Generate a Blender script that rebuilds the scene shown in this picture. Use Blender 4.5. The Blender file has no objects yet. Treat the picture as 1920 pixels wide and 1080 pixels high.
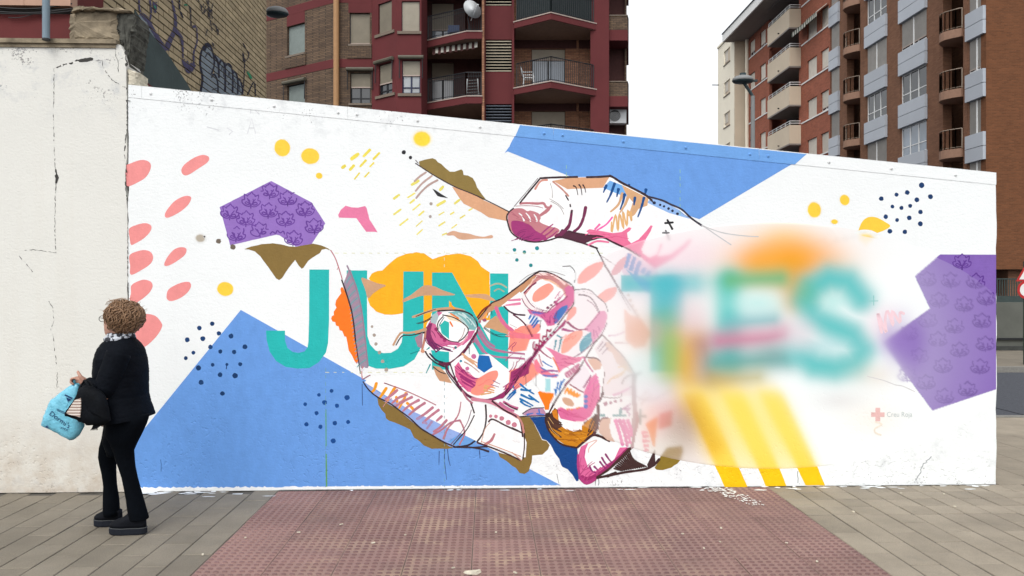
import bpy, bmesh, math, random
from mathutils import Vector, Matrix
import numpy as np
random.seed(7)
RNG = np.random.RandomState(11)

# ------------------------------------------------------------------ camera, light, exposure
scene = bpy.context.scene
COL = scene.collection
CAM_H = 1.68
FOC = 1400.0            # focal length in photo pixels (1920 wide)
cam_d = bpy.data.cameras.new('camera')
cam = bpy.data.objects.new('camera', cam_d)
COL.objects.link(cam)
cam.location = (0, 0, CAM_H)
cam.rotation_euler = (math.radians(90), 0, 0)
cam_d.sensor_width = 36.0
cam_d.lens = 36.0 * FOC / 1920.0
cam_d.clip_end = 3000
cam_d.clip_start = 0.05
scene.camera = cam

world = bpy.data.worlds.new('World')
scene.world = world
world.use_nodes = True
wn, wl = world.node_tree.nodes, world.node_tree.links
bg = wn['Background']
sky = wn.new('ShaderNodeTexSky')
sky.sky_type = 'NISHITA'
sky.sun_disc = False
SUN_EL, SUN_AZ = math.radians(52), math.radians(200)     # high, behind the camera
sky.sun_elevation = SUN_EL
sky.sun_rotation = SUN_AZ
sky.air_density = 1.0
sky.dust_density = 4.0
sky.ozone_density = 1.0
hsv = wn.new('ShaderNodeHueSaturation')                  # thin overcast: the blue is washed out
hsv.inputs['Saturation'].default_value = 0.16
wl.new(sky.outputs[0], hsv.inputs['Color'])
cloud = wn.new('ShaderNodeMix'); cloud.data_type = 'RGBA'   # even cloud layer over the clear sky
cloud.inputs[0].default_value = 0.42
cloud.inputs[7].default_value = (5.0, 5.06, 5.15, 1)
wl.new(hsv.outputs[0], cloud.inputs[6])
wl.new(cloud.outputs[2], bg.inputs['Color'])
bg.inputs['Strength'].default_value = 0.15

sun_d = bpy.data.lights.new('sun', 'SUN')
sun_d.energy = 0.5
sun_d.angle = math.radians(30)
sun_d.color = (1.0, 0.97, 0.92)
sun = bpy.data.objects.new('sun', sun_d)
COL.objects.link(sun)
sdir = Vector((math.sin(SUN_AZ) * math.cos(SUN_EL), math.cos(SUN_AZ) * math.cos(SUN_EL), math.sin(SUN_EL)))
sun.rotation_euler = sdir.to_track_quat('Z', 'Y').to_euler()
sun.location = (0, -5, 20)

vs = scene.view_settings
vs.view_transform = 'Standard'
vs.look = 'None'
vs.exposure = 0.84
vs.gamma = 1.0
vs.use_curve_mapping = False

# ------------------------------------------------------------------ helpers
ILL = 1.13     # how bright a white vertical wall is lit; turns a colour seen in the photo into a base colour
def lin(c):
    c = c / 255.0
    return c / 12.92 if c <= 0.04045 else ((c + 0.055) / 1.055) ** 2.4
def base(rgb, k=1.0):
    return tuple(min(0.86, lin(v) / ILL * k) for v in rgb)

def link(o, parent=None):
    COL.objects.link(o)
    if parent is not None:
        o.parent = parent
    return o
def tag(o, label=None, cat=None, group=None, kind=None):
    if label: o['label'] = label
    if cat: o['category'] = cat
    if group: o['group'] = group
    if kind: o['kind'] = kind
    return o
def empty(name, loc, label=None, cat=None, group=None):
    o = bpy.data.objects.new(name, None)
    o.empty_display_size = 0.2
    o.location = loc
    COL.objects.link(o)
    return tag(o, label, cat, group)

class MB:
    """collects polygons; build() links them as one mesh object"""
    def __init__(self):
        self.v = []; self.f = []; self.m = []; self.c = []; self.col = (1, 1, 1, 1)
    def add(self, verts, faces, mi=0, col=None):
        n = len(self.v)
        self.v += [tuple(p) for p in verts]
        c = self.col if col is None else col
        self.c += (c if isinstance(c, list) else [c] * len(verts))
        for f in faces:
            self.f.append([n + i for i in f]); self.m.append(mi)
    def hexa(self, p, mi=0, col=None):            # 8 corners: bottom ring 0-3, top ring 4-7
        self.add(p, [(3, 2, 1, 0), (4, 5, 6, 7), (0, 1, 5, 4), (1, 2, 6, 5), (2, 3, 7, 6), (3, 0, 4, 7)], mi, col)
    def box(self, x0, x1, y0, y1, z0, z1, mi=0, col=None):
        self.hexa([(x0, y0, z0), (x1, y0, z0), (x1, y1, z0), (x0, y1, z0),
                   (x0, y0, z1), (x1, y0, z1), (x1, y1, z1), (x0, y1, z1)], mi, col)
    def prism(self, pts, z0, z1, mi=0, col=None):  # footprint polygon extruded upwards
        n = len(pts)
        V = [(p[0], p[1], z0) for p in pts] + [(p[0], p[1], z1) for p in pts]
        F = [tuple(range(n - 1, -1, -1)), tuple(range(n, 2 * n))]
        F += [(i, (i + 1) % n, n + (i + 1) % n, n + i) for i in range(n)]
        self.add(V, F, mi, col)
    def tube(self, pts, r, seg=8, mi=0, col=None, caps=True):
        pts = [Vector(p) for p in pts]
        n = len(pts)
        rs = r if isinstance(r, (list, tuple)) else [r] * n
        V, F = [], []
        prev = None
        for i, p in enumerate(pts):
            t = (pts[min(i + 1, n - 1)] - pts[max(i - 1, 0)]).normalized()
            if prev is None:
                a = t.orthogonal().normalized()
            else:
                a = (prev - t * prev.dot(t))
                a = a.normalized() if a.length > 1e-6 else t.orthogonal().normalized()
            prev = a
            b = t.cross(a)
            for k in range(seg):
                an = 2 * math.pi * k / seg
                V.append(p + (a * math.cos(an) + b * math.sin(an)) * rs[i])
        for i in range(n - 1):
            for k in range(seg):
                k2 = (k + 1) % seg
                F.append((i * seg + k, i * seg + k2, (i + 1) * seg + k2, (i + 1) * seg + k))
        if caps:
            F.append(tuple(range(seg - 1, -1, -1)))
            F.append(tuple(range((n - 1) * seg, n * seg)))
        self.add(V, F, mi, col)
    def loft(self, rings, mi=0, col=None, caps=True):
        seg = len(rings[0]); V = []; F = []
        for r in rings: V += list(r)
        for i in range(len(rings) - 1):
            for k in range(seg):
                k2 = (k + 1) % seg
                F.append((i * seg + k, i * seg + k2, (i + 1) * seg + k2, (i + 1) * seg + k))
        if caps:
            F.append(tuple(range(seg - 1, -1, -1)))
            F.append(tuple(range((len(rings) - 1) * seg, len(rings) * seg)))
        self.add(V, F, mi, col)
    def pbox(self, pl, s0, s1, z0, z1, o0, o1, mi=0, col=None):   # box on a vertical plane, off-set o0..o1 towards the viewer
        self.hexa([pl.P(s0, z0, o1), pl.P(s1, z0, o1), pl.P(s1, z0, o0), pl.P(s0, z0, o0),
                   pl.P(s0, z1, o1), pl.P(s1, z1, o1), pl.P(s1, z1, o0), pl.P(s0, z1, o0)], mi, col)
    def build(self, name, mats, parent=None, smooth=False, fix=True, attr=False, bevel=0):
        me = bpy.data.meshes.new(name)
        me.from_pydata(self.v, [], self.f)
        if not isinstance(mats, (list, tuple)): mats = [mats]
        for m in mats: me.materials.append(m)
        me.polygons.foreach_set('material_index', self.m)
        if attr:
            ca = me.color_attributes.new('paint', 'FLOAT_COLOR', 'POINT')
            ca.data.foreach_set('color', np.array(self.c, dtype=np.float32).ravel())
        if fix or bevel:
            bm = bmesh.new(); bm.from_mesh(me)
            if bevel:
                bmesh.ops.bevel(bm, geom=bm.edges[:], offset=bevel, segments=1, affect='EDGES')
            bmesh.ops.recalc_face_normals(bm, faces=bm.faces[:])
            bm.to_mesh(me); bm.free()
        if smooth:
            me.polygons.foreach_set('use_smooth', [True] * len(me.polygons))
        me.update()
        o = bpy.data.objects.new(name, me)
        if parent is not None and parent.type == 'EMPTY':
            COL.objects.link(o); o.parent = parent
            o.matrix_parent_inverse = Matrix.Translation(-Vector(parent.location)) if not parent.parent else Matrix.Identity(4)
        else:
            link(o, parent)
        return o

def instance(o, name, parent, loc=(0, 0, 0)):
    c = bpy.data.objects.new(name, o.data)
    COL.objects.link(c); c.parent = parent; c.location = loc
    return c

class Plane:
    """vertical plane through two ground points; s runs A->B, off points to the camera side"""
    def __init__(self, A, B):
        self.A = Vector(A); B = Vector(B)
        self.e = (B - self.A).normalized(); self.L = (B - self.A).length
        self.n = Vector((self.e.y, -self.e.x))
        if self.n.dot(-self.A) < 0: self.n = -self.n
    def P(self, s, z, off=0.0):
        q = self.A + self.e * s + self.n * off
        return Vector((q.x, q.y, z))
    def hit(self, px, py):
        u = (px - 960) / FOC; v = (540 - py) / FOC
        d = Vector((u, 1.0))
        t = self.n.dot(self.A) / self.n.dot(d)
        q = d * t
        return (q - self.A).dot(self.e), CAM_H + v * t
    def S(self, px): return self.hit(px, 540)[0]
    def Z(self, px, py): return self.hit(px, py)[1]
    def rect(self, x0, y0, x1, y1):
        xm, ym = (x0 + x1) / 2, (y0 + y1) / 2
        a, b = self.S(x0), self.S(x1)
        z1, z0 = self.Z(xm, y0), self.Z(xm, y1)
        return min(a, b), max(a, b), z0, z1

def G(px, depth):            # ground point below a photo column at a given depth
    return ((px - 960) / FOC * depth, depth)

def wall_holes(mb, pl, s0, s1, z0, z1, holes, depth=0.2, mi=0, off=0.0):
    """facade sheet with real openings and reveals"""
    hs = [(max(a, s0), min(b, s1), max(c, z0), min(d, z1)) for a, b, c, d in holes]
    hs = [h for h in hs if h[1] > h[0] and h[3] > h[2]]
    S = sorted(set([s0, s1] + [h[0] for h in hs] + [h[1] for h in hs]))
    Z = sorted(set([z0, z1] + [h[2] for h in hs] + [h[3] for h in hs]))
    for i in range(len(S) - 1):
        for j in range(len(Z) - 1):
            sm, zm = (S[i] + S[i + 1]) / 2, (Z[j] + Z[j + 1]) / 2
            if any(h[0] < sm < h[1] and h[2] < zm < h[3] for h in hs): continue
            mb.add([pl.P(S[i], Z[j], off), pl.P(S[i + 1], Z[j], off), pl.P(S[i + 1], Z[j + 1], off), pl.P(S[i], Z[j + 1], off)], [(0, 1, 2, 3)], mi)
    for a, b, c, d in hs:
        o = off - depth
        for (p, q) in (((a, c), (b, c)), ((b, c), (b, d)), ((b, d), (a, d)), ((a, d), (a, c))):
            mb.add([pl.P(p[0], p[1], off), pl.P(q[0], q[1], off), pl.P(q[0], q[1], o), pl.P(p[0], p[1], o)], [(0, 1, 2, 3)], mi)

# ------------------------------------------------------------------ materials
def new_mat(name):
    m = bpy.data.materials.new(name); m.use_nodes = True
    nt = m.node_tree
    return m, nt.nodes, nt.links, nt.nodes['Principled BSDF']
def N(nodes, typ, **kw):
    n = nodes.new(typ)
    for k, v in kw.items():
        if k in n.inputs: n.inputs[k].default_value = v
        else: setattr(n, k, v)
    return n
def ramp(nodes, links, src, stops):
    r = nodes.new('ShaderNodeValToRGB')
    el = r.color_ramp.elements
    while len(el) < len(stops): el.new(0.5)
    for e, (p, c) in zip(el, stops):
        e.position = p
        e.color = c if len(c) == 4 else (*c, 1)
    links.new(src, r.inputs[0])
    return r.outputs[0]
def gray(v): return (v, v, v, 1)
def mix(nodes, links, fac, a, b, mode='MIX'):
    m = nodes.new('ShaderNodeMix'); m.data_type = 'RGBA'; m.blend_type = mode
    for sock, val in ((m.inputs[0], fac), (m.inputs[6], a), (m.inputs[7], b)):
        if hasattr(val, 'links'): links.new(val, sock)
        elif isinstance(val, (int, float)): sock.default_value = val
        else: sock.default_value = val if len(val) == 4 else (*val, 1)
    return m.outputs[2]
def math_(nodes, links, op, a, b=0.0, c=None):
    m = nodes.new('ShaderNodeMath'); m.operation = op
    for i, val in enumerate((a, b) if c is None else (a, b, c)):
        if hasattr(val, 'links'): links.new(val, m.inputs[i])
        else: m.inputs[i].default_value = val
    return m.outputs[0]
def pos(nodes):
    return nodes.new('ShaderNodeNewGeometry').outputs['Position']
def noise(nodes, links, scale, detail=4, rough=0.55, vec=None):
    n = N(nodes, 'ShaderNodeTexNoise', Scale=scale, Detail=detail, Roughness=rough)
    if vec is not None: links.new(vec, n.inputs['Vector'])
    return n.outputs[0]
def stretch(nodes, links, vec, s):
    mp = nodes.new('ShaderNodeMapping'); mp.inputs['Scale'].default_value = s
    links.new(vec, mp.inputs['Vector']); return mp.outputs[0]
def bump(nodes, links, bsdf, height, strength=0.3, dist=0.01, prev=None):
    b = N(nodes, 'ShaderNodeBump', Strength=strength, Distance=dist)
    links.new(height, b.inputs['Height'])
    if prev is not None: links.new(prev, b.inputs['Normal'])
    links.new(b.outputs[0], bsdf.inputs['Normal'])
    return b.outputs[0]

def plain(name, rgb, rough=0.6, metal=0.0, var=0.12, scale=6.0, bmp=0.0, bscale=60, rnd=0.0, spec=0.3):
    m, nd, lk, bs = new_mat(name)
    p = pos(nd)
    n = noise(nd, lk, scale, 5, 0.6, p)
    a = tuple(v * (1 - var) for v in rgb); b = tuple(min(1, v * (1 + var)) for v in rgb)
    c = ramp(nd, lk, n, [(0.3, a), (0.7, b)])
    if rnd:
        oi = nd.new('ShaderNodeObjectInfo')
        k = nd.new('ShaderNodeMapRange'); k.inputs[3].default_value = 1 - rnd; k.inputs[4].default_value = 1 + rnd
        lk.new(oi.outputs['Random'], k.inputs[0])
        c = mix(nd, lk, 1.0, c, k.outputs[0], 'MULTIPLY')
    lk.new(c, bs.inputs['Base Color'])
    bs.inputs['Roughness'].default_value = rough
    bs.inputs['Metallic'].default_value = metal
    bs.inputs['Specular IOR Level'].default_value = spec
    if bmp: bump(nd, lk, bs, noise(nd, lk, bscale, 6, 0.6, p), bmp, 0.01)
    return m

def plaster_relief(nd, lk, bs, k=1.0):
    """trowelled wall relief shared by wall and paint; pits grow near the foot of the wall"""
    p = pos(nd)
    sep = nd.new('ShaderNodeSeparateXYZ'); lk.new(p, sep.inputs[0])
    low = nd.new('ShaderNodeMapRange'); low.inputs[1].default_value = 1.25; low.inputs[2].default_value = 0.15
    lk.new(sep.outputs[2], low.inputs[0])
    big = noise(nd, lk, 3.2, 3, 0.5, p)
    patch = ramp(nd, lk, noise(nd, lk, 2.1, 4, 0.6, p), [(0.45, gray(0)), (0.62, gray(1))])
    fine = noise(nd, lk, 55, 5, 0.65, p)
    st = noise(nd, lk, 26, 3, 0.6, stretch(nd, lk, p, (1, 1, 2.2)))
    pits = ramp(nd, lk, noise(nd, lk, 38, 2, 0.5, p), [(0.30, gray(0)), (0.42, gray(1))])
    amt = math_(nd, lk, 'MULTIPLY', low.outputs[0], patch)
    h = math_(nd, lk, 'MULTIPLY', fine, 0.35)
    h = math_(nd, lk, 'MULTIPLY_ADD', big, 0.8, h)
    h = math_(nd, lk, 'MULTIPLY_ADD', st, 0.3, h)
    pm = math_(nd, lk, 'MULTIPLY', math_(nd, lk, 'SUBTRACT', pits, 1.0), math_(nd, lk, 'MULTIPLY_ADD', amt, 1.3, 0.08))
    h = math_(nd, lk, 'ADD', h, pm)
    bump(nd, lk, bs, h, 0.40 * k, 0.013)
    return low.outputs[0], patch

def make_wall_white(name, rgb, warm, cool_noise=True, stain=0.0):
    m, nd, lk, bs = new_mat(name)
    low, patch = plaster_relief(nd, lk, bs)
    p = pos(nd)
    sep = nd.new('ShaderNodeSeparateXYZ'); lk.new(p, sep.inputs[0])
    c = ramp(nd, lk, noise(nd, lk, 0.9, 4, 0.6, p), [(0.3, tuple(v * 0.955 for v in rgb)), (0.7, rgb)])
    # vertical run-off streaks and grey scuffs
    st = ramp(nd, lk, noise(nd, lk, 3.0, 5, 0.65, stretch(nd, lk, p, (1, 1, 0.08))), [(0.5, gray(0)), (0.8, gray(1))])
    c = mix(nd, lk, math_(nd, lk, 'MULTIPLY', st, 0.16 + stain), c, warm)
    # flaked specks: dense along the top strip on the left, sparse elsewhere, dense at the foot
    sl = nd.new('ShaderNodeMapRange')          # distance below the sloping top edge
    top = math_(nd, lk, 'MULTIPLY_ADD', sep.outputs[0], -0.0945, 3.05)
    dz = math_(nd, lk, 'SUBTRACT', top, sep.outputs[2])
    sl.inputs[1].default_value = 0.42; sl.inputs[2].default_value = 0.02
    lk.new(dz, sl.inputs[0])
    lf = nd.new('ShaderNodeMapRange'); lf.inputs[1].default_value = 1.2; lf.inputs[2].default_value = -1.6
    lk.new(sep.outputs[0], lf.inputs[0])
    foot = nd.new('ShaderNodeMapRange'); foot.inputs[1].default_value = 0.75; foot.inputs[2].default_value = 0.02
    lk.new(sep.outputs[2], foot.inputs[0])
    dens = math_(nd, lk, 'MULTIPLY', sl.outputs[0], lf.outputs[0])
    dens = math_(nd, lk, 'MAXIMUM', dens, math_(nd, lk, 'MULTIPLY', foot.outputs[0], 0.9))
    cl = ramp(nd, lk, noise(nd, lk, 4.0, 3, 0.6, p), [(0.42, gray(0)), (0.66, gray(1))])
    sp = noise(nd, lk, 60, 4, 0.7, p)
    thr = math_(nd, lk, 'MULTIPLY_ADD', math_(nd, lk, 'MULTIPLY', dens, cl), -0.235, 0.775)
    speck = math_(nd, lk, 'GREATER_THAN', sp, thr)
    c = mix(nd, lk, math_(nd, lk, 'MULTIPLY', speck, 0.8), c, (0.16, 0.15, 0.15, 1))
    scuff = math_(nd, lk, 'MULTIPLY', ramp(nd, lk, noise(nd, lk, 7.5, 6, 0.7, p), [(0.52, gray(0)), (0.72, gray(1))]), dens)
    c = mix(nd, lk, math_(nd, lk, 'MULTIPLY', scuff, 0.6), c, (0.42, 0.44, 0.46, 1))
    if stain:
        br = math_(nd, lk, 'MULTIPLY', foot.outputs[0], ramp(nd, lk, noise(nd, lk, 5, 6, 0.7, p), [(0.25, gray(0)), (0.62, gray(1))]))
        c = mix(nd, lk, math_(nd, lk, 'MULTIPLY', br, 0.75), c, (0.42, 0.33, 0.24, 1))
    lk.new(c, bs.inputs['Base Color'])
    bs.inputs['Roughness'].default_value = 0.75
    bs.inputs['Specular IOR Level'].default_value = 0.2
    return m

def make_paint(name, soft):
    m, nd, lk, bs = new_mat(name)
    plaster_relief(nd, lk, bs, 0.85)
    at = nd.new('ShaderNodeAttribute'); at.attribute_name = 'paint'
    p = pos(nd)
    v = ramp(nd, lk, noise(nd, lk, 14, 6, 0.65, stretch(nd, lk, p, (1, 1, 0.6))), [(0.25, gray(0.9)), (0.75, gray(1.05))])
    c = mix(nd, lk, 1.0, at.outputs['Color'], v, 'MULTIPLY')
    chip = math_(nd, lk, 'GREATER_THAN', noise(nd, lk, 48, 4, 0.7, p), 0.80)
    c = mix(nd, lk, math_(nd, lk, 'MULTIPLY', chip, 0.5), c, (0.25, 0.25, 0.28, 1))
    lk.new(c, bs.inputs['Base Color'])
    bs.inputs['Roughness'].default_value = 0.55
    bs.inputs['Specular IOR Level'].default_value = 0.25
    if soft: lk.new(at.outputs['Alpha'], bs.inputs['Alpha'])
    return m

def make_veil():
    m, nd, lk, bs = new_mat('blur_oval_colour')  # carries the colours of the blur oval added to the wall
    at = nd.new('ShaderNodeAttribute'); at.attribute_name = 'paint'
    lk.new(at.outputs['Color'], bs.inputs['Base Color'])
    plaster_relief(nd, lk, bs, 0.35)
    bs.inputs['Roughness'].default_value = 0.6
    bs.inputs['Specular IOR Level'].default_value = 0.2
    return m

def make_brick(name, c1, c2, mortar, rowh=0.07, w=0.25, var=0.25, bmp=0.5):
    m, nd, lk, bs = new_mat(name)
    p = pos(nd)
    sep = nd.new('ShaderNodeSeparateXYZ'); lk.new(p, sep.inputs[0])
    s = math_(nd, lk, 'ADD', sep.outputs[0], sep.outputs[1])
    cb = nd.new('ShaderNodeCombineXYZ'); lk.new(s, cb.inputs[0]); lk.new(sep.outputs[2], cb.inputs[1])
    b = nd.new('ShaderNodeTexBrick')
    lk.new(cb.outputs[0], b.inputs['Vector'])
    b.inputs['Color1'].default_value = (*c1, 1); b.inputs['Color2'].default_value = (*c2, 1); b.inputs['Mortar'].default_value = (*mortar, 1)
    b.inputs['Scale'].default_value = 1.0
    b.inputs['Mortar Size'].default_value = 0.009; b.inputs['Brick Width'].default_value = w; b.inputs['Row Height'].default_value = rowh
    n = ramp(nd, lk, noise(nd, lk, 1.3, 5, 0.65, p), [(0.3, gray(1 - var)), (0.7, gray(1 + var * 0.6))])
    c = mix(nd, lk, 1.0, b.outputs[0], n, 'MULTIPLY')
    lk.new(c, bs.inputs['Base Color'])
    bs.inputs['Roughness'].default_value = 0.85
    bs.inputs['Specular IOR Level'].default_value = 0.15
    bump(nd, lk, bs, math_(nd, lk, 'SUBTRACT', 1.0, b.outputs['Fac']), bmp, 0.02)
    return m

def make_slats(name, rgb, period, rough=0.5, dark=0.55):
    m, nd, lk, bs = new_mat(name)
    p = pos(nd)
    w = nd.new('ShaderNodeTexWave'); w.wave_type = 'BANDS'; w.bands_direction = 'Z'; w.wave_profile = 'SAW'
    w.inputs['Scale'].default_value = 1.0 / period * 0.314
    lk.new(p, w.inputs['Vector'])
    n = ramp(nd, lk, noise(nd, lk, 2.5, 4, 0.6, p), [(0.3, tuple(v * 0.85 for v in rgb)), (0.7, rgb)])
    oi = nd.new('ShaderNodeObjectInfo')
    k = nd.new('ShaderNodeMapRange'); k.inputs[3].default_value = 0.86; k.inputs[4].default_value = 1.1
    lk.new(oi.outputs['Random'], k.inputs[0])
    n = mix(nd, lk, 1.0, n, k.outputs[0], 'MULTIPLY')
    lk.new(n, bs.inputs['Base Color'])
    bs.inputs['Roughness'].default_value = rough
    bs.inputs['Specular IOR Level'].default_value = 0.2
    bump(nd, lk, bs, w.outputs[1], dark, 0.02)
    return m

def make_glass(name, rgb, rough=0.08):
    m, nd, lk, bs = new_mat(name)
    c = ramp(nd, lk, noise(nd, lk, 0.8, 2, 0.5, pos(nd)), [(0.35, tuple(v * 0.6 for v in rgb)), (0.7, rgb)])
    lk.new(c, bs.inputs['Base Color'])
    bs.inputs['Roughness'].default_value = rough
    bs.inputs['Specular IOR Level'].default_value = 0.9
    return m

def make_slab(name, rgb, dirt, rnd=0.10):
    m, nd, lk, bs = new_mat(name)
    p = pos(nd)
    c = ramp(nd, lk, noise(nd, lk, 2.2, 6, 0.65, p), [(0.28, tuple(v * 0.78 for v in rgb)), (0.72, tuple(v * 1.12 for v in rgb))])
    g = ramp(nd, lk, noise(nd, lk, 140, 3, 0.7, p), [(0.3, gray(0.8)), (0.7, gray(1.15))])
    c = mix(nd, lk, 1.0, c, g, 'MULTIPLY')
    st = ramp(nd, lk, noise(nd, lk, 5.5, 6, 0.7, p), [(0.55, gray(0)), (0.75, gray(1))])
    c = mix(nd, lk, math_(nd, lk, 'MULTIPLY', st, 0.35), c, dirt)
    oi = nd.new('ShaderNodeObjectInfo')
    k = nd.new('ShaderNodeMapRange'); k.inputs[3].default_value = 1 - rnd; k.inputs[4].default_value = 1 + rnd
    lk.new(oi.outputs['Random'], k.inputs[0])
    c = mix(nd, lk, 1.0, c, k.outputs[0], 'MULTIPLY')
    wsp = math_(nd, lk, 'GREATER_THAN', noise(nd, lk, 33, 3, 0.6, p), 0.765)
    c = mix(nd, lk, math_(nd, lk, 'MULTIPLY', wsp, 0.6), c, (0.45, 0.44, 0.42, 1))
    lk.new(c, bs.inputs['Base Color'])
    bs.inputs['Roughness'].default_value = 0.8
    bs.inputs['Specular IOR Level'].default_value = 0.25
    bump(nd, lk, bs, noise(nd, lk, 90, 5, 0.7, p), 0.25, 0.006)
    return m

M = {}
M['mural_white'] = make_wall_white('mural_white', (0.81, 0.835, 0.835), (0.62, 0.65, 0.66))
M['old_white'] = make_wall_white('old_white', (0.695, 0.69, 0.645), (0.58, 0.53, 0.45), stain=0.14)
M['paint'] = make_paint('wall_paint', False)
M['spray'] = make_paint('sprayed_paint', True)
M['veil'] = make_veil()
M['crack'] = plain('crack_shade', (0.05, 0.048, 0.045), 0.9)  # dark colour standing in for the shade inside cracks
M['tan_brick'] = plain('tan_brick', base((180, 163, 132)), 0.85, var=0.14, scale=9, bmp=0.3, bscale=70, rnd=0.14)
M['dark_mortar'] = plain('dark_mortar', (0.045, 0.042, 0.04), 0.95)
M['grey_render'] = plain('grey_render', base((72, 84, 84)), 0.9, var=0.25, scale=1.6, bmp=0.25, bscale=30)
M['concrete'] = plain('weathered_concrete', base((140, 128, 108)), 0.95, var=0.45, scale=7, bmp=0.8, bscale=22)
M['dark_concrete'] = plain('broken_concrete', base((82, 82, 76)), 0.95, var=0.6, scale=14, bmp=1.0, bscale=30)
M['pale_stone'] = plain('pale_broken_plaster', base((205, 198, 180)), 0.95, var=0.3, scale=18, bmp=1.0, bscale=40)
M['maroon_side'] = plain('maroon_band_paint', base((100, 42, 42)), 0.8, var=0.1, bmp=0.1)
M['ledge_tile'] = plain('pinkish_ledge_tile', base((185, 148, 128)), 0.7, var=0.1, rnd=0.06)
M['pipe_grey'] = plain('grey_pvc', base((120, 138, 150)), 0.45, var=0.06)
M['pvc_white'] = plain('white_pvc', (0.72, 0.74, 0.76), 0.45, var=0.04)
M['cable'] = plain('black_cable', (0.03, 0.03, 0.032), 0.6)
M['graff_dark'] = plain('graffiti_navy', base((30, 34, 56)), 0.7, var=0.25, scale=30)
M['graff_grey'] = plain('graffiti_silver', base((132, 144, 154)), 0.6, var=0.15, scale=20)
M['graff_violet'] = plain('graffiti_violet', base((78, 74, 104)), 0.7, var=0.25, scale=20)
M['graff_green'] = plain('graffiti_green', base((40, 140, 100)), 0.7, var=0.2, scale=20)
# maroon block
M['maroon'] = plain('maroon_render', base((98, 43, 45)), 0.85, var=0.10, scale=0.7, bmp=0.05)
M['olive_brick'] = make_brick('brown_facade_brick', base((116, 96, 78)), base((94, 78, 66)), base((70, 62, 56)), 0.075, 0.26)
M['pink_brick'] = make_brick('recess_brick', base((176, 128, 100)), base((146, 104, 82)), base((116, 96, 82)), 0.075, 0.26)
M['pipe_tan'] = plain('tan_downpipe', base((170, 130, 90)), 0.6, var=0.06)
M['shutter_grey'] = make_slats('grey_roller_shutter', base((148, 140, 124)), 0.055)
M['shutter_pale'] = make_slats('pale_roller_shutter', base((176, 168, 152)), 0.055)
M['shutter_blue'] = make_slats('bluish_roller_shutter', base((138, 148, 144)), 0.055)
M['slat_tan'] = plain('tan_louvre', base((176, 166, 146)), 0.6, var=0.08, rnd=0.08)
M['slat_blue'] = plain('slate_louvre', base((84, 90, 100)), 0.6, var=0.1)
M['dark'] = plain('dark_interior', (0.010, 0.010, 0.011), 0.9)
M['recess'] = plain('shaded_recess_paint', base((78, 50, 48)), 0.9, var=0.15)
M['soffit'] = plain('balcony_soffit', base((128, 106, 92)), 0.9, var=0.1)
M['trim'] = plain('pale_slab_trim', base((176, 160, 150)), 0.7, var=0.08)
M['sill'] = plain('stone_sill', base((120, 108, 96)), 0.8, var=0.12)
M['rail_black'] = plain('black_railing', (0.012, 0.013, 0.016), 0.5)
M['glass_blue'] = make_glass('window_glass', (0.22, 0.27, 0.33))
M['glass_pale'] = make_glass('curtained_glass', (0.42, 0.45, 0.47), 0.15)
M['glass_dark'] = make_glass('dark_glass', (0.02, 0.024, 0.028))
M['frame_navy'] = plain('navy_window_frame', (0.02, 0.025, 0.06), 0.5)
M['frame_white'] = plain('white_window_frame', (0.68, 0.69, 0.68), 0.5, var=0.05)
M['awning_case'] = plain('awning_cassette', base((92, 88, 76)), 0.6)
M['white_plastic'] = plain('white_plastic', (0.62, 0.64, 0.65), 0.45, var=0.06)
M['dish'] = plain('satellite_dish_paint', (0.50, 0.52, 0.53), 0.5, var=0.06)
# right-hand street side
M['red_brick'] = make_brick('red_facade_brick', base((172, 102, 80)), base((150, 88, 69)), base((132, 98, 84)), 0.075, 0.26, 0.12)
M['brown_brick'] = make_brick('brown_pier_brick', base((138, 99, 77)), base((120, 85, 66)), base((114, 88, 72)), 0.075, 0.26, 0.14)
M['brown_front'] = make_brick('brown_gable_brick', base((124, 80, 54)), base((108, 70, 48)), base((116, 82, 60)), 0.075, 0.26, 0.12)
M['beige'] = plain('beige_balcony_render', base((205, 190, 168)), 0.8, var=0.05, scale=0.6)
M['cream'] = plain('cream_render', base((242, 234, 214)), 0.8, var=0.04, scale=0.5)
M['panel'] = plain('pale_grey_cladding', base((176, 182, 190)), 0.45, var=0.05, scale=0.6, rnd=0.05)
M['blind'] = make_slats('warm_grey_blind', base((158, 154, 148)), 0.055)
M['blind_white'] = make_slats('white_blind', base((224, 216, 202)), 0.055)
M['balc_slab'] = plain('clay_balcony_slab', base((148, 116, 97)), 0.85, var=0.08)
M['rail_tan'] = plain('stone_grey_railing', base((160, 144, 128)), 0.6, var=0.06)
M['fascia'] = plain('white_fascia', (0.70, 0.70, 0.68), 0.6, var=0.04)
M['eave'] = plain('grey_eave_soffit', base((138, 130, 124)), 0.85, var=0.08)
M['awn_green'] = plain('green_awning_cloth', base((60, 72, 58)), 0.8)
M['awn_white'] = plain('white_awning_cloth', base((190, 188, 178)), 0.8)
M['lamp_dark'] = plain('dark_lamp_paint', base((48, 62, 66)), 0.4, var=0.08)
M['lamp_grey'] = plain('galvanised_pole', base((126, 128, 128)), 0.5, var=0.08)
M['garage_wall'] = plain('grey_parapet_wall', base((96, 98, 92)), 0.85, var=0.15, scale=1.5, bmp=0.15)
M['garage_dark'] = plain('dark_garage_wall', base((62, 64, 62)), 0.9, var=0.2)
M['bars_green'] = plain('green_grey_bars', base((60, 72, 70)), 0.5)
M['asphalt'] = plain('asphalt', (0.055, 0.06, 0.072), 0.9, var=0.25, scale=30, bmp=0.4, bscale=150)
M['slab'] = make_slab('grey_brown_paving_slab', base((144, 136, 122), 0.81), (0.15, 0.145, 0.13, 1))
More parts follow.
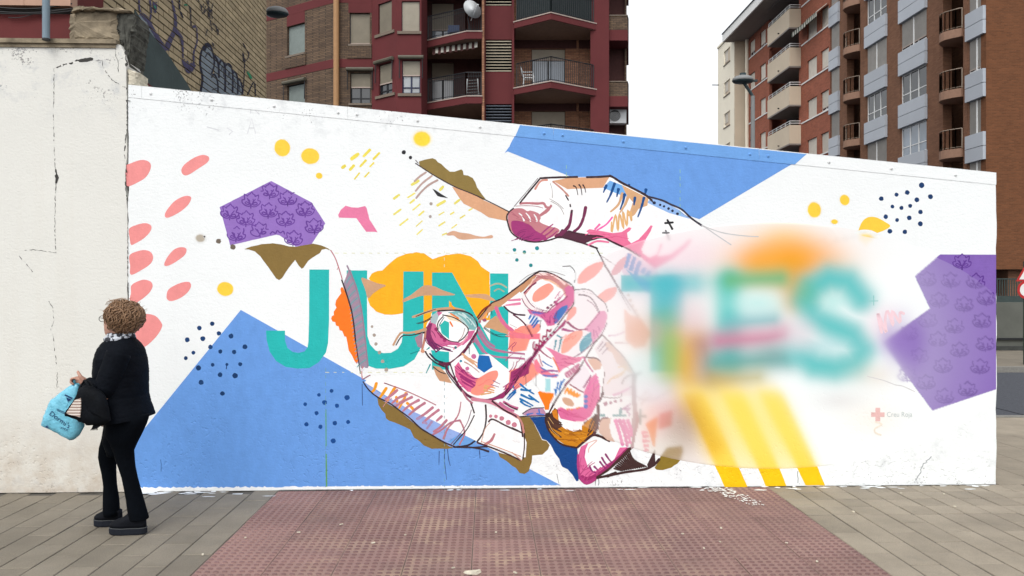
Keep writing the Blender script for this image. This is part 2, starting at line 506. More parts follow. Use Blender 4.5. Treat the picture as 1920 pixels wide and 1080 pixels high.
M['slab_right'] = make_slab('grey_paving_slab', base((162, 152, 136), 0.84), (0.13, 0.122, 0.108, 1))
M['grout'] = plain('dark_joint_sand', (0.085, 0.078, 0.068), 0.95, var=0.2, scale=40)
M['kerb'] = plain('granite_kerb', base((142, 140, 134), 0.8), 0.85, var=0.15, scale=20)
# ------------------------------------------------------------------ the painted wall
WL = Plane((-3.167, 6.157), (4.144, 6.390))      # mural wall plane, left end -> right end
def wp(px, py, off=0.0):
    s, z = WL.hit(px, py)
    return WL.P(s, z, off)

S_END = WL.S(1868)
def top_z(s):                                    # sloping top edge
    a, b = WL.Z(240, 160), WL.Z(1868, 325)
    return a + (b - a) * s / S_END

mural = MB()
pts = [(0, 0.0)]
pts += [(S_END + RNG.uniform(-0.006, 0.006), z) for z in np.linspace(0.0, top_z(S_END), 26)]
pts += [(s, top_z(s)) for s in np.linspace(S_END, 0, 12)[1:-1]]
pts += [(RNG.uniform(-0.004, 0.010), z) for z in np.linspace(top_z(0), 0.0, 40)[:-1]]
n = len(pts)
mural.add([WL.P(s, z, 0) for s, z in pts] + [WL.P(s, z, -0.28) for s, z in pts],
          [tuple(range(n)), tuple(range(2 * n - 1, n - 1, -1))] + [(i, n + i, n + (i + 1) % n, (i + 1) % n) for i in range(n)])
mural_wall = mural.build('mural_wall', M['mural_white'])
tag(mural_wall, 'white wall with sloping top, painted with a mural of colourful hands and big teal letters', 'wall')

# coping sheets along the sloping top
joints = [240.5, 266, 652, 1037.5, 1423, 1868]
for a, b in zip(joints[:-1], joints[1:]):
    mb = MB()
    sa, sb = WL.S(a) + 0.0015, WL.S(b) - 0.0015
    for (o0, o1) in ((-0.29, 0.003),):
        mb.hexa([WL.P(sa, top_z(sa) - 0.098, o1), WL.P(sb, top_z(sb) - 0.098, o1), WL.P(sb, top_z(sb) - 0.098, 0.0005), WL.P(sa, top_z(sa) - 0.098, 0.0005),
                 WL.P(sa, top_z(sa) + 0.003, o1), WL.P(sb, top_z(sb) + 0.003, o1), WL.P(sb, top_z(sb) + 0.003, 0.0005), WL.P(sa, top_z(sa) + 0.003, 0.0005)])
        mb.hexa([WL.P(sa, top_z(sa) + 0.0035, o1), WL.P(sb, top_z(sb) + 0.0035, o1), WL.P(sb, top_z(sb) + 0.0035, o0), WL.P(sa, top_z(sa) + 0.0035, o0),
                 WL.P(sa, top_z(sa) + 0.006, o1), WL.P(sb, top_z(sb) + 0.006, o1), WL.P(sb, top_z(sb) + 0.006, o0), WL.P(sa, top_z(sa) + 0.006, o0)])
    cp = mb.build('coping_sheet', M['mural_white'], mural_wall)
    for d in (17, 131, 248, 368):
        px = a + d
        if px > b - 3 or b - a < 100: continue
        s = WL.S(px)
        rb = MB(); z = top_z(s) - 0.050
        blue = 985 < px < 1495
        seg = 10
        rings = [[WL.P(s + r * math.cos(2 * math.pi * k / seg), z + r * math.sin(2 * math.pi * k / seg), o) for k in range(seg)]
                 for r, o in ((0.013, 0.003), (0.0125, 0.0075), (0.006, 0.0095), (0.005, 0.0135), (0.002, 0.0145))]
        rb.col = (*base((112, 166, 228)), 1) if blue else (0.7, 0.72, 0.72, 1)
        rb.loft(rings)
        rb.build('rivet', M['paint'], cp, smooth=False, attr=True)

# ---- paint: every motif is a thin skin of paint on the wall
CROPS = {'a': (220, 240, 4.5), 'b': (220, 440, 4.5), 'c': (220, 570, 4.5), 'd': (220, 720, 4.174), 'e': (600, 240, 4.908),
         'f': (920, 300, 4.8), 'g': (590, 440, 6), 'h': (590, 580, 6), 'i': (780, 480, 6), 'j': (780, 560, 5.4), 'k': (960, 490, 6),
         'l': (940, 620, 5.4), 'm': (680, 700, 5.4), 'n': (960, 740, 5.647), 'o': (1120, 400, 4.909), 'p': (1120, 600, 4.909),
         'q': (1340, 400, 4.5), 'r': (1340, 600, 3.274), 't': (1600, 440, 5.4), 'u': (1600, 600, 5.4), 'v': (1460, 300, 4.465),
         'w': (900, 220, 3.0), '1': (0, 0, 1.0)}
BLUE = (106, 158, 228); TEAL = (34, 186, 182); AMBER = (253, 180, 24); YEL = (254, 211, 66); PINK = (241, 149, 147)
PURP = (131, 98, 180); LILAC = (150, 114, 194); OLIVE = (136, 110, 56); NAVY = (12, 70, 138); ORANGE = (255, 124, 30); TAN = (222, 168, 130)
DUST = (205, 160, 125); ROSE = (226, 112, 152); MAG = (166, 56, 120); WINE = (120, 42, 82); LINE = (58, 42, 48); BRN = (84, 50, 46); MAUVE = (190, 125, 140)
SALMON = (250, 150, 132); COBALT = (34, 112, 190); SKYB = (44, 132, 186); WHITE = (252, 254, 254); STAMP = (96, 56, 146); DOT = (14, 58, 108)
OCHRE = (205, 130, 22); GOLD = (243, 160, 30)

class Paint:
    def __init__(self): self.boxes = []; self.mb = None; self.name = None; self.count = 0; self.log = []
    def start(self, name, label=None, lift=0.0):
        self.flush(); self.mb = MB(); self.name = name; self.label = label; self.lift = lift
    def flush(self):
        if self.mb and self.mb.v:
            o = self.mb.build(self.name, [M['paint'], M['spray']], mural_wall, fix=False, attr=True)
            if self.label: o['label'] = self.label
            self.count += 1
        self.mb = None
    def level(self, P):
        xs = [p[0] for p in P]; ys = [p[1] for p in P]
        b = (min(xs), min(ys), max(xs), max(ys))
        lv = 1
        for q, l in self.boxes:
            if l >= lv and q[0] <= b[2] and q[2] >= b[0] and q[1] <= b[3] and q[3] >= b[1]: lv = l + 1
        self.boxes.append((b, lv))
        return self.lift + 0.0004 + lv * 0.00002
PT = Paint()
def X(C, p):
    x0, y0, s = CROPS[C]
    return (x0 + p[0] / s, y0 + p[1] / s)
def catmull(P, closed, k=5):
    n = len(P)
    if n < 3: return list(P)
    out = []
    for i in range(n if closed else n - 1):
        p0 = P[(i - 1) % n] if closed or i > 0 else P[0]
        p1 = P[i]; p2 = P[(i + 1) % n]
        p3 = P[(i + 2) % n] if closed or i + 2 < n else P[-1]
        for j in range(k):
            t = j / k
            out.append(tuple(0.5 * (2 * p1[a] + (p2[a] - p0[a]) * t + (2 * p0[a] - 5 * p1[a] + 4 * p2[a] - p3[a]) * t * t
                                    + (3 * p1[a] - p0[a] - 3 * p2[a] + p3[a]) * t ** 3) for a in (0, 1)))
    if not closed: out.append(P[-1])
    return out
def tint(col, v=0.05):
    k = 1 + random.uniform(-v, v)
    c = base(col)
    return (min(.86, c[0] * k), min(.86, c[1] * k), min(.86, c[2] * k), 1)
def poly(C, pts, col, smooth=False, wob=0.0, alpha=1.0):
    P = [X(C, p) for p in pts]
    if smooth: P = catmull(P, True)
    if wob:
        Q = []
        for i in range(len(P)):
            a, b = P[i], P[(i + 1) % len(P)]
            m = max(1, int(math.dist(a, b) / 6))
            Q += [(a[0] + (b[0] - a[0]) * j / m + random.uniform(-wob, wob), a[1] + (b[1] - a[1]) * j / m + random.uniform(-wob, wob)) for j in range(m)]
        P = Q
    off = PT.level(P)
    PT.log.append((base(col), alpha, [P]))
    c = (*base(col), 1.0)
    PT.mb.add([wp(x, y, off) for x, y in P], [tuple(range(len(P)))], 0, c)
def stroke(C, pts, col, w, smooth=True, taper=(1, 1), alpha=1.0):
    s = CROPS[C][2]
    P = [X(C, p) for p in pts]
    if smooth and len(P) > 2: P = catmull(P, False, 4)
    elif len(P) == 2:
        P = [(P[0][0] + (P[1][0] - P[0][0]) * t / 4, P[0][1] + (P[1][1] - P[0][1]) * t / 4) for t in range(5)]
    hw = w / s / 2 * (1.18 if sum(col) < 260 else 1.12)
    off = PT.level(P)
    n = len(P); V = []; F = []; side = []
    for i, p in enumerate(P):
        a, b = P[max(0, i - 1)], P[min(n - 1, i + 1)]
        dx, dy = b[0] - a[0], b[1] - a[1]; L = math.hypot(dx, dy) or 1
        nx, ny = -dy / L, dx / L
        t = i / (n - 1)
        k = hw * (taper[0] * (1 - t) + taper[1] * t) * random.uniform(0.86, 1.1)
        o = off + 0.000012 * t
        V += [wp(p[0] + nx * k, p[1] + ny * k, o), wp(p[0] - nx * k, p[1] - ny * k, o)]
        side.append(((p[0] + nx * k, p[1] + ny * k), (p[0] - nx * k, p[1] - ny * k)))
    for i in range(n - 1): F.append((2 * i, 2 * i + 1, 2 * i + 3, 2 * i + 2))
    for end, q, sgn in ((0, P[1], 1), (n - 1, P[n - 2], -1)):     # rounded tips
        p = P[end]; dx, dy = p[0] - q[0], p[1] - q[1]; L = math.hypot(dx, dy) or 1
        dx /= L; dy /= L; k = hw * taper[0 if end == 0 else 1]
        i0 = len(V); o = off + (0 if end == 0 else 0.000012)
        V += [wp(p[0] + dx * k * .7 - dy * k * .6, p[1] + dy * k * .7 + dx * k * .6, o), wp(p[0] + dx * k * .7 + dy * k * .6, p[1] + dy * k * .7 - dx * k * .6, o)]
        A, B = 2 * end, 2 * end + 1
        # keep the quad un-crossed
        pa = X('1', P[end])
        F.append((A, B, i0, i0 + 1) if sgn > 0 else (A, B, i0 + 1, i0))
    c = tint(col)
    PT.log.append((c[:3], alpha, [[side[i][0], side[i][1], side[i + 1][1], side[i + 1][0]] for i in range(n - 1)]))
    PT.mb.add(V, F, 0, c)
def dots(C, pts, r, col, wob=0.1, ry=1.0):
    s = CROPS[C][2]
    for p in pts:
        rr = (p[2] if len(p) > 2 else r) / s
        x, y = X(C, p)
        P = [(x + rr * random.uniform(1 - wob, 1 + wob) * math.cos(k * math.pi / 7), y + ry * rr * random.uniform(1 - wob, 1 + wob) * math.sin(k * math.pi / 7)) for k in range(14)]
        off = PT.level(P)
        PT.log.append((base(col), 1.0, [P]))
        PT.mb.add([wp(a, b, off) for a, b in P], [tuple(range(14))], 0, tint(col, 0.12))
def spray(C, x, y, rx, ry, col, soft=0.3, rot=0.0, shape=None):
    s = CROPS[C][2]
    cx, cy = X(C, (x, y)); seg = 28; V = []; Cc = []; F = []
    R = [1 + 0.05 * math.sin(2 * 2 * math.pi * k / seg + 1.1) + random.uniform(-.02, .02) for k in range(seg)]
    prof = [(1 - soft * .5, 1.0), (1 - soft * .2, .8), (1.0, .45), (1 + soft * .3, .18), (1 + soft, 0.0)]
    off = PT.level([(cx - rx / s * (1 + soft), cy - ry / s * (1 + soft)), (cx + rx / s * (1 + soft), cy + ry / s * (1 + soft))])
    c = base(col)
    W0 = (.80, .825, .825)
    PT.log.append((c, .8, [[(cx + rx / s * math.cos(.3 * k), cy + ry / s * math.sin(.3 * k)) for k in range(21)]]))
    V.append(wp(cx, cy, off)); Cc.append((*c, 1))
    for f, a in prof:
        for k in range(seg):
            an = 2 * math.pi * k / seg
            ax, ay = rx / s * f * R[k] * math.cos(an), ry / s * f * R[k] * math.sin(an)
            V.append(wp(cx + ax * math.cos(rot) - ay * math.sin(rot), cy + ax * math.sin(rot) + ay * math.cos(rot), off)); Cc.append((*[c[i] * a + W0[i] * (1 - a) for i in range(3)], 1))
    for k in range(seg): F.append((0, 1 + k, 1 + (k + 1) % seg))
    for r in range(len(prof) - 1):
        for k in range(seg):
            k2 = (k + 1) % seg
            F.append((1 + r * seg + k, 1 + r * seg + k2, 1 + (r + 1) * seg + k2, 1 + (r + 1) * seg + k))
    PT.mb.add(V, F, 0, Cc)
def hatch(C, lst, col, w, taper=(1, 0.6)):
    for a in lst: stroke(C, a, col, w, taper=taper)

# -- big shapes
PT.start('painted_triangle', 'blue triangle at the foot of the wall')
poly('1', [(451.5, 581), (265, 811), (246, 838), (244, 917), (420, 916), (620, 912), (820, 911), (1052, 910), (1003, 884.5), (861, 811)], BLUE)
PT.start('painted_triangle', 'blue triangle hanging from the top edge')
poly('1', [(970, 246), (958, 268), (955, 275), (946, 287), (952, 284), (1062, 328), (1311, 411), (1492, 303.5), (1496, 299)], BLUE)
PT.start('painted_band', None, lift=0.0034)
def on_strip(px, t):   # t 0 top .. 1 lower edge of the coping
    s = WL.S(px); return WL.P(s, top_z(s) - 0.001 - 0.0985 * t, 0.0036)
PT.mb.col = (*base((112, 166, 230)), 1)
for a, b in ((975, 1037.3), (1037.7, 1422.8), (1423.2, 1512)):
    PT.mb.add([on_strip(a, 0), on_strip(b, 0), on_strip(b if b < 1500 else b - 22, 1), on_strip(a if a > 1000 else a - 9, 1)], [(0, 1, 2, 3)])

PT.start('painted_petal')
petals = [('a', [(60, 330), (120, 295), (200, 270), (255, 278), (283, 310), (275, 360), (240, 415), (180, 455), (85, 492), (75, 420)]),
          ('a', [(542, 345), (570, 305), (640, 255), (710, 228), (760, 235), (776, 260), (755, 295), (680, 345), (610, 390), (570, 400), (545, 380)]),
          ('a', [(400, 735), (420, 690), (480, 620), (550, 580), (600, 573), (624, 592), (600, 645), (540, 700), (460, 745), (415, 757)]),
          ('a', [(100, 850), (170, 815), (240, 803), (285, 825), (280, 870), (225, 930), (150, 975), (115, 984), (103, 920)]),
          ('b', [(103, 175), (170, 140), (235, 130), (285, 150), (302, 195), (280, 245), (210, 295), (115, 338), (108, 260)]),
          ('b', [(396, 245), (425, 185), (480, 125), (540, 105), (582, 120), (570, 170), (500, 225), (440, 258), (405, 264)]),
          ('b', [(118, 430), (170, 395), (225, 380), (280, 395), (298, 435), (270, 490), (200, 550), (125, 586), (105, 545), (115, 490)]),
          ('b', [(415, 520), (430, 465), (490, 425), (560, 400), (610, 402), (621, 440), (590, 490), (530, 535), (460, 560), (425, 550)]),
          ('b', [(120, 740), (170, 680), (240, 668), (320, 685), (370, 740), (375, 785), (320, 870), (220, 950), (150, 900), (120, 820)])]
for i, (C, p) in enumerate(petals):
    if i: PT.start('painted_petal')
    poly(C, p, PINK, smooth=True)
for C, x, y, rx, ry, so in (('a', 1392, 168, 64, 76, .12), ('a', 1628, 238, 74, 70, .12), ('a', 1703, 403, 27, 27, .15), ('b', 911, 458, 66, 62, .12),
                        ('e', 938, 100, 78, 74, .35), ('v', 298, 418, 54, 68, .22), ('v', 552, 335, 39, 46, .2), ('v', 467, 517, 27, 21, .35)):
    PT.start('painted_spot'); spray(C, x, y, rx, ry, YEL if C != 'e' else (255, 219, 60), so)
PT.start('painted_leaf')
poly('v', [(668, 600), (680, 555), (700, 515), (735, 485), (780, 475), (830, 485), (885, 515), (930, 545), (925, 565), (880, 590), (800, 620), (720, 650), (690, 640)], (254, 208, 66), smooth=True)
spray('q', 1275, 210, 60, 40, (250, 222, 140), .9); spray('q', 1275, 265, 18, 16, (246, 222, 180), .8)
stroke('q', [(830, 250), (880, 240), (935, 207), (925, 265), (960, 272), (1035, 203), (1015, 250), (1045, 240), (1110, 187), (1095, 240), (1165, 190), (1160, 215), (1200, 195), (1215, 215)], (200, 202, 204), 8)

# -- purple polygons with block-printed flowers
def flower(C, cx, cy, r, col, miss=0.06):
    s = r / 95.0
    L = [[(-96, 6), (-90, 34), (-60, 60), (-22, 68), (-8, 60)], [(96, 6), (90, 34), (60, 60), (22, 68), (8, 60)],
         [(-92, 4), (-68, -4), (-76, -34), (-74, -56)], [(92, 4), (68, -4), (76, -34), (74, -56)],
         [(-72, -56), (-54, -48), (-40, -40), (-36, -56)], [(72, -56), (54, -48), (40, -40), (36, -56)],
         [(-34, -54), (-16, -64), (0, -82), (14, -66), (34, -54)],
         [(0, 84), (-2, 50), (-16, 26), (-44, -14)], [(0, 84), (3, 50), (18, 24), (44, -14)],
         [(-12, 42), (-36, 50), (-64, 38), (-52, 22), (-28, 30), (-12, 42)], [(12, 42), (36, 50), (64, 38), (52, 22), (28, 30), (12, 42)],
         [(-16, 26), (-20, 4), (-28, -6)], [(18, 24), (24, 4), (16, -8)]]
    rot = random.uniform(-.08, .08)
    for q in L:
        if random.random() < miss: continue
        pts = [(cx + s * (x * math.cos(rot) - y * math.sin(rot)) + random.uniform(-2, 2), cy + s * (x * math.sin(rot) + y * math.cos(rot)) + random.uniform(-2, 2)) for x, y in q]
        stroke(C, pts, col, 11 * s * random.uniform(.8, 1.25))
PT.start('painted_polygon', 'lilac polygon printed with flowers')
poly('a', [(863, 668), (1298, 447), (1640, 628), (1755, 805), (1640, 978), (1505, 1001), (1368, 905), (1340, 900), (952, 990)], LILAC, wob=0.15)
for p in [(1285, 532), (1130, 608), (1435, 592), (950, 708), (1275, 695), (1585, 684), (1085, 764), (1420, 768), (1200, 858), (1660, 828), (1005, 893), (1487, 930)]:
    PT.start('painted_flower'); flower('a', p[0], p[1], 76, (104, 62, 152))
PT.start('painted_flower')
for q in ([(1290, 895), (1310, 875), (1335, 890), (1350, 865), (1375, 885), (1400, 870), (1410, 895)],): stroke('a', q, (104, 62, 152), 10)
PT.start('painted_polygon', 'purple polygon printed with flowers at the right end of the wall')
poly('1', [(1763, 477), (1867.6, 477.5), (1867.6, 730), (1748, 770), (1653, 642), (1664, 634), (1743, 578.5), (1715, 518)], PURP)
for C, L in (('t', [(1100, 272, 1), (745, 450, .45), (985, 460, .75), (1240, 470, 1), (865, 660, .55), (1120, 705, .85), (1345, 640, 1), (755, 865, .4), (1025, 925, .7), (1300, 870, 1), (560, 995, .3)]),
             ('u', [(855, 195, .6), (1335, 240, 1), (1075, 300, .8), (665, 360, .35), (905, 460, .7), (1280, 470, 1), (545, 550, .25), (735, 630, .6), (1155, 700, 1), (920, 770, .65)])):
    for x, y, k in L:
        PT.start('painted_flower')
        flower(C, x, y, 92, tuple(PURP[i] * (1 - k) + STAMP[i] * k for i in range(3)), 0.05)
# small magenta flag
PT.start('painted_flag')
poly('e', [(167, 800), (190, 755), (235, 715), (290, 730), (350, 733), (415, 718), (430, 740), (455, 840), (500, 910), (530, 960), (505, 955), (425, 955), (335, 830), (175, 825)], (236, 128, 168))
# -- amber cloud and letters
PT.start('painted_cloud')
poly('1', [(692, 522), (697, 513), (708, 508), (717, 507), (728, 496), (744, 483), (762, 476), (781, 472.5), (795, 475), (805, 482), (811, 485.5), (835, 478), (862, 475.5), (882, 480), (896, 490), (902, 500), (910, 505), (918, 511), (919, 600), (895, 600), (842, 580), (810, 588), (756, 587), (740, 590), (722, 590), (705, 584), (694, 573), (689, 560), (691, 545), (699, 535)], AMBER, wob=0.4)
poly('g', [(1225, 850), (1310, 830), (1310, 1080), (1225, 1080)], AMBER)
PT.start('painted_letter', 'teal letter J')
c_out = [(1255, 225), (1260, 300), (1285, 400), (1340, 480), (1420, 530), (1520, 545), (1620, 540), (1700, 490), (1760, 410), (1778, 330)]
c_in = [(1612, 320), (1605, 365), (1580, 400), (1530, 413), (1480, 405), (1435, 370), (1415, 310), (1415, 225)]
j = [X('c', p) for p in c_out] + [(617, 600), (617.2, 505.3), (580, 505.3), (579.5, 600)] + [X('c', p) for p in c_in]
poly('1', j, TEAL)
PT.start('painted_letter', 'teal letter U')
uo = [(650, 507), (688.5, 507), (688, 560), (689, 630), (694, 646), (704, 657), (718, 662), (733, 661.5), (746, 654), (753, 642), (755.5, 626), (756, 560), (756.5, 509), (794, 509), (794.5, 560), (794, 620), (790, 650), (777, 674), (757, 687), (732, 691.5), (705, 691), (682, 683), (665, 668), (655, 645), (651, 620)]
poly('1', uo, TEAL)
PT.start('painted_letter', 'teal letter N')
poly('1', [(810, 511), (847.5, 511), (919, 640), (919, 512.5), (953, 513), (953, 693), (914, 693), (842, 563), (842, 693), (810, 693)], TEAL)
PT.start('painted_letter', 'teal letter T')
poly('1', [(1165, 516), (1335, 513), (1335, 547), (1283, 548), (1283, 697), (1219, 697), (1219, 548), (1165, 547)], (96, 196, 200))

# -- dots
PT.start('painted_dots')
dots('c', [(692, 203, 19), (800, 166, 19), (590, 302, 21), (722, 292, 21), (857, 248, 19), (959, 271, 21), (785, 363, 19), (869, 401, 18), (985, 404, 19), (1076, 361, 21), (642, 411, 16), (578, 457, 17), (685, 540, 22), (804, 513, 16), (925, 510, 13), (1037, 508, 17), (867, 597, 20), (993, 605, 23), (708, 661, 22), (887, 755, 19)], 18, DOT)
stroke('c', [(924, 515), (920, 547)], DOT, 7)
PT.start('painted_dots')
dots('d', [(1677, 54, 15), (1578, 85, 14), (1622, 144, 19), (1798, 106, 21), (1470, 158, 15), (1719, 170, 17), (1559, 228, 16), (1480, 316, 17), (1589, 335, 17), (1702, 306, 18), (1806, 297, 16), (1690, 445, 20)], 16, (16, 72, 140))
PT.start('painted_dots')
dots('v', [(1196, 212, 23), (1076, 272, 20), (1271, 307, 21), (987, 290, 17), (859, 323, 20), (1157, 333, 20), (1101, 384, 17), (952, 390, 16), (1028, 401, 17), (1187, 435, 19), (897, 475, 19), (1093, 484, 20), (991, 503, 16), (1186, 534, 21), (931, 596, 20), (1056, 602, 19)], 18, (18, 56, 104))
PT.start('painted_dots')
dots('f', [(215, 809, 17), (417, 794, 19), (304, 830, 16), (236, 899, 16), (361, 948, 17)], 16, (24, 140, 146))
PT.start('painted_dots')
dots('a', [(855, 955, 22), (975, 1002, 22)], 20, (112, 100, 88), 0.2)
spray('a', 700, 930, 38, 34, (186, 176, 160), .5); spray('a', 735, 917, 8, 8, (60, 50, 46), .3)

# -- olive shapes, orange bush, navy wedge
PT.start('painted_shape', 'olive pennant beside the letter J')
poly('b', [(1070, 122), (1130, 100), (1220, 80), (1310, 73), (1380, 82), (1450, 100), (1510, 102), (1580, 88), (1650, 76), (1720, 90), (1780, 115), (1800, 135), (1760, 118), (1725, 128), (1710, 155), (1660, 185), (1610, 220), (1570, 280), (1555, 288), (1530, 260), (1500, 212), (1450, 275), (1390, 365), (1365, 383), (1340, 370), (1270, 270), (1205, 180), (1160, 142), (1110, 125)], OLIVE, wob=0.2)
PT.start('painted_shape', 'olive wave above the thumb')
poly('e', [(910, 308), (970, 290), (1035, 278), (1065, 290), (1085, 315), (1115, 330), (1150, 365), (1195, 402), (1240, 402), (1300, 380), (1315, 395), (1322, 432), (1360, 437), (1405, 460), (1430, 500), (1445, 545), (1490, 610), (1523, 652), (1500, 665), (1085, 462), (985, 400), (915, 350)], (143, 120, 62))
PT.start('painted_shape', 'orange bush beside the letter U')
poly('g', [(290, 610), (300, 590), (320, 597), (345, 650), (375, 740), (410, 860), (440, 990), (452, 1075), (466, 1180), (476, 1300), (486, 1420), (470, 1452), (450, 1420), (420, 1360), (385, 1300), (375, 1240), (355, 1150), (335, 1145), (310, 1085), (280, 1075), (270, 1030), (240, 1020), (232, 985), (200, 975), (185, 945), (195, 915), (218, 905), (215, 870), (232, 840), (246, 820), (232, 790), (240, 740), (275, 690), (300, 660)], ORANGE, wob=0.35)
PT.start('painted_shape', 'olive wave below the palm')
poly('m', [(150, 248), (240, 290), (350, 360), (420, 420), (480, 460), (560, 540), (690, 620), (830, 705), (920, 750), (860, 765), (780, 762), (700, 765), (620, 730), (570, 685), (545, 665), (520, 655), (495, 600), (480, 570), (420, 540), (340, 505), (265, 478), (235, 455), (228, 410), (190, 370), (160, 320)], OLIVE, wob=0.2)
PT.start('painted_shape', 'olive leaf between the fingers')
poly('n', [(75, 235), (190, 238), (230, 300), (280, 400), (320, 480), (365, 490), (400, 535), (380, 580), (320, 635), (215, 645), (208, 720), (190, 760), (180, 810), (135, 840), (80, 828), (40, 775), (0, 755), (-60, 700), (-130, 660), (-150, 610), (-40, 640), (100, 695), (130, 640), (135, 500), (125, 380)], OLIVE, wob=0.2)
PT.start('painted_shape', 'navy wedge between the fingers')
poly('n', [(188, 238), (350, 232), (360, 300), (420, 430), (500, 510), (600, 545), (690, 560), (700, 640), (700, 760), (715, 860), (700, 915), (680, 918), (640, 850), (590, 790), (535, 765), (520, 745), (500, 680), (450, 610), (410, 530), (365, 485), (320, 470), (285, 400), (245, 320)], NAVY, wob=0.2)
PT.start('painted_shape', 'olive patch under the cuff')
poly('n', [(1510, 775), (1560, 690), (1570, 655), (1640, 560), (1800, 540), (1815, 600), (1790, 680), (1750, 730), (1690, 770), (1600, 800), (1530, 795)], (142, 118, 40), wob=0.4)
# -- yellow tapes at the foot
for q in ([(1359, 913.5), (1402, 913.5), (1384, 874), (1322, 737), (1280, 737), (1341, 874)], [(1436, 912), (1475, 912), (1461, 877), (1396, 735), (1355, 735), (1421, 877)], [(1510, 910), (1547, 910), (1532, 874), (1460, 715), (1420, 715), (1493, 874)]):
    PT.start('painted_stripe'); poly('1', q, (255, 202, 10), wob=0.3)
# -- yellow dashes
PT.start('painted_dashes')
for p, q, w in [((290, 285), (350, 240), 30), ((402, 260), (460, 200), 22), ((492, 286), (545, 230), 20), ((372, 352), (422, 297), 20), ((275, 385), (312, 345), 22), ((205, 365), (230, 348), 26), ((460, 355), (495, 320), 14), ((318, 470), (362, 415), 13), ((412, 450), (450, 410), 13)]:
    stroke('e', [p, q], (240, 222, 88), w)
PT.start('painted_dashes')
for p, q, w in [((845, 522), (908, 485), 22), ((808, 640), (872, 600), 14), ((830, 690), (868, 660), 16), ((680, 650), (728, 615), 20), ((855, 755), (920, 700), 12), ((680, 795), (742, 750), 16), ((910, 805), (955, 765), 14), ((735, 895), (808, 838), 14), ((885, 905), (940, 855), 10), ((892, 980), (942, 935), 11), ((1080, 712), (1150, 672), 22), ((1105, 570), (1132, 540), 22), ((1240, 695), (1285, 660), 18), ((1095, 800), (1140, 775), 12), ((1200, 795), (1232, 775), 12), ((1290, 830), (1332, 803), 12), ((1095, 900), (1148, 865), 14), ((1212, 923), (1258, 888), 10), ((1370, 758), (1400, 742), 12), ((1125, 985), (1165, 968), 12)]:
    stroke('e', [p, q], (238, 226, 110), w)
PT.start('painted_strokes')
for q in ([(975, 408), (920, 445), (870, 490)], [(1030, 440), (940, 510), (880, 580)], [(1082, 480), (1000, 525), (930, 590), (885, 645)]):
    stroke('e', q, (188, 160, 152), 17)
poly('e', [(1033, 558), (1060, 570), (1120, 610), (1180, 645), (1110, 635), (1080, 625), (1055, 590)], (40, 40, 44))
dots('e', [(1022, 697, 15), (1015, 815, 14)], 15, (172, 160, 152))
dots('e', [(771, 223, 20), (833, 272, 16)], 18, (34, 34, 40))
PT.start('painted_mark')
poly('e', [(1165, 975), (1225, 947), (1290, 962), (1370, 972), (1440, 992), (1510, 1000), (1575, 985), (1592, 1000), (1575, 1015), (1470, 1018), (1400, 1022), (1320, 1028), (1270, 1018), (1230, 990), (1180, 990)], (218, 170, 140), smooth=True)

# ================= upper hand: forearm strip, thumb
PT.start('painted_hand', 'upper hand with thumb pointing left')
poly('e', [(1215, 540), (1290, 560), (1400, 605), (1500, 662), (1620, 715), (1735, 765), (1715, 855), (1550, 822), (1480, 775), (1320, 695), (1280, 640)], TAN)
stroke('e', [(880, 325), (1000, 405), (1100, 465), (1250, 545), (1400, 605), (1540, 670), (1735, 768)], LINE, 9)
stroke('e', [(880, 297), (905, 325)], LINE, 6)
# thumb flesh (white under the blue triangle first)
poly('f', [(262, 385), (440, 175), (700, 155), (1070, 150), (1400, 325), (1700, 440), (1860, 575), (2200, 640), (2200, 960), (1500, 960), (1150, 760), (1000, 690), (700, 640), (650, 720), (400, 735), (200, 650), (150, 500), (205, 435)], WHITE)
poly('f', [(560, 188), (700, 160), (1070, 150), (1010, 250), (690, 262)], TAN)
poly('f', [(1072, 185), (1195, 232), (1230, 330), (1180, 320), (1010, 250)], (118, 178, 238))
poly('f', [(1400, 380), (1470, 335), (1700, 450), (1790, 530), (1600, 475)], (150, 188, 240))
poly('f', [(1180, 225), (1420, 345), (1410, 410), (1330, 440), (1300, 490), (1260, 520), (1250, 470), (1280, 380), (1215, 300)], (220, 172, 128))
for q in ([(1185, 300), (1150, 400), (1080, 465)], [(1240, 320), (1210, 400), (1165, 470)], [(1330, 370), (1300, 440), (1240, 500)]): stroke('f', q, (216, 170, 128), 20, taper=(1.2, .7))
hatch('f', [[(1040, 230), (1015, 292)], [(1115, 212), (1080, 310), (1045, 380)], [(1150, 262), (1135, 330)], [(1205, 310), (1190, 380), (1165, 445)], [(1298, 340), (1290, 405)], [(1380, 340), (1355, 430), (1325, 512)], [(1398, 265), (1390, 310)], [(1245, 225), (1243, 240)]], (10, 76, 140), 24, (1.0, .4))
stroke('f', [(1088, 560), (1090, 650), (1125, 490), (1145, 640), (1160, 480), (1195, 620), (1190, 460), (1225, 595), (1235, 450), (1268, 550), (1262, 470)], (228, 178, 118), 14)
hatch('f', [[(745, 232), (770, 250), (785, 315)], [(795, 222), (812, 250), (822, 315)], [(830, 224), (848, 255), (855, 292)]], LINE, 10, (1.2, .5))
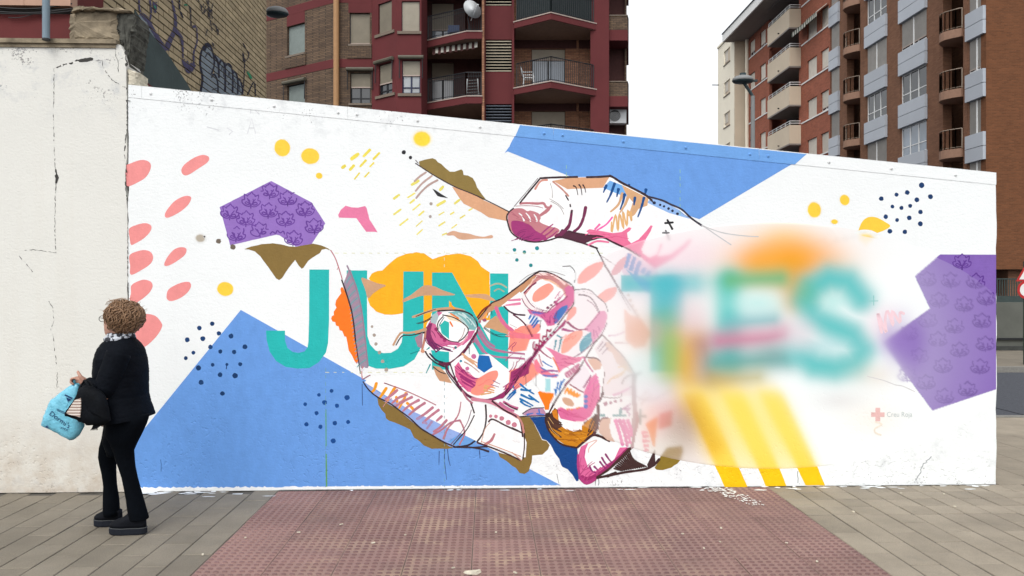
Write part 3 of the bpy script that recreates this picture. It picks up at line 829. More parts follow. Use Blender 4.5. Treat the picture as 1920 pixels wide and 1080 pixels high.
# red-pink sprays of the wrist
poly('f', [(860, 640), (890, 622), (1000, 640), (1100, 658), (1180, 648), (1245, 605), (1268, 612), (1255, 635), (1228, 655), (1235, 720), (1265, 750), (1330, 715), (1400, 640), (1440, 588), (1458, 592), (1440, 640), (1395, 715), (1358, 800), (1365, 840), (1430, 880), (1500, 845), (1530, 752), (1545, 760), (1500, 870), (1620, 850), (1740, 760), (1790, 710), (1810, 720), (1760, 790), (1640, 890), (1480, 980), (1380, 900), (1250, 800), (1050, 710), (900, 675)], (238, 118, 158))
stroke('f', [(1095, 515), (1040, 580), (960, 630)], (246, 96, 178), 14); stroke('f', [(980, 580), (940, 622)], (240, 110, 170), 18)
stroke('f', [(855, 425), (835, 520), (800, 600), (750, 645)], WINE, 24, taper=(1, .9))
# thumb tip: nail side shades
poly('f', [(160, 480), (205, 440), (280, 435), (330, 460), (360, 455), (430, 480), (450, 520), (445, 560), (540, 600), (590, 610), (620, 640), (560, 690), (460, 725), (380, 738), (260, 695), (195, 650), (160, 570)], (200, 128, 136), smooth=True)
poly('f', [(185, 560), (230, 545), (300, 560), (360, 590), (410, 640), (470, 670), (500, 700), (440, 730), (350, 730), (260, 695), (200, 650)], MAG, smooth=True)
hatch('f', [[(255, 480), (285, 505), (300, 545)], [(318, 478), (345, 510), (358, 550)], [(390, 490), (410, 520), (415, 550)]], WHITE, 15, (.5, 1))
hatch('f', [[(560, 578), (500, 625), (440, 680)], [(575, 610), (520, 660), (450, 705)], [(600, 640), (540, 690), (480, 720)]], MAG, 15, (.6, 1))
stroke('f', [(265, 392), (330, 388), (420, 392), (475, 390), (500, 425), (530, 430), (500, 455), (445, 500)], (196, 124, 132), 20)
stroke('f', [(545, 410), (510, 460), (450, 500)], (196, 124, 132), 18)
stroke('f', [(225, 415), (300, 412), (400, 415), (470, 432)], (150, 80, 96), 5)
stroke('f', [(510, 180), (450, 190), (400, 262)], (214, 146, 130), 16); stroke('f', [(560, 195), (640, 260), (700, 325)], (206, 146, 132), 14)
stroke('f', [(535, 210), (552, 260), (555, 340)], (130, 118, 112), 4); stroke('f', [(530, 350), (600, 390), (655, 440)], (130, 118, 112), 4); stroke('f', [(540, 370), (620, 420), (660, 490)], (130, 118, 112), 4)
stroke('f', [(210, 420), (320, 290), (425, 165)], (110, 96, 96), 5)
poly('f', [(590, 690), (640, 620), (700, 640), (780, 665), (900, 680), (1000, 690), (950, 715), (900, 728), (850, 750), (760, 735), (680, 705), (600, 705)], (86, 40, 60))
stroke('f', [(730, 455), (720, 530), (700, 600), (640, 660), (590, 690)], WINE, 26, taper=(.7, 1.3))
# outlines of the thumb
stroke('f', [(265, 385), (350, 280), (440, 172)], LINE, 13, smooth=False); stroke('f', [(445, 165), (560, 158), (780, 152)], LINE, 16); stroke('f', [(865, 155), (970, 152), (1075, 145)], LINE, 17)
stroke('f', [(1070, 142), (1110, 160), (1180, 205), (1290, 260), (1400, 320), (1450, 365)], LINE, 18)
stroke('f', [(1420, 330), (1540, 362), (1620, 400), (1720, 445), (1800, 520), (1900, 590)], (56, 50, 66), 15)
stroke('f', [(1400, 325), (1440, 360), (1470, 385)], LINE, 9)
dots('f', [(1472, 386, 15), (1525, 404, 11), (1560, 417, 11), (1601, 437, 12), (1637, 458, 12), (1681, 484, 13)], 12, (34, 40, 66))
stroke('f', [(1690, 460), (1740, 490), (1800, 530)], (120, 140, 180), 4)
hatch('f', [[(675, 320), (700, 362)], [(715, 400), (718, 420)], [(735, 455), (725, 475)]], LINE, 11, (1, 1))
stroke('f', [(205, 435), (165, 470), (145, 510), (155, 570), (185, 650), (250, 700), (330, 730), (420, 738), (530, 720), (620, 690)], LINE, 12)
stroke('f', [(700, 640), (780, 660), (900, 680), (1000, 690), (1100, 740), (1250, 810), (1350, 870)], (74, 36, 52), 14)
stroke('f', [(620, 690), (720, 715), (850, 755), (960, 795)], (74, 36, 52), 14)
stroke('f', [(850, 745), (920, 715), (1000, 700), (1050, 715)], (74, 36, 52), 9); stroke('f', [(880, 765), (960, 730), (1060, 740)], (236, 120, 160), 16)
stroke('f', [(945, 785), (975, 840), (1020, 930), (1080, 1030), (1120, 1100)], (56, 50, 52), 11); stroke('f', [(980, 850), (1050, 900), (1120, 945)], (150, 140, 140), 4)
hatch('f', [[(1570, 568), (1640, 562)], [(1590, 540), (1635, 622)]], (30, 30, 34), 17, (1, 1)); hatch('f', [[(1548, 655), (1605, 655)], [(1575, 635), (1608, 720)]], (120, 120, 124), 15, (1, 1))
dots('o', [(347, 355, 12), (385, 378, 13), (420, 405, 10), (455, 432, 11), (495, 465, 12), (530, 497, 13)], 12, (200, 105, 150))
poly('o', [(265, 370), (300, 360), (390, 420), (500, 490), (580, 560), (480, 570), (240, 570), (225, 520)], (232, 214, 226))
hatch('o', [[(298, 372), (280, 430), (258, 500)], [(345, 402), (325, 460), (305, 530)], [(395, 440), (370, 500), (350, 570)], [(438, 500), (410, 550)], [(485, 528), (450, 580)]], (88, 156, 205), 36, (.8, 1))
poly('o', [(250, 500), (330, 560), (430, 600), (490, 640), (480, 740), (420, 700), (340, 610)], (70, 170, 205))
# pink ovals behind the fingers
PT.start('painted_oval')
for C, q in (('k', [(735, 235), (760, 150), (850, 60), (960, 12), (1028, 15), (1010, 80), (930, 170), (830, 235), (770, 252)]),):
    poly(C, q, (246, 174, 166), smooth=True)
PT.start('painted_oval'); poly('k', [(880, 500), (940, 410), (1050, 320), (1150, 290), (1180, 315), (1150, 390), (1060, 460), (960, 510), (900, 530)], (243, 178, 170), smooth=True)
PT.start('painted_oval'); poly('o', [(130, 545), (150, 500), (200, 435), (260, 395), (262, 440), (240, 500), (190, 555), (145, 568)], (226, 178, 182), smooth=True)

# ================= lower hand
PT.start('painted_hand', 'lower hand with curled fingers')
# wrist strip of hatching beside U
poly('g', [(320, 560), (355, 470), (380, 395), (405, 395), (430, 470), (465, 580), (500, 720), (530, 860), (548, 1000), (570, 1180), (600, 1500), (520, 1500), (490, 1420), (460, 1180), (430, 980), (400, 820), (365, 680)], (156, 142, 160))
for k in range(24):
    y = 430 + k * 43; x0 = 345 + (y - 430) * .125; wdt = 60 + min(60, k * 6)
    stroke('g', [(x0 + 8, y + 70), (x0 + wdt * .5, y + 20), (x0 + wdt, y - 20)], (100, 168, 172) if k % 2 else (178, 134, 158), 9)
stroke('g', [(365, 348), (385, 395), (430, 490), (470, 600), (510, 760), (535, 900), (560, 1100), (600, 1480)], (150, 128, 148), 15)
stroke('g', [(180, 175), (230, 260), (270, 370), (310, 500)], (190, 110, 120), 11); stroke('g', [(265, 365), (252, 395)], (190, 110, 120), 6)
stroke('g', [(305, 510), (340, 610), (385, 750), (420, 880), (445, 1050), (460, 1200)], LINE, 14); stroke('h', [(460, 360), (475, 450), (490, 560), (515, 720)], LINE, 9)
stroke('h', [(545, 640), (530, 700), (535, 780)], (200, 120, 130), 10); stroke('h', [(548, 785), (600, 752), (625, 740)], (150, 80, 100), 9); stroke('h', [(535, 690), (560, 655)], (230, 230, 235), 16)
dots('h', [(645, 195, 15), (670, 290, 18), (690, 390, 19), (730, 485, 20), (765, 585, 20), (806, 680, 22)], 18, (178, 164, 152), .15)
# tan clouds over the letters
for q in ([(525, 490), (600, 505), (700, 545), (800, 570), (740, 605), (660, 660), (600, 715), (570, 620)], [(995, 760), (1000, 725), (1080, 680), (1170, 610), (1240, 570), (1340, 580), (1440, 625), (1580, 675), (1460, 685), (1230, 685), (1100, 720)],
          [(1100, 915), (1200, 880), (1310, 840), (1420, 822), (1560, 815), (1700, 850), (1600, 845), (1420, 850), (1260, 885), (1120, 935)]):
    poly('g', q, DUST, smooth=True)
poly('i', [(550, 440), (640, 430), (780, 428), (840, 460), (880, 485), (890, 505), (820, 500), (720, 475), (600, 465)], (212, 164, 124), smooth=True)
stroke('i', [(840, 335), (900, 312), (960, 318), (1020, 355)], (176, 176, 150), 16); stroke('i', [(880, 395), (930, 370), (990, 400)], (176, 176, 150), 14)
stroke('i', [(390, 520), (400, 560), (430, 590)], GOLD, 22, taper=(.4, 1.2))
# pointer finger back
poly('i', [(840, 540), (960, 470), (1080, 390), (1200, 310), (1300, 240), (1390, 180), (1330, 260), (1210, 390), (1100, 470), (1000, 550), (900, 590), (800, 650), (720, 740), (690, 710)], (204, 150, 110))
poly('i', [(760, 800), (830, 720), (900, 670), (950, 730), (1040, 820), (1040, 880), (950, 860), (840, 815)], (206, 158, 118))
poly('i', [(960, 560), (1170, 400), (1260, 640), (1420, 780), (1400, 860), (1310, 900), (1100, 860), (1040, 800), (1040, 600)], WHITE)
stroke('i', [(900, 580), (950, 700), (1020, 790), (1100, 850)], ROSE, 38); stroke('i', [(1040, 500), (1170, 490)], (226, 130, 165), 26, taper=(.6, 1)); stroke('i', [(1010, 555), (1170, 535)], (226, 130, 165), 26, taper=(.6, 1))
poly('i', [(1060, 880), (1100, 840), (1180, 790), (1280, 770), (1390, 760), (1400, 830), (1330, 900), (1280, 940), (1240, 1060), (1100, 1080), (1040, 1050)], SALMON)
poly('i', [(1040, 860), (1100, 850), (1250, 880), (1400, 870), (1400, 940), (1200, 930), (1060, 920)], (240, 124, 142))
stroke('i', [(990, 565), (1040, 615), (1120, 655), (1225, 665)], (70, 36, 56), 16); stroke('i', [(1095, 660), (1180, 720), (1250, 800), (1310, 910)], (96, 34, 62), 15)
stroke('i', [(1060, 770), (1135, 808)], (170, 150, 150), 4); stroke('i', [(760, 810), (860, 880), (960, 910), (1050, 905)], (40, 96, 100), 7); stroke('i', [(840, 870), (940, 885), (1040, 880)], (40, 96, 100), 5)
# teal-striped gap between pointer and thumb finger
for q in ([(640, 920), (700, 1000), (760, 1080)], [(690, 840), (760, 960), (840, 1040), (1000, 1080)], [(720, 830), (800, 960), (880, 1020)]): stroke('i', q, (168, 118, 150), 26)
stroke('j', [(590, 360), (650, 470), (720, 560), (830, 590), (1000, 600), (1100, 610)], (186, 118, 150), 18); stroke('j', [(630, 330), (720, 470), (850, 530), (1100, 560)], (186, 118, 150), 16)
stroke('j', [(690, 290), (780, 350), (860, 385), (940, 385)], (36, 96, 100), 6)
# index tip (left finger with square nail)
poly('j', [(95, 330), (110, 250), (170, 175), (220, 125), (320, 115), (430, 118), (530, 145), (600, 200), (625, 270), (610, 340), (570, 420), (480, 540), (400, 620), (310, 655), (250, 655), (180, 620), (110, 560), (80, 500), (90, 420)], WHITE)
poly('j', [(150, 520), (335, 540), (335, 650), (250, 655), (170, 600)], TEAL); poly('j', [(240, 270), (290, 220), (335, 240), (335, 410), (260, 350)], (42, 186, 178))
poly('j', [(200, 260), (230, 175), (270, 140), (220, 128), (150, 210), (100, 300), (110, 400), (160, 470), (220, 500), (330, 470), (480, 470), (560, 400), (600, 320), (530, 330), (520, 400), (450, 445), (380, 440), (290, 400), (220, 330)], (214, 104, 152))
poly('j', [(150, 180), (210, 135), (230, 180), (200, 260), (150, 240)], (176, 196, 200)); poly('j', [(320, 140), (430, 120), (540, 150), (600, 205), (620, 280), (600, 320), (530, 310), (470, 230), (380, 165)], (128, 184, 184))
hatch('j', [[(430, 150), (500, 190), (560, 260)], [(470, 150), (540, 200), (600, 280)], [(400, 160), (470, 215), (530, 290)]], (196, 220, 218), 14, (1, 1))
poly('j', [(95, 330), (130, 250), (165, 250), (150, 320), (150, 380), (190, 440), (230, 500), (180, 520), (130, 470), (95, 400)], (136, 44, 100))
poly('j', [(290, 165), (400, 190), (480, 250), (535, 320), (500, 390), (430, 440), (340, 420), (338, 240), (300, 215)], WHITE); poly('j', [(290, 165), (360, 160), (440, 200), (470, 250), (400, 225), (340, 215)], (250, 224, 190))
stroke('j', [(350, 150), (430, 200)], ORANGE, 12); stroke('j', [(345, 235), (370, 280)], ORANGE, 14)
hatch('j', [[(210, 500), (270, 510), (370, 535)], [(160, 440), (200, 500), (230, 520)], [(190, 450), (260, 490), (350, 520)], [(130, 430), (170, 500), (200, 530)], [(200, 540), (260, 500)]], (104, 36, 92), 14)
dots('j', [(205, 310, 20), (260, 385, 18), (290, 422, 20)], 18, (170, 50, 110)); stroke('j', [(195, 300), (240, 370), (300, 420)], (150, 40, 100), 12)
stroke('j', [(220, 125), (330, 118), (440, 120), (540, 150), (600, 210), (625, 290), (605, 370)], LINE, 14)
stroke('j', [(275, 180), (230, 230), (215, 290), (230, 330), (290, 395), (350, 430), (430, 440)], LINE, 9); stroke('j', [(270, 165), (380, 190), (480, 250), (530, 315), (490, 390), (430, 435)], LINE, 10)
stroke('j', [(285, 190), (240, 260), (230, 310)], (60, 110, 112), 7); stroke('j', [(495, 300), (470, 380), (430, 425)], (150, 100, 90), 5)
stroke('j', [(605, 350), (560, 430), (490, 530), (400, 620), (330, 660), (240, 655)], (104, 30, 66), 34, taper=(.6, 1)); stroke('j', [(520, 380), (460, 460), (380, 510)], (242, 160, 180), 14)
stroke('j', [(95, 330), (85, 430), (60, 520)], (196, 140, 120), 18); stroke('j', [(95, 535), (130, 590), (200, 650), (290, 690), (310, 670)], LINE, 13); stroke('j', [(140, 555), (200, 620), (270, 645)], (40, 36, 60), 16)
hatch('j', [[(0, 180), (100, 140), (200, 105)], [(160, 185), (90, 225), (5, 250)], [(150, 205), (80, 240), (20, 255)]], LINE, 8)
stroke('j', [(0, 345), (60, 320), (100, 310)], DUST, 26); stroke('j', [(0, 360), (90, 345)], LINE, 10); stroke('h', [(885, 400), (965, 270), (1060, 265), (1230, 235)], DUST, 22); stroke('h', [(915, 402), (985, 300), (1100, 290), (1235, 255)], LINE, 11)
poly('h', [(1125, 320), (1215, 260), (1210, 440), (1160, 420)], (168, 132, 150)); stroke('h', [(1245, 270), (1215, 430), (1205, 470)], (200, 130, 110), 16); dots('h', [(1215, 470, 22)], 20, (210, 150, 120))
hatch('h', [[(1080, 500), (1180, 465)], [(1290, 430), (1260, 455)], [(1300, 620), (1255, 715)]], (20, 150, 150), 14); dots('j', [(400, 495, 14), (575, 435, 14)], 12, (30, 110, 120))
# finger body below the nail: pink, tan strut
poly('j', [(170, 680), (240, 690), (310, 760), (360, 850), (450, 1010), (430, 1030), (350, 970), (250, 850), (200, 770)], (206, 158, 122)); stroke('j', [(175, 690), (240, 740), (300, 760)], LINE, 9)
poly('j', [(340, 665), (420, 600), (480, 560), (620, 570), (740, 560), (940, 720), (950, 840), (900, 960), (820, 1010), (640, 1020), (520, 960), (440, 870), (390, 780)], WHITE)
poly('j', [(390, 690), (430, 640), (480, 720), (600, 800), (640, 860), (610, 960), (520, 940), (440, 860), (400, 780)], (226, 104, 150)); hatch('j', [[(460, 730), (560, 800), (680, 810)], [(450, 790), (540, 850), (600, 880)], [(500, 800), (570, 860), (610, 920)], [(470, 840), (560, 890), (650, 920)], [(440, 760), (500, 800), (600, 850)]], (160, 44, 112), 18)
poly('j', [(600, 880), (620, 820), (690, 770), (760, 735), (820, 730), (830, 780), (790, 850), (720, 930), (640, 980), (560, 960), (560, 920)], SALMON, smooth=True); hatch('j', [[(690, 900), (790, 930)], [(690, 930), (790, 950)], [(700, 880), (800, 905)], [(660, 970), (760, 955)]], (222, 168, 112), 18)
hatch('j', [[(780, 830), (850, 865)], [(760, 870), (840, 895)]], (150, 110, 130), 10); poly('j', [(640, 570), (740, 580), (775, 690), (690, 750), (620, 700), (625, 620)], (20, 104, 180))
dots('j', [(585, 585, 26), (520, 708, 20)], 22, (206, 112, 160)); hatch('j', [[(470, 560), (560, 630), (620, 690)], [(490, 590), (580, 660)], [(540, 610), (620, 650)]], (222, 168, 130), 20); hatch('j', [[(490, 640), (560, 680), (640, 745)]], (190, 150, 140), 12); dots('j', [(455, 632, 13)], 12, (30, 130, 160))
stroke('j', [(310, 670), (330, 740), (400, 830), (470, 930), (560, 1000), (700, 1030), (800, 1010), (900, 960)], (96, 32, 68), 16, taper=(.8, 2)); stroke('j', [(345, 660), (380, 760), (410, 840)], LINE, 12); stroke('j', [(300, 690), (310, 740), (350, 800), (460, 940)], LINE, 9); stroke('j', [(540, 470), (540, 560)], (130, 130, 130), 5)
# ring of magenta running from pointer knuckle down
poly('k', [(250, 1000), (420, 860), (560, 700), (600, 650), (620, 700), (540, 760), (400, 900), (300, 1020), (260, 1080), (220, 1080)], (168, 60, 112))
poly('j', [(1200, 560), (1240, 520), (1180, 600), (1130, 680), (1140, 760), (1060, 800), (1000, 870), (930, 960), (880, 1010), (800, 1020), (720, 1020), (830, 990), (900, 930), (940, 850), (960, 740), (1060, 690), (1140, 600)], (156, 46, 104)); poly('j', [(950, 730), (1000, 710), (1100, 690), (1150, 640), (1180, 650), (1260, 740), (1200, 800), (1100, 870), (1010, 920), (960, 900), (900, 910), (940, 850)], SALMON)
poly('j', [(960, 740), (1060, 690), (1180, 570), (1230, 540), (1150, 690), (1140, 760), (1050, 800), (960, 920), (900, 960), (950, 850)], (158, 48, 106))
stroke('j', [(1230, 520), (1150, 630), (1040, 760), (960, 870), (900, 960)], (70, 26, 52), 9); stroke('l', [(380, 180), (320, 260), (200, 420), (120, 560), (40, 650)], (70, 26, 52), 9)
stroke('k', [(520, 720), (430, 830), (330, 930), (240, 1060)], LINE, 8); stroke('k', [(445, 720), (430, 790), (395, 770), (385, 850), (350, 840), (345, 920), (310, 890), (300, 970), (270, 930), (260, 1000), (235, 960), (250, 900)], (160, 40, 90), 16)
dots('k', [(475, 800, 16), (430, 830, 14), (395, 870, 15), (360, 905, 14), (335, 945, 16)], 14, (150, 40, 90))
stroke('k', [(300, 975), (350, 1030), (420, 1075)], (150, 50, 90), 16)
# pointer finger-tip with nail
poly('k', [(105, 420), (130, 360), (250, 200), (320, 120), (420, 130), (540, 170), (640, 250), (700, 300), (700, 460), (620, 600), (520, 720), (440, 760), (360, 660), (200, 560), (160, 510)], (252, 240, 240))
poly('k', [(130, 360), (220, 240), (300, 150), (420, 140), (560, 200), (690, 300), (700, 400), (600, 380), (560, 310), (450, 230), (330, 195), (260, 240), (190, 330), (150, 390)], (206, 140, 138)); stroke('k', [(280, 155), (400, 145), (520, 190), (600, 260)], (248, 214, 208), 22); stroke('k', [(330, 205), (420, 215), (520, 280), (600, 390)], (240, 190, 160), 18); stroke('k', [(170, 330), (240, 200)], (244, 200, 180), 14)
poly('k', [(150, 380), (260, 240), (340, 200), (450, 250), (570, 320), (600, 400), (410, 555), (300, 540), (210, 470)], (252, 248, 248))
poly('k', [(228, 420), (250, 350), (320, 290), (400, 250), (440, 258), (470, 300), (440, 350), (380, 410), (310, 445), (250, 455)], (250, 160, 142), smooth=True)
poly('k', [(590, 300), (640, 270), (700, 300), (702, 420), (690, 470), (620, 560), (560, 610), (470, 720), (400, 730), (360, 660), (300, 620), (200, 590), (170, 540), (230, 545), (400, 580), (520, 480), (610, 400)], (216, 108, 156))
poly('k', [(465, 620), (500, 560), (560, 510), (620, 490), (630, 520), (590, 590), (530, 670), (480, 710)], (52, 112, 186)); poly('k', [(210, 560), (300, 570), (380, 580), (330, 595), (230, 585)], (84, 110, 196))
hatch('k', [[(215, 605), (190, 650)], [(255, 610), (200, 700)], [(285, 630), (220, 725)], [(300, 660), (235, 750)]], (36, 108, 186), 22, (1, .8))
stroke('k', [(135, 355), (200, 290), (270, 240)], (128, 34, 82), 14); stroke('k', [(110, 415), (150, 490), (220, 550), (310, 570), (400, 578)], (150, 70, 100), 8); stroke('k', [(150, 385), (210, 480), (290, 535), (395, 560)], (120, 50, 90), 8); stroke('k', [(395, 578), (470, 500), (560, 450), (620, 390)], (150, 50, 100), 13)
dots('k', [(402, 523, 17), (442, 492, 14), (483, 458, 16)], 14, (110, 30, 72)); stroke('k', [(470, 700), (480, 640), (510, 555)], (130, 30, 90), 8); stroke('k', [(225, 470), (350, 550)], (190, 190, 190), 3); stroke('k', [(325, 660), (315, 760)], LINE, 7); stroke('k', [(430, 620), (425, 700)], (150, 40, 110), 7)
stroke('k', [(0, 330), (130, 240), (240, 150), (320, 110), (450, 140), (580, 210), (690, 290), (700, 460), (600, 600), (510, 720)], (56, 30, 38), 12); stroke('k', [(80, 240), (180, 160), (310, 105)], (120, 110, 110), 4); stroke('k', [(330, 105), (450, 115), (600, 160)], (150, 140, 140), 4); stroke('k', [(570, 57), (655, 52)], LINE, 7); stroke('k', [(655, 52), (700, 100), (712, 160), (705, 240)], (70, 64, 68), 6)
stroke('i', [(700, 710), (780, 610), (850, 530), (960, 480), (1060, 410), (1180, 320), (1280, 240), (1390, 170)], LINE, 17, taper=(.7, .8)); stroke('i', [(690, 690), (760, 600), (840, 550)], (140, 50, 30), 16)
dots('i', [(770, 720, 22), (715, 740, 16), (705, 810, 18), (645, 965, 14)], 16, (170, 90, 120), .2); stroke('i', [(800, 640), (760, 700)], (250, 160, 80), 18); stroke('i', [(830, 640), (800, 690)], (250, 250, 250), 14); hatch('i', [[(808, 640), (812, 690)], [(850, 620), (856, 670)]], (30, 80, 84), 7)
# second finger tip (pale, veiled)
poly('k', [(700, 330), (860, 315), (960, 390), (1050, 480), (1080, 570), (1070, 680), (1010, 820), (920, 920), (800, 1000), (700, 1080), (480, 1080), (400, 1000), (440, 900), (560, 780), (620, 660), (700, 480)], (244, 238, 240))
poly('k', [(980, 560), (1050, 560), (1075, 620), (1040, 740), (960, 860), (900, 920), (890, 800), (800, 770), (860, 710), (920, 640)], (226, 150, 186)); poly('k', [(620, 620), (640, 560), (690, 510), (725, 530), (715, 590), (660, 650), (610, 670)], (246, 166, 156), smooth=True)
poly('k', [(555, 1030), (560, 940), (600, 850), (700, 790), (790, 780), (780, 860), (700, 950), (620, 1020)], (246, 170, 152), smooth=True); poly('k', [(770, 900), (830, 830), (890, 790), (900, 900), (850, 980), (770, 1030), (755, 960)], (78, 158, 178)); hatch('k', [[(890, 850), (800, 900)], [(890, 930), (800, 980)], [(800, 850), (870, 860)]], (130, 196, 206), 7)
hatch('k', [[(505, 830), (560, 870), (530, 900)], [(495, 880), (485, 950), (470, 1000)], [(550, 880), (540, 940), (520, 1020)], [(570, 850), (545, 880)]], (48, 140, 156), 18); hatch('k', [[(915, 770), (930, 870)], [(970, 730), (990, 790)], [(940, 780), (970, 850)]], (190, 100, 150), 12)
stroke('k', [(700, 320), (860, 318), (950, 390), (1050, 480), (1078, 570)], (110, 100, 104), 9); stroke('k', [(750, 375), (850, 390), (920, 450), (985, 575)], (110, 90, 100), 14, taper=(1, .6)); stroke('k', [(845, 435), (920, 490), (970, 575)], (150, 110, 130), 8); stroke('k', [(985, 580), (900, 680), (850, 740)], (160, 80, 120), 8)
stroke('k', [(620, 680), (690, 740), (760, 770), (850, 760)], (150, 50, 100), 16, taper=(1.6, .6)); stroke('k', [(560, 760), (640, 780), (700, 785)], (170, 70, 130), 22, taper=(1.4, .5)); stroke('k', [(1070, 690), (1000, 830), (900, 930), (780, 1030), (690, 1080)], (140, 90, 120), 11); stroke('k', [(720, 360), (790, 335), (930, 380)], (160, 150, 150), 3)
# lower palm, knuckles
poly('l', [(440, 160), (520, 190), (620, 240), (740, 270), (830, 260), (800, 310), (720, 340), (620, 390), (580, 430), (560, 340), (530, 260)], (230, 130, 165)); poly('l', [(330, 300), (360, 280), (420, 380), (500, 430), (580, 440), (560, 475), (450, 470), (350, 410), (330, 350)], (240, 130, 150))
poly('l', [(385, 200), (440, 170), (510, 230), (555, 330), (565, 400), (480, 390), (410, 370), (360, 290)], WHITE); hatch('l', [[(380, 185), (440, 240), (510, 285)]], (160, 60, 100), 16); hatch('l', [[(415, 305), (460, 340), (520, 368)], [(395, 370), (450, 400), (520, 415)]], (40, 110, 180), 14); stroke('l', [(400, 420), (480, 405), (570, 410)], (160, 90, 150), 16); stroke('l', [(415, 450), (500, 460), (575, 450)], (100, 120, 190), 18); stroke('l', [(520, 270), (560, 350), (590, 420)], (240, 120, 70), 12); stroke('l', [(380, 240), (400, 320), (420, 360)], (180, 110, 130), 12)
poly('l', [(445, 485), (498, 485), (495, 560), (500, 615), (440, 620), (448, 560)], (120, 206, 214), alpha=.7)
poly('l', [(370, 625), (385, 612), (450, 625), (535, 632), (525, 680), (490, 740), (480, 800), (440, 800), (435, 760), (400, 690)], (255, 128, 24)); hatch('l', [[(190, 540), (250, 590), (330, 640)], [(200, 595), (260, 605), (300, 600)], [(200, 648), (290, 690), (350, 700)], [(280, 655), (340, 700), (380, 725)], [(190, 690), (250, 720), (320, 760)], [(195, 715), (240, 750), (300, 772)]], (10, 116, 182), 20); hatch('l', [[(120, 560), (130, 590)], [(145, 600), (90, 650), (55, 690)], [(120, 620), (80, 650)], [(145, 620), (70, 700)]], (16, 108, 178), 16)
hatch('l', [[(640, 490), (600, 560), (590, 640)], [(610, 510), (580, 600)], [(575, 520), (560, 600), (550, 640)], [(545, 590), (550, 660)]], (40, 116, 190), 16)
poly('l', [(640, 430), (780, 330), (800, 340), (770, 400), (680, 480), (650, 470)], (196, 120, 150)); hatch('l', [[(660, 440), (690, 480)], [(700, 400), (730, 440)], [(740, 370), (760, 400)], [(680, 420), (705, 455)]], (236, 206, 216), 8)
poly('l', [(870, 290), (960, 275), (1020, 340), (1000, 390), (940, 400), (900, 340)], (222, 178, 156)); poly('l', [(680, 500), (760, 420), (830, 340), (880, 400), (910, 460), (860, 560), (830, 610), (740, 570)], (242, 234, 240))
# ring finger with ochre shading
poly('l', [(500, 830), (560, 700), (640, 580), (700, 540), (830, 620), (830, 780), (800, 850), (840, 920), (880, 950), (880, 1010), (740, 1010), (600, 960)], (252, 248, 244)); poly('l', [(835, 620), (900, 480), (960, 430), (1000, 560), (1000, 640), (960, 760), (910, 860), (830, 920), (740, 920), (600, 890), (560, 800), (600, 770), (660, 800), (740, 790), (800, 770), (835, 770)], (226, 112, 160))
stroke('l', [(640, 640), (670, 580), (680, 640), (710, 590), (705, 650), (740, 610), (730, 665), (770, 630), (760, 675), (800, 640)], (250, 150, 40), 17); poly('l', [(615, 690), (640, 675), (700, 690), (735, 740), (720, 765), (660, 755), (625, 720)], (212, 168, 138), smooth=True); dots('l', [(855, 668, 20), (855, 715, 20), (855, 765, 22)], 20, (84, 118, 190)); hatch('l', [[(660, 800), (690, 790)], [(700, 800), (730, 792)], [(760, 790), (800, 775)]], (240, 130, 40), 16)
hatch('l', [[(990, 500), (940, 540), (880, 600)], [(1000, 560), (940, 590), (880, 640)], [(980, 470), (920, 510), (860, 590)]], (236, 90, 170), 14); stroke('l', [(690, 540), (750, 580), (830, 625)], (150, 40, 80), 12); stroke('l', [(830, 580), (880, 500), (910, 450)], (150, 50, 110), 14)
poly('l', [(500, 840), (540, 780), (570, 800), (580, 880), (600, 950), (740, 1000), (860, 1010), (830, 930), (900, 890), (960, 840), (985, 880), (980, 1000), (930, 1060), (820, 1080), (560, 1080), (470, 980), (450, 880)], (90, 56, 42))
poly('n', [(400, 300), (470, 370), (530, 340), (640, 390), (740, 390), (740, 330), (820, 260), (900, 220), (915, 340), (860, 430), (760, 500), (680, 555), (560, 530), (460, 460), (390, 370)], (206, 132, 20)); poly('n', [(420, 170), (470, 150), (490, 230), (490, 290), (450, 270)], (216, 130, 30)); poly('n', [(490, 240), (560, 270), (740, 300), (735, 370), (650, 390), (560, 360), (500, 310)], WHITE)
hatch('n', [[(380, 210), (440, 290), (530, 320)], [(370, 230), (430, 340), (520, 390)], [(365, 260), (420, 370), (520, 450)], [(400, 210), (450, 260), (520, 300)], [(900, 240), (860, 350), (800, 430)], [(915, 300), (870, 400), (820, 450)], [(890, 210), (840, 300), (810, 390)]], (76, 46, 38), 22, (1.2, .6)); hatch('n', [[(560, 400), (680, 420), (790, 400)], [(560, 480), (680, 470), (780, 450)]], (224, 156, 50), 10); hatch('n', [[(380, 280), (430, 380), (500, 440)], [(760, 330), (850, 310)], [(390, 240), (440, 310)]], (236, 190, 120), 5)
stroke('n', [(365, 210), (355, 280), (390, 380), (460, 470), (540, 530), (680, 560)], (60, 36, 34), 16); stroke('n', [(690, 560), (760, 500), (850, 430), (930, 440), (1030, 490)], (70, 40, 40), 22); stroke('n', [(910, 100), (915, 200), (905, 320), (870, 420)], (96, 62, 66), 24)
stroke('l', [(1020, 40), (940, 130), (860, 260), (790, 380), (690, 500), (620, 600), (540, 720), (480, 840)], (90, 50, 62), 13); stroke('l', [(490, 820), (560, 700), (620, 600)], (60, 40, 46), 9); stroke('l', [(640, 560), (720, 470), (800, 380)], (130, 50, 84), 20)
stroke('l', [(860, 270), (960, 280), (1025, 340), (1045, 430), (1030, 560), (1020, 660), (970, 740), (980, 860)], (120, 90, 92), 13); stroke('l', [(830, 260), (870, 340), (930, 420)], (196, 110, 150), 16); stroke('l', [(1030, 620), (1010, 680), (980, 720)], (84, 50, 60), 22)
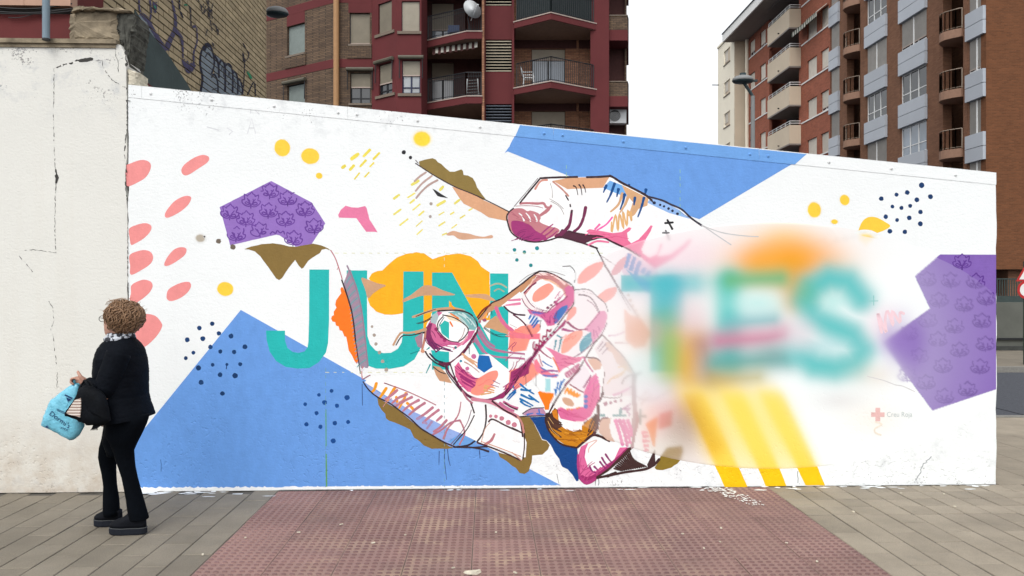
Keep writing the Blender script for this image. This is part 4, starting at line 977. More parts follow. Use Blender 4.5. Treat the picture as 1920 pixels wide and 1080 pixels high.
dots('n', [(375, 215, 26)], 24, (60, 38, 36)); poly('l', [(215, 850), (300, 790), (420, 780), (450, 830), (440, 860), (300, 865)], (190, 140, 170)); hatch('l', [[(260, 850), (320, 835)], [(380, 800), (390, 850)], [(360, 840), (430, 850)]], (80, 120, 200), 18); stroke('l', [(215, 840), (300, 790), (430, 780)], (90, 60, 80), 9); stroke('l', [(160, 870), (300, 865), (450, 860)], LINE, 9)
# palm heel: rose hatching and outline
poly('m', [(10, 80), (120, 230), (350, 360), (560, 540), (720, 630), (880, 740), (960, 745), (1200, 715), (1000, 610), (880, 560), (700, 470), (520, 390), (330, 285), (160, 190)], (150, 176, 232)); poly('m', [(860, 690), (1000, 600), (1160, 690), (1130, 730), (960, 745)], (110, 164, 226))
poly('m', [(20, 90), (330, 285), (520, 390), (700, 470), (880, 560), (1000, 610), (1160, 690), (1230, 600), (1250, 330), (1100, 270), (1000, 200), (900, 100), (700, 60), (300, 20), (60, 50)], WHITE); poly('m', [(1250, 330), (1420, 380), (1580, 430), (1610, 560), (1660, 700), (1650, 850), (1620, 850), (1440, 790), (1270, 730), (1160, 690), (1230, 600)], WHITE)
hatch('m', [[(140, 100), (120, 160), (95, 190)], [(240, 150), (200, 210), (175, 245)], [(330, 140), (290, 200), (250, 270), (240, 290)], [(440, 200), (420, 260), (370, 350)], [(450, 300), (500, 350), (520, 380)], [(340, 240), (350, 290)]], GOLD, 28, (1, .8))
hatch('m', [[(350, 170), (280, 230), (230, 260)], [(450, 210), (360, 250), (300, 300)], [(500, 240), (400, 290), (340, 330)], [(570, 270), (480, 320), (410, 380)], [(630, 300), (540, 360), (470, 420)], [(710, 345), (630, 410), (550, 460)], [(770, 370), (690, 430), (610, 500)], [(800, 435), (750, 480)], [(850, 475), (780, 550), (720, 590)]], (190, 122, 140), 26, (1, .8)); hatch('m', [[(620, 490), (650, 510)], [(700, 490), (650, 560)], [(560, 460), (600, 440)]], (166, 140, 180), 26)
stroke('m', [(220, 98), (420, 170), (600, 250), (740, 320)], (176, 104, 120), 10); stroke('m', [(230, 100), (300, 130)], LINE, 5); stroke('m', [(995, 290), (975, 400), (930, 480), (860, 560), (820, 660)], (186, 120, 134), 22, taper=(.4, 1)); stroke('m', [(985, 475), (890, 500), (800, 570), (710, 620)], (186, 120, 140), 18); stroke('m', [(985, 475), (1020, 550), (1030, 620), (980, 720)], (186, 120, 134), 15)
stroke('m', [(5, 85), (60, 165), (150, 240), (270, 300), (380, 380), (480, 455), (580, 550), (700, 625), (830, 700), (930, 740)], LINE, 15, taper=(.8, .9)); stroke('m', [(0, 60), (70, 20)], (150, 80, 100), 9); stroke('m', [(920, 745), (1060, 730), (1135, 685)], (44, 38, 56), 20, taper=(.6, .8)); stroke('m', [(930, 745), (1100, 750), (1260, 740)], LINE, 14); stroke('m', [(960, 740), (1150, 755), (1275, 790)], LINE, 16)
stroke('m', [(1130, 425), (1060, 560), (990, 640), (920, 720)], LINE, 10); stroke('m', [(1100, 370), (1060, 500), (980, 620), (890, 720)], (120, 90, 110), 7); stroke('m', [(1245, 320), (1250, 470), (1220, 600), (1160, 690)], LINE, 14); stroke('m', [(1090, 280), (1110, 340), (1130, 400)], LINE, 13); stroke('m', [(1010, 180), (1060, 260), (1110, 300)], (180, 110, 130), 18)
dots('m', [(1295, 433, 17), (1350, 436, 19), (1408, 456, 24), (1475, 497, 27), (1536, 520, 26)], 22, (206, 130, 148)); stroke('m', [(1275, 490), (1320, 465), (1450, 530), (1610, 600)], (74, 46, 52), 15); stroke('m', [(1335, 615), (1300, 680), (1240, 720)], (196, 124, 134), 26, taper=(.8, 1.1)); stroke('m', [(1290, 500), (1240, 560), (1200, 700)], (214, 170, 150), 7)
stroke('m', [(1110, 260), (1300, 290), (1430, 360), (1570, 440)], (206, 130, 150), 34); stroke('m', [(1310, 280), (1430, 370), (1560, 440), (1600, 500), (1620, 640)], (70, 36, 44), 14); stroke('m', [(1160, 700), (1300, 750), (1450, 810), (1600, 880)], (70, 40, 44), 13); stroke('m', [(1200, 690), (1400, 760), (1600, 840)], (214, 150, 120), 8); hatch('m', [[(1390, 300), (1460, 350), (1530, 380)], [(1430, 290), (1500, 330), (1570, 350)]], (200, 110, 150), 28); stroke('m', [(1440, 300), (1500, 340), (1565, 365)], (90, 30, 56), 13)
stroke('n', [(75, 240), (120, 330), (130, 450), (130, 560), (115, 680)], (66, 40, 40), 12); stroke('n', [(0, 350), (110, 405)], (60, 40, 42), 14); stroke('n', [(60, 230), (105, 300), (125, 400)], (206, 140, 130), 20); dots('n', [(25, 318, 27)], 24, (206, 130, 148)); stroke('n', [(0, 610), (100, 695)], (214, 160, 140), 10)
hatch('m', [[(830, 770), (828, 880), (835, 940), (850, 1075)], [(775, 790), (772, 930)], [(860, 770), (870, 870), (888, 935)], [(1182, 780), (1188, 860)]], (44, 66, 110), 7); stroke('j', [(535, 470), (540, 560)], (90, 90, 96), 4); stroke('l', [(248, 440), (250, 560)], (80, 76, 84), 4); stroke('l', [(350, 430), (350, 560)], (80, 76, 84), 4)
# little finger
poly('n', [(700, 640), (720, 570), (790, 510), (880, 475), (1000, 490), (1130, 545), (1240, 560), (1180, 640), (1080, 740), (960, 840), (860, 890), (760, 870), (710, 780)], WHITE); poly('n', [(700, 640), (730, 550), (810, 510), (780, 580), (770, 660), (800, 760), (860, 820), (960, 760), (1080, 690), (1140, 560), (1220, 555), (1190, 640), (1080, 740), (960, 830), (860, 890), (770, 950), (730, 880), (700, 760)], (224, 106, 158))
stroke('n', [(1230, 575), (1130, 670), (1000, 780), (900, 850), (800, 890), (740, 870)], (160, 44, 104), 36); stroke('n', [(720, 880), (790, 935), (880, 890)], (176, 56, 120), 34); hatch('n', [[(820, 755), (850, 810), (900, 830)], [(870, 760), (920, 810)], [(930, 710), (970, 760), (1000, 790)], [(950, 665), (990, 730), (1030, 760)], [(990, 630), (1030, 690), (1060, 720)]], (140, 40, 110), 20); stroke('n', [(700, 640), (700, 760), (720, 880)], (176, 60, 124), 22)
stroke('n', [(1250, 570), (1130, 690), (1010, 800), (900, 870)], (72, 44, 42), 26, taper=(1.2, .6)); stroke('n', [(900, 880), (1050, 850), (1200, 820), (1400, 790), (1500, 745), (1560, 680)], (66, 40, 40), 22)
for k in range(12):
    t = k / 11; stroke('n', [(1240 - t * 160, 590 + t * 190), (1290 - t * 140, 690 + t * 110), (1420 - t * 250, 760 + t * 40)], (66, 42, 40), 15)
poly('n', [(1430, 740), (1510, 580), (1520, 750), (1440, 780)], (66, 42, 44)); stroke('n', [(1010, 860), (1100, 830)], (66, 40, 40), 30); stroke('n', [(780, 520), (900, 480), (820, 560), (810, 610)], (222, 180, 170), 9); hatch('n', [[(885, 900), (880, 980)], [(475, 840), (495, 940)]], (70, 66, 70), 5)
# looser brushwork laid over the fingers
def scatter(C, cx, cy, w, h, ang, L, col, wd, n_):
    for _ in range(n_):
        x, y = cx + random.uniform(-w, w), cy + random.uniform(-h, h); a = ang + random.uniform(-.25, .25); l = L * random.uniform(.6, 1.2)
        b = random.uniform(-.15, .15) * l
        stroke(C, [(x - l / 2 * math.cos(a), y - l / 2 * math.sin(a)), (x - b * math.sin(a), y + b * math.cos(a)), (x + l / 2 * math.cos(a), y + l / 2 * math.sin(a))], col, wd * random.uniform(.6, 1.2), taper=(1, random.uniform(.3, .9)))
for a in (('j', 500, 830, 70, 80, .75, 120, (206, 80, 136), 9, 9), ('j', 470, 780, 60, 70, .75, 110, (150, 40, 104), 7, 7), ('j', 700, 860, 80, 60, -.4, 90, (244, 130, 120), 9, 7), ('j', 150, 380, 40, 70, 1.2, 90, (120, 40, 92), 7, 7), ('j', 330, 470, 120, 18, .1, 90, (190, 80, 136), 7, 7),
          ('j', 560, 230, 40, 50, .9, 70, (90, 160, 166), 7, 7), ('j', 1050, 720, 60, 60, -.85, 120, (130, 36, 88), 8, 9), ('j', 960, 880, 60, 50, -.8, 100, (180, 70, 124), 8, 8), ('k', 560, 430, 60, 70, -.9, 110, (190, 84, 136), 8, 8), ('k', 420, 640, 110, 50, .9, 100, (176, 70, 132), 8, 8),
          ('k', 420, 170, 110, 26, .2, 120, (188, 116, 120), 8, 7), ('k', 640, 880, 60, 70, -.7, 110, (238, 140, 124), 9, 8), ('l', 660, 320, 90, 50, .1, 110, (206, 90, 136), 8, 8), ('l', 700, 860, 120, 40, .15, 130, (206, 84, 136), 8, 8), ('l', 930, 640, 50, 110, 1.9, 120, (206, 80, 140), 8, 8),
          ('l', 740, 1030, 130, 30, .2, 110, (176, 106, 16), 8, 8), ('n', 640, 460, 120, 50, .2, 120, (170, 100, 16), 9, 8), ('n', 860, 800, 110, 60, -.7, 120, (186, 70, 126), 9, 9), ('n', 740, 700, 24, 80, 1.5, 100, (196, 84, 136), 8, 6), ('i', 1180, 870, 120, 60, .3, 120, (246, 126, 128), 9, 8), ('l', 130, 260, 50, 120, -1.0, 110, (176, 60, 110), 8, 8),
          ('f', 330, 680, 120, 40, -.4, 110, (136, 40, 104), 8, 9), ('f', 300, 520, 90, 40, .5, 70, (180, 100, 116), 7, 7), ('f', 1050, 690, 150, 25, .1, 130, (226, 90, 140), 8, 8), ('m', 300, 260, 180, 60, -.8, 60, (200, 140, 150), 7, 8)):
    scatter(*a)
# wrist side of the lower hand, paler
poly('l', [(1040, 60), (1120, 130), (1250, 290), (1350, 430), (1350, 640), (1310, 660), (1200, 660), (1040, 660), (1030, 560), (1050, 430), (1000, 300), (940, 180)], (236, 228, 230)); poly('l', [(1050, 120), (1090, 110), (1250, 280), (1330, 430), (1290, 420), (1170, 330), (1120, 220), (1060, 190)], (222, 196, 184))
hatch('l', [[(1030, 110), (970, 190)], [(1060, 130), (990, 210)], [(1080, 170), (1015, 240)]], (168, 144, 158), 13); stroke('l', [(1020, 40), (1100, 120), (1250, 280), (1350, 440)], (152, 132, 134), 12); stroke('l', [(1080, 50), (1160, 45), (1250, 10)], (212, 176, 196), 12); stroke('l', [(1145, 120), (1300, 125)], (204, 180, 184), 12); stroke('l', [(1180, 370), (1260, 370), (1230, 420), (1120, 480), (1070, 540)], (226, 196, 160), 12); stroke('l', [(1250, 420), (1180, 470), (1100, 490)], (226, 190, 150), 8); stroke('l', [(1330, 440), (1250, 480), (1220, 540)], (176, 158, 158), 16); stroke('l', [(1420, 425), (1360, 440)], (172, 166, 168), 20)
stroke('l', [(1020, 670), (1120, 680), (1210, 670), (1220, 620), (1330, 560)], (160, 140, 146), 10); stroke('l', [(1350, 440), (1340, 600), (1350, 800), (1345, 940), (1330, 1080)], (178, 162, 164), 40); stroke('l', [(1130, 655), (1220, 620), (1300, 580)], (222, 176, 200), 20); dots('l', [(1055, 742, 22), (1108, 728, 16), (1156, 716, 16), (1212, 706, 17)], 16, (176, 130, 146), .2)
stroke('l', [(1210, 780), (1200, 870)], (124, 172, 174), 24); stroke('l', [(1130, 858), (1265, 860)], (130, 176, 178), 22); stroke('l', [(1000, 858), (1045, 858)], (124, 172, 174), 24); stroke('l', [(1410, 790), (1405, 950)], (150, 180, 180), 22); stroke('l', [(1370, 865), (1470, 868)], (150, 180, 180), 22); stroke('l', [(1220, 800), (1310, 740), (1240, 800), (1310, 780), (1270, 820), (1300, 840), (1290, 870)], (178, 130, 166), 12)
poly('n', [(925, 300), (940, 260), (1050, 245), (1030, 330), (1050, 430), (1090, 500), (1010, 480), (920, 400)], (218, 184, 166)); stroke('n', [(920, 290), (960, 250), (1020, 245)], (130, 96, 100), 15); hatch('n', [[(1090, 260), (1130, 380), (1170, 530)], [(1130, 260), (1190, 400), (1220, 540)], [(1170, 260), (1230, 400), (1250, 520)], [(1220, 260), (1260, 370), (1270, 440)]], (226, 142, 182), 36, (1, .8)); stroke('n', [(1320, 180), (1325, 300), (1290, 450), (1270, 560)], (178, 150, 154), 28)
poly('n', [(1410, 310), (1450, 280), (1550, 220), (1530, 380), (1510, 560), (1490, 540), (1450, 400)], (240, 168, 130)); poly('n', [(1560, 200), (1700, 160), (1690, 330), (1550, 370)], (228, 166, 164)); hatch('n', [[(1370, 400), (1440, 400)], [(1380, 440), (1450, 440)], [(1380, 490), (1455, 490)], [(1390, 540), (1450, 540)], [(1400, 580), (1450, 590)]], (232, 160, 178), 34)
stroke('k', [(1020, 0), (1120, 160), (1240, 360), (1400, 600), (1560, 840)], (140, 132, 132), 11); stroke('k', [(1030, 30), (1150, 230), (1330, 560)], (150, 142, 142), 8); dots('k', [(1310, 380, 17), (1333, 438, 18), (1360, 500, 16), (1392, 552, 15), (1422, 605, 15), (1455, 665, 15)], 14, (206, 190, 172)); poly('k', [(1260, 530), (1330, 600), (1450, 640), (1560, 800), (1500, 960), (1380, 980), (1280, 890)], (232, 190, 172))
stroke('p', [(360, 700), (430, 735), (520, 730), (600, 690), (680, 640)], (196, 190, 196), 9); hatch('p', [[(460, 650), (380, 740)], [(500, 680), (400, 770)], [(440, 720), (400, 790)]], (214, 200, 194), 12)

# -- ghost of older lettering under the top edge
PT.start('ghost_lettering')
for q in ([(318, 172), (326, 181), (334, 171)], [(326, 181), (325, 190)], [(338, 193), (345, 175), (351, 194)], [(341, 187), (349, 187)], [(444, 197), (450, 181), (456, 198)], [(447, 192), (454, 192)], [(470, 193), (470, 212)], [(472, 202), (484, 192)], [(474, 202), (486, 214)], [(464, 250), (472, 222), (479, 250)], [(467, 240), (476, 240)],
          [(500, 190), (512, 189), (506, 189), (506, 203)], [(528, 196), (528, 211), (540, 211)], [(556, 198), (556, 214)], [(575, 200), (582, 216), (590, 202)], [(604, 204), (604, 222)], [(426, 240), (436, 246), (430, 252)], [(388, 238), (410, 244)]):
    stroke('1', q, (221, 223, 226), 2.0, smooth=False)
PT.start('wall_crack')
for q in ([(1746, 856), (1742, 861), (1738, 863), (1736, 868), (1731, 869), (1730, 874), (1726, 880), (1727, 885), (1721, 893), (1717, 901)], [(1496, 884), (1495, 890), (1496.5, 897), (1496, 905)], [(1122, 896), (1123, 905), (1121, 913)], [(301, 862), (302.5, 870), (302, 884)]):
    stroke('1', q, (158, 162, 166) if q[0][0] > 1000 else (78, 124, 186), 1.5, smooth=False)

# -- chalk guide lines of the layout grid
PT.start('chalk_line')
for y, x0, x1 in ((474.5, 628, 1145), (698, 610, 800)):
    x = x0
    while x < x1:
        stroke('1', [(x, y), (x + random.uniform(3, 7), y + .3)], (222, 222, 170), 1.0); x += 16
for x, y0, y1 in ((610.5, 690, 912), (833, 470, 500), (1275, 318, 400), (1062, 310, 327), (833, 715, 912)):
    y = y0
    while y < y1:
        stroke('1', [(x, y), (x + .3, y + random.uniform(4, 9))], (110, 160, 170) if x < 900 and y > 600 else ((150, 200, 150) if y < 420 else (226, 226, 190)), .9); y += 13
stroke('1', [(611, 768), (611.5, 836)], (96, 168, 110), 1.8); stroke('1', [(611.5, 852), (612.5, 915)], (96, 160, 96), 2.4)
stroke('1', [(679, 720), (679.5, 760)], (50, 80, 130), 1.2)
# white primer along the foot of the blue triangle
PT.start('white_primer')
P = [(244, 914.5)]
x = 250
while x < 1340: P.append((x, 915.5 - (x - 244) * .0046 - random.choice((0, .6, 1, 1.5, 2, 3)))); x += random.uniform(1.5, 6)
P += [(1340, 912), (1340, 911.9)]
Q = [(p[0], 921.6 - (p[0] - 240) * 0.0084) for p in P[::-1]]
poly('1', P + Q[1:], (250, 252, 252))

# -- oval of digital blur over the right half, added as colour on the wall
PT.flush()
def blend_veil():
    CX, CY, RA, RB = 1445.0, 648.0, 465.0, 231.0
    # everything painted so far inside the oval, laid down in order on a fine grid of the wall
    X0, Y0, X1, Y1 = 976, 412, 1870, 884
    gx, gy = np.meshgrid(np.arange(X0, X1) + .5, np.arange(Y0, Y1) + .5)
    under = np.zeros(gx.shape + (3,)); under[:] = (.80, .825, .825)
    for col, al, polys in PT.log:
        for P in polys:
            q = np.array(P)
            a0, b0 = q.min(0); a1, b1 = q.max(0)
            if a1 < X0 or a0 > X1 or b1 < Y0 or b0 > Y1: continue
            ia, ib = max(0, int(a0 - X0)), min(X1 - X0, int(a1 - X0) + 2)
            ja, jb = max(0, int(b0 - Y0)), min(Y1 - Y0, int(b1 - Y0) + 2)
            if ib <= ia or jb <= ja: continue
            px, py = gx[ja:jb, ia:ib], gy[ja:jb, ia:ib]
            ins = np.zeros(px.shape, bool)
            for (xa, ya), (xb, yb) in zip(P, list(P[1:]) + [P[0]]):
                if ya == yb: continue
                c_ = (ya > py) != (yb > py)
                ins ^= c_ & (px < (xb - xa) * (py - ya) / (yb - ya) + xa)
            sl = under[ja:jb, ia:ib]
            sl[ins] = sl[ins] * (1 - al) + np.array(col) * al
    def blur(im, k):
        ker = np.exp(-np.arange(-3 * k, 3 * k + 1) ** 2 / (2 * k * k)); ker /= ker.sum()
        n_ = len(ker) // 2
        p_ = np.pad(im, ((n_, n_), (0, 0), (0, 0)), 'edge'); im = sum(w * p_[i:i + im.shape[0]] for i, w in enumerate(ker))
        p_ = np.pad(im, ((0, 0), (n_, n_), (0, 0)), 'edge'); return sum(w * p_[:, i:i + im.shape[1]] for i, w in enumerate(ker))
    soft = blur(under, 3)
    nc, nr = 442, 210
    xs_ = np.linspace(983, 1867.2, nc)
    hy = RB * np.sqrt(np.clip(1 - ((xs_ - CX) / RA) ** 2, 0.001, 1))
    vv = np.linspace(-1, 1, nr)
    x, _ = np.meshgrid(xs_, vv, indexing='ij')
    y = CY + hy[:, None] * vv[None, :]
    def samp(im):
        fx = np.clip(x - X0 - .5, 0, X1 - X0 - 1.01); fy = np.clip(y - Y0 - .5, 0, Y1 - Y0 - 1.01)
        i, j = fx.astype(int), fy.astype(int); u, v = (fx - i)[..., None], (fy - j)[..., None]
        return (im[j, i] * (1 - u) + im[j, i + 1] * u) * (1 - v) + (im[j + 1, i] * (1 - u) + im[j + 1, i + 1] * u) * v
    UN, SO = samp(under), samp(soft)
    img = np.zeros(x.shape + (3,))
    def L(c): return np.array(base(c))
    lf = 1 / (1 + np.exp((x - 1290) / 40)); tp = 1 / (1 + np.exp((y - 480) / 18))
    img[:] = L((246, 251, 251))
    img = img * (1 - (lf * .9)[..., None]) + L((236, 222, 219)) * (lf * .95)[..., None]
    ll = 1 / (1 + np.exp((x - 1340) / 26)) / (1 + np.exp((740 - y) / 22))
    img = img * (1 - (ll * .85)[..., None]) + L((226, 204, 194)) * (ll * .85)[..., None]
    img = img * (1 - (tp * .7)[..., None]) + L((224, 222, 222)) * (tp * .8)[..., None]
    def sig(d, s): return 1 / (1 + np.exp(np.clip(d / s * 1.4, -40, 40)))
    def comp(a, c):
        nonlocal img
        img = img * (1 - a[..., None]) + L(c) * a[..., None]
    def blob(cx, cy, rx, ry, c, al=1.0, s=14.0, rot=0.0):
        dx, dy = x - cx, y - cy
        u = dx * math.cos(rot) + dy * math.sin(rot); v = -dx * math.sin(rot) + dy * math.cos(rot)
        d = (np.sqrt((u / rx) ** 2 + (v / ry) ** 2) - 1) * min(rx, ry)
        comp(al * sig(d, s), c)
    def seg(pts, w, c, al=1.0, s=12.0):
        d = np.full(x.shape, 1e9)
        for (ax, ay), (bx, by) in zip(pts[:-1], pts[1:]):
            ex, ey = bx - ax, by - ay
            t = np.clip(((x - ax) * ex + (y - ay) * ey) / (ex * ex + ey * ey + 1e-9), 0, 1)
            d = np.minimum(d, np.hypot(x - ax - t * ex, y - ay - t * ey))
        comp(al * sig(d - w / 2, s), c)
    blob(1230, 560, 60, 40, (150, 205, 210), .0)
    blob(1190, 500, 100, 60, (238, 186, 204), .65, 24)
    blob(1290, 478, 50, 26, (240, 206, 220), .6, 18)
    # T (blue-teal), green over it
    seg([(1180, 532), (1300, 532)], 34, (84, 186, 202), .85, 11)
    seg([(1300, 530), (1345, 530)], 30, (150, 214, 212), .7, 16)
    seg([(1250, 540), (1250, 620)], 62, (66, 182, 196), .95, 10)
    seg([(1250, 610), (1254, 692)], 60, (88, 178, 150), .95, 12)
    blob(1250, 645, 26, 34, (98, 180, 130), .7, 12)
    blob(1210, 625, 34, 32, (222, 172, 146), .75, 11)
    blob(1200, 690, 30, 30, (176, 222, 218), .6, 14)
    # streaks left of E
    seg([(1290, 640), (1284, 700), (1300, 770)], 60, (228, 174, 52), 1.0, 13)
    seg([(1262, 640), (1256, 700)], 30, (150, 188, 90), .85, 12)
    blob(1300, 600, 26, 30, (228, 206, 212), .8, 16)
    seg([(1320, 650), (1334, 715)], 44, (178, 132, 116), .9, 14)
    # orange cloud
    blob(1472, 446, 40, 22, (250, 216, 140), .75, 14)
    blob(1484, 488, 92, 44, (252, 164, 22), 1.0, 17)
    blob(1424, 496, 40, 26, (248, 166, 40), .9, 15)
    seg([(1490, 500), (1490, 560)], 50, (240, 162, 32), .9, 14)
    # E
    seg([(1366, 530), (1366, 680)], 48, (76, 198, 192), 1, 11)
    seg([(1372, 526), (1462, 522)], 34, (104, 180, 124), .95, 10)
    blob(1420, 568, 40, 18, (190, 234, 230), .9, 12)
    seg([(1370, 606), (1450, 600)], 28, (110, 190, 194), .9, 10)
    seg([(1350, 640), (1440, 634), (1470, 628)], 36, (206, 122, 154), .95, 12)
    seg([(1345, 682), (1470, 672)], 38, (86, 166, 164), .95, 12)
    blob(1455, 665, 26, 14, (124, 160, 160), .7, 12)
    seg([(1340, 712), (1420, 708)], 24, (170, 165, 100), .8, 13)
    blob(1350, 725, 34, 18, (186, 156, 104), .8, 14)
    # S
    seg([(1615, 560), (1590, 528), (1555, 522), (1525, 540), (1514, 566), (1526, 596), (1560, 612), (1598, 628), (1618, 654), (1604, 682), (1566, 690), (1528, 684), (1505, 664)], 54, (88, 192, 192), 1, 11)
    blob(1562, 566, 20, 14, (168, 226, 222), .75, 9)
    blob(1540, 648, 36, 13, (170, 214, 218), .8, 10)
    blob(1505, 545, 20, 24, (104, 178, 130), .6, 12)
    blob(1500, 625, 26, 26, (222, 216, 222), .8, 12)
    # yellow stripes fading up
    def stripe(xb, w, c, al, s=6):
        # direction of the tape edges
        d = np.abs((x - (xb + (y - 913) * .47))) - w / 2
        comp(al * sig(d, s) * sig(735 - y, 10) * 1.0, c)
    blob(1390, 800, 1, 1, (255, 255, 255), 0)
    d0 = np.maximum((1352 + (y - 913) * .47) - x, x - (1549 + (y - 913) * .47))
    comp(.92 * sig(d0, 12) * sig(726 - y, 12), (250, 230, 138))
    for xb in (1380, 1456, 1528): stripe(xb, 44, (250, 220, 84), .85)
    seg([(1296, 760), (1336, 835)], 40, (226, 180, 56), .95, 12)
    # lower left patches
    blob(1243, 786, 34, 36, (222, 140, 130), .9, 11)
    blob(1274, 812, 30, 40, (158, 118, 88), .95, 13)
    blob(1215, 800, 16, 40, (240, 160, 110), .5, 10)
    blob(1225, 735, 40, 22, (206, 206, 220), .6, 14)
    blob(1240, 845, 40, 26, (190, 176, 140), .6, 14)
    # faint clouds at the right
    blob(1575, 752, 34, 14, (214, 212, 212), .7, 14)
    blob(1645, 704, 34, 18, (226, 214, 200), .7, 14)
    blob(1650, 790, 44, 22, (244, 228, 206), .6, 18)
    blob(1665, 608, 34, 30, (238, 212, 222), .75, 14)
    blob(1672, 640, 20, 22, (170, 150, 206), .75, 10)
    blob(1700, 640, 34, 50, (142, 112, 190), .85, 12)
    rp = np.sqrt(((x - 1440) / np.where(x < 1440, 272, 320)) ** 2 + ((y - 640) / 300) ** 2)
    al = np.interp(rp, [0.0, .52, .62, .70, .80, 1.0, 1.12, 1.3, 1.5], [1, 1, .97, .90, .74, .46, .30, .15, 0.0])
    # the lower edge and the upper edge stay visible, the purple on the right stays clear
    rgt = np.clip((x - 1655) / 60, 0, 1)
    al = al * (1 - .62 * rgt)
    low = np.clip((y - 800) / 60, 0, 1) * np.clip((x - 1180) / 80, 0, 1) * np.clip((1640 - x) / 80, 0, 1)
    al = np.maximum(al, low * .58)
    off = 0.00045 + 0.00002 * (max(l for b, l in PT.boxes) + 2)
    k = np.clip((al - .25) / .35, 0, 1)[..., None]
    fin = (UN * (1 - k) + SO * k) * (1 - al[..., None]) + img * al[..., None]
    ii, jj = np.meshgrid(np.arange(nc), np.arange(nr), indexing='ij')
    tw = 1 + 44 * np.clip((x - 1560) / 60, 0, 1)
    dep = np.clip(np.minimum(np.minimum(jj, nr - 1 - jj) / tw, ii / 3.0), 0, 1)
    oo = .0002 + (off - .0002) * dep
    V = [wp(a, b, c) for a, b, c in zip(x.ravel(), y.ravel(), oo.ravel())]
    Cc = np.concatenate([fin, np.ones(al.shape + (1,))], -1).reshape(-1, 4)
    F = [(i * nr + j, (i + 1) * nr + j, (i + 1) * nr + j + 1, i * nr + j + 1) for i in range(nc - 1) for j in range(nr - 1)]
    mb = MB(); mb.add(V, F, 0, [tuple(c) for c in Cc])
    o = mb.build('blur_oval', M['veil'], mural_wall, fix=False, attr=True, smooth=True)
    o['label'] = 'added oval of digital blur with the soft blurred letters T, E and S'
    return off
VEIL = blend_veil()
# faint details that stay legible on the veil
PT.start('painted_emblem', 'faint red cross', lift=VEIL)
PT.boxes = []
poly('u', [(178, 935), (222, 935), (222, 888), (270, 888), (270, 935), (314, 935), (314, 980), (270, 980), (270, 1025), (222, 1025), (222, 980), (178, 980)], (233, 190, 186))
stroke('r', [(985, 625), (1025, 640), (985, 665), (985, 690), (1020, 705)], (247, 236, 220), 9)
PT.start('painted_scribble', None, lift=VEIL); PT.boxes = []
stroke('t', [(285, 990), (260, 880), (250, 800), (330, 990), (320, 870), (345, 770), (400, 920), (390, 770), (470, 890), (470, 790), (510, 800)], (238, 206, 214), 26)
hatch('t', [[(155, 672), (248, 670)], [(203, 620), (205, 715)]], (150, 206, 204), 12)
stroke('u', [(140, 570), (300, 610), (420, 655), (500, 670), (620, 725)], (216, 213, 214), 8)
PT.start('painted_lines', None, lift=VEIL); PT.boxes = []
stroke('o', [(960, 110), (1060, 150), (1180, 185), (1360, 208), (1480, 215)], (206, 206, 206), 9); stroke('o', [(965, 110), (1080, 190), (1230, 290)], (200, 200, 202), 9)
PT.flush()
def flat_text(txt, plane, px, py, h, off, mat, parent, name, shear=0.0, rot=0.0, label=None, width=None):
    cu = bpy.data.curves.new(name, 'FONT'); cu.body = txt; cu.size = 1.0; cu.resolution_u = 3
    ob = bpy.data.objects.new(name, cu); COL.objects.link(ob)
    dg = bpy.context.evaluated_depsgraph_get(); dg.update()
    me = bpy.data.meshes.new_from_object(ob.evaluated_get(dg))
    bpy.data.objects.remove(ob)
    s, z = plane.hit(px, py)
    w = max(v.co.x for v in me.vertices)
    kx = h if width is None else width / w
    for v in me.vertices:
        a, b = v.co.x * kx, v.co.y * h
        a += shear * b
        v.co = plane.P(s + a * math.cos(rot) - b * math.sin(rot), z + a * math.sin(rot) + b * math.cos(rot), off)
    me.materials.clear(); me.materials.append(mat)
    o = bpy.data.objects.new(name, me); link(o, parent)
    if label: o['label'] = label
    return o
M['faint_grey'] = plain('faint_grey_lettering', base((196, 205, 204)), 0.6, var=0.03)
flat_text('Creu Roja', WL, 1662, 781.5, 0.062, VEIL + .0012, M['faint_grey'], mural_wall, 'painted_words', label='small grey words Creu Roja', width=0.222)
# ------------------------------------------------------------------ ground
E = WL.e; NB = -WL.n                         # along the wall, and away from the viewer
WO = Vector((WL.A.x, WL.A.y))                # wall foot, left end
def fl(s, t, z=0.0):                         # s along the wall, t towards the viewer
    q = WO + E * s - NB * t
    return Vector((q.x, q.y, z))
def fquad(mb, s0, s1, t0, t1, z0, z1, mi=0):
    mb.hexa([fl(s0, t1, z0), fl(s1, t1, z0), fl(s1, t0, z0), fl(s0, t0, z0), fl(s0, t1, z1), fl(s1, t1, z1), fl(s1, t0, z1), fl(s0, t0, z1)], mi)

mb = MB(); mb.add([(-1500, -800, -0.06), (1500, -800, -0.06), (1500, 2400, -0.06), (-1500, 2400, -0.06)], [(0, 1, 2, 3)])
tag(mb.build('ground', M['asphalt']), 'grey ground of the town around the wall', None, kind='structure')

def px_s(px, y):                             # wall-frame s of a ground pixel
    t = CAM_H * FOC / (y - 540); q = Vector(((px - 960) / FOC * t, t)) - WO
    return q.dot(E), -q.dot(NB)
sL, _ = px_s(520, 922); sR, _ = px_s(1440, 914)
TILE = (sR - sL) / 10.0
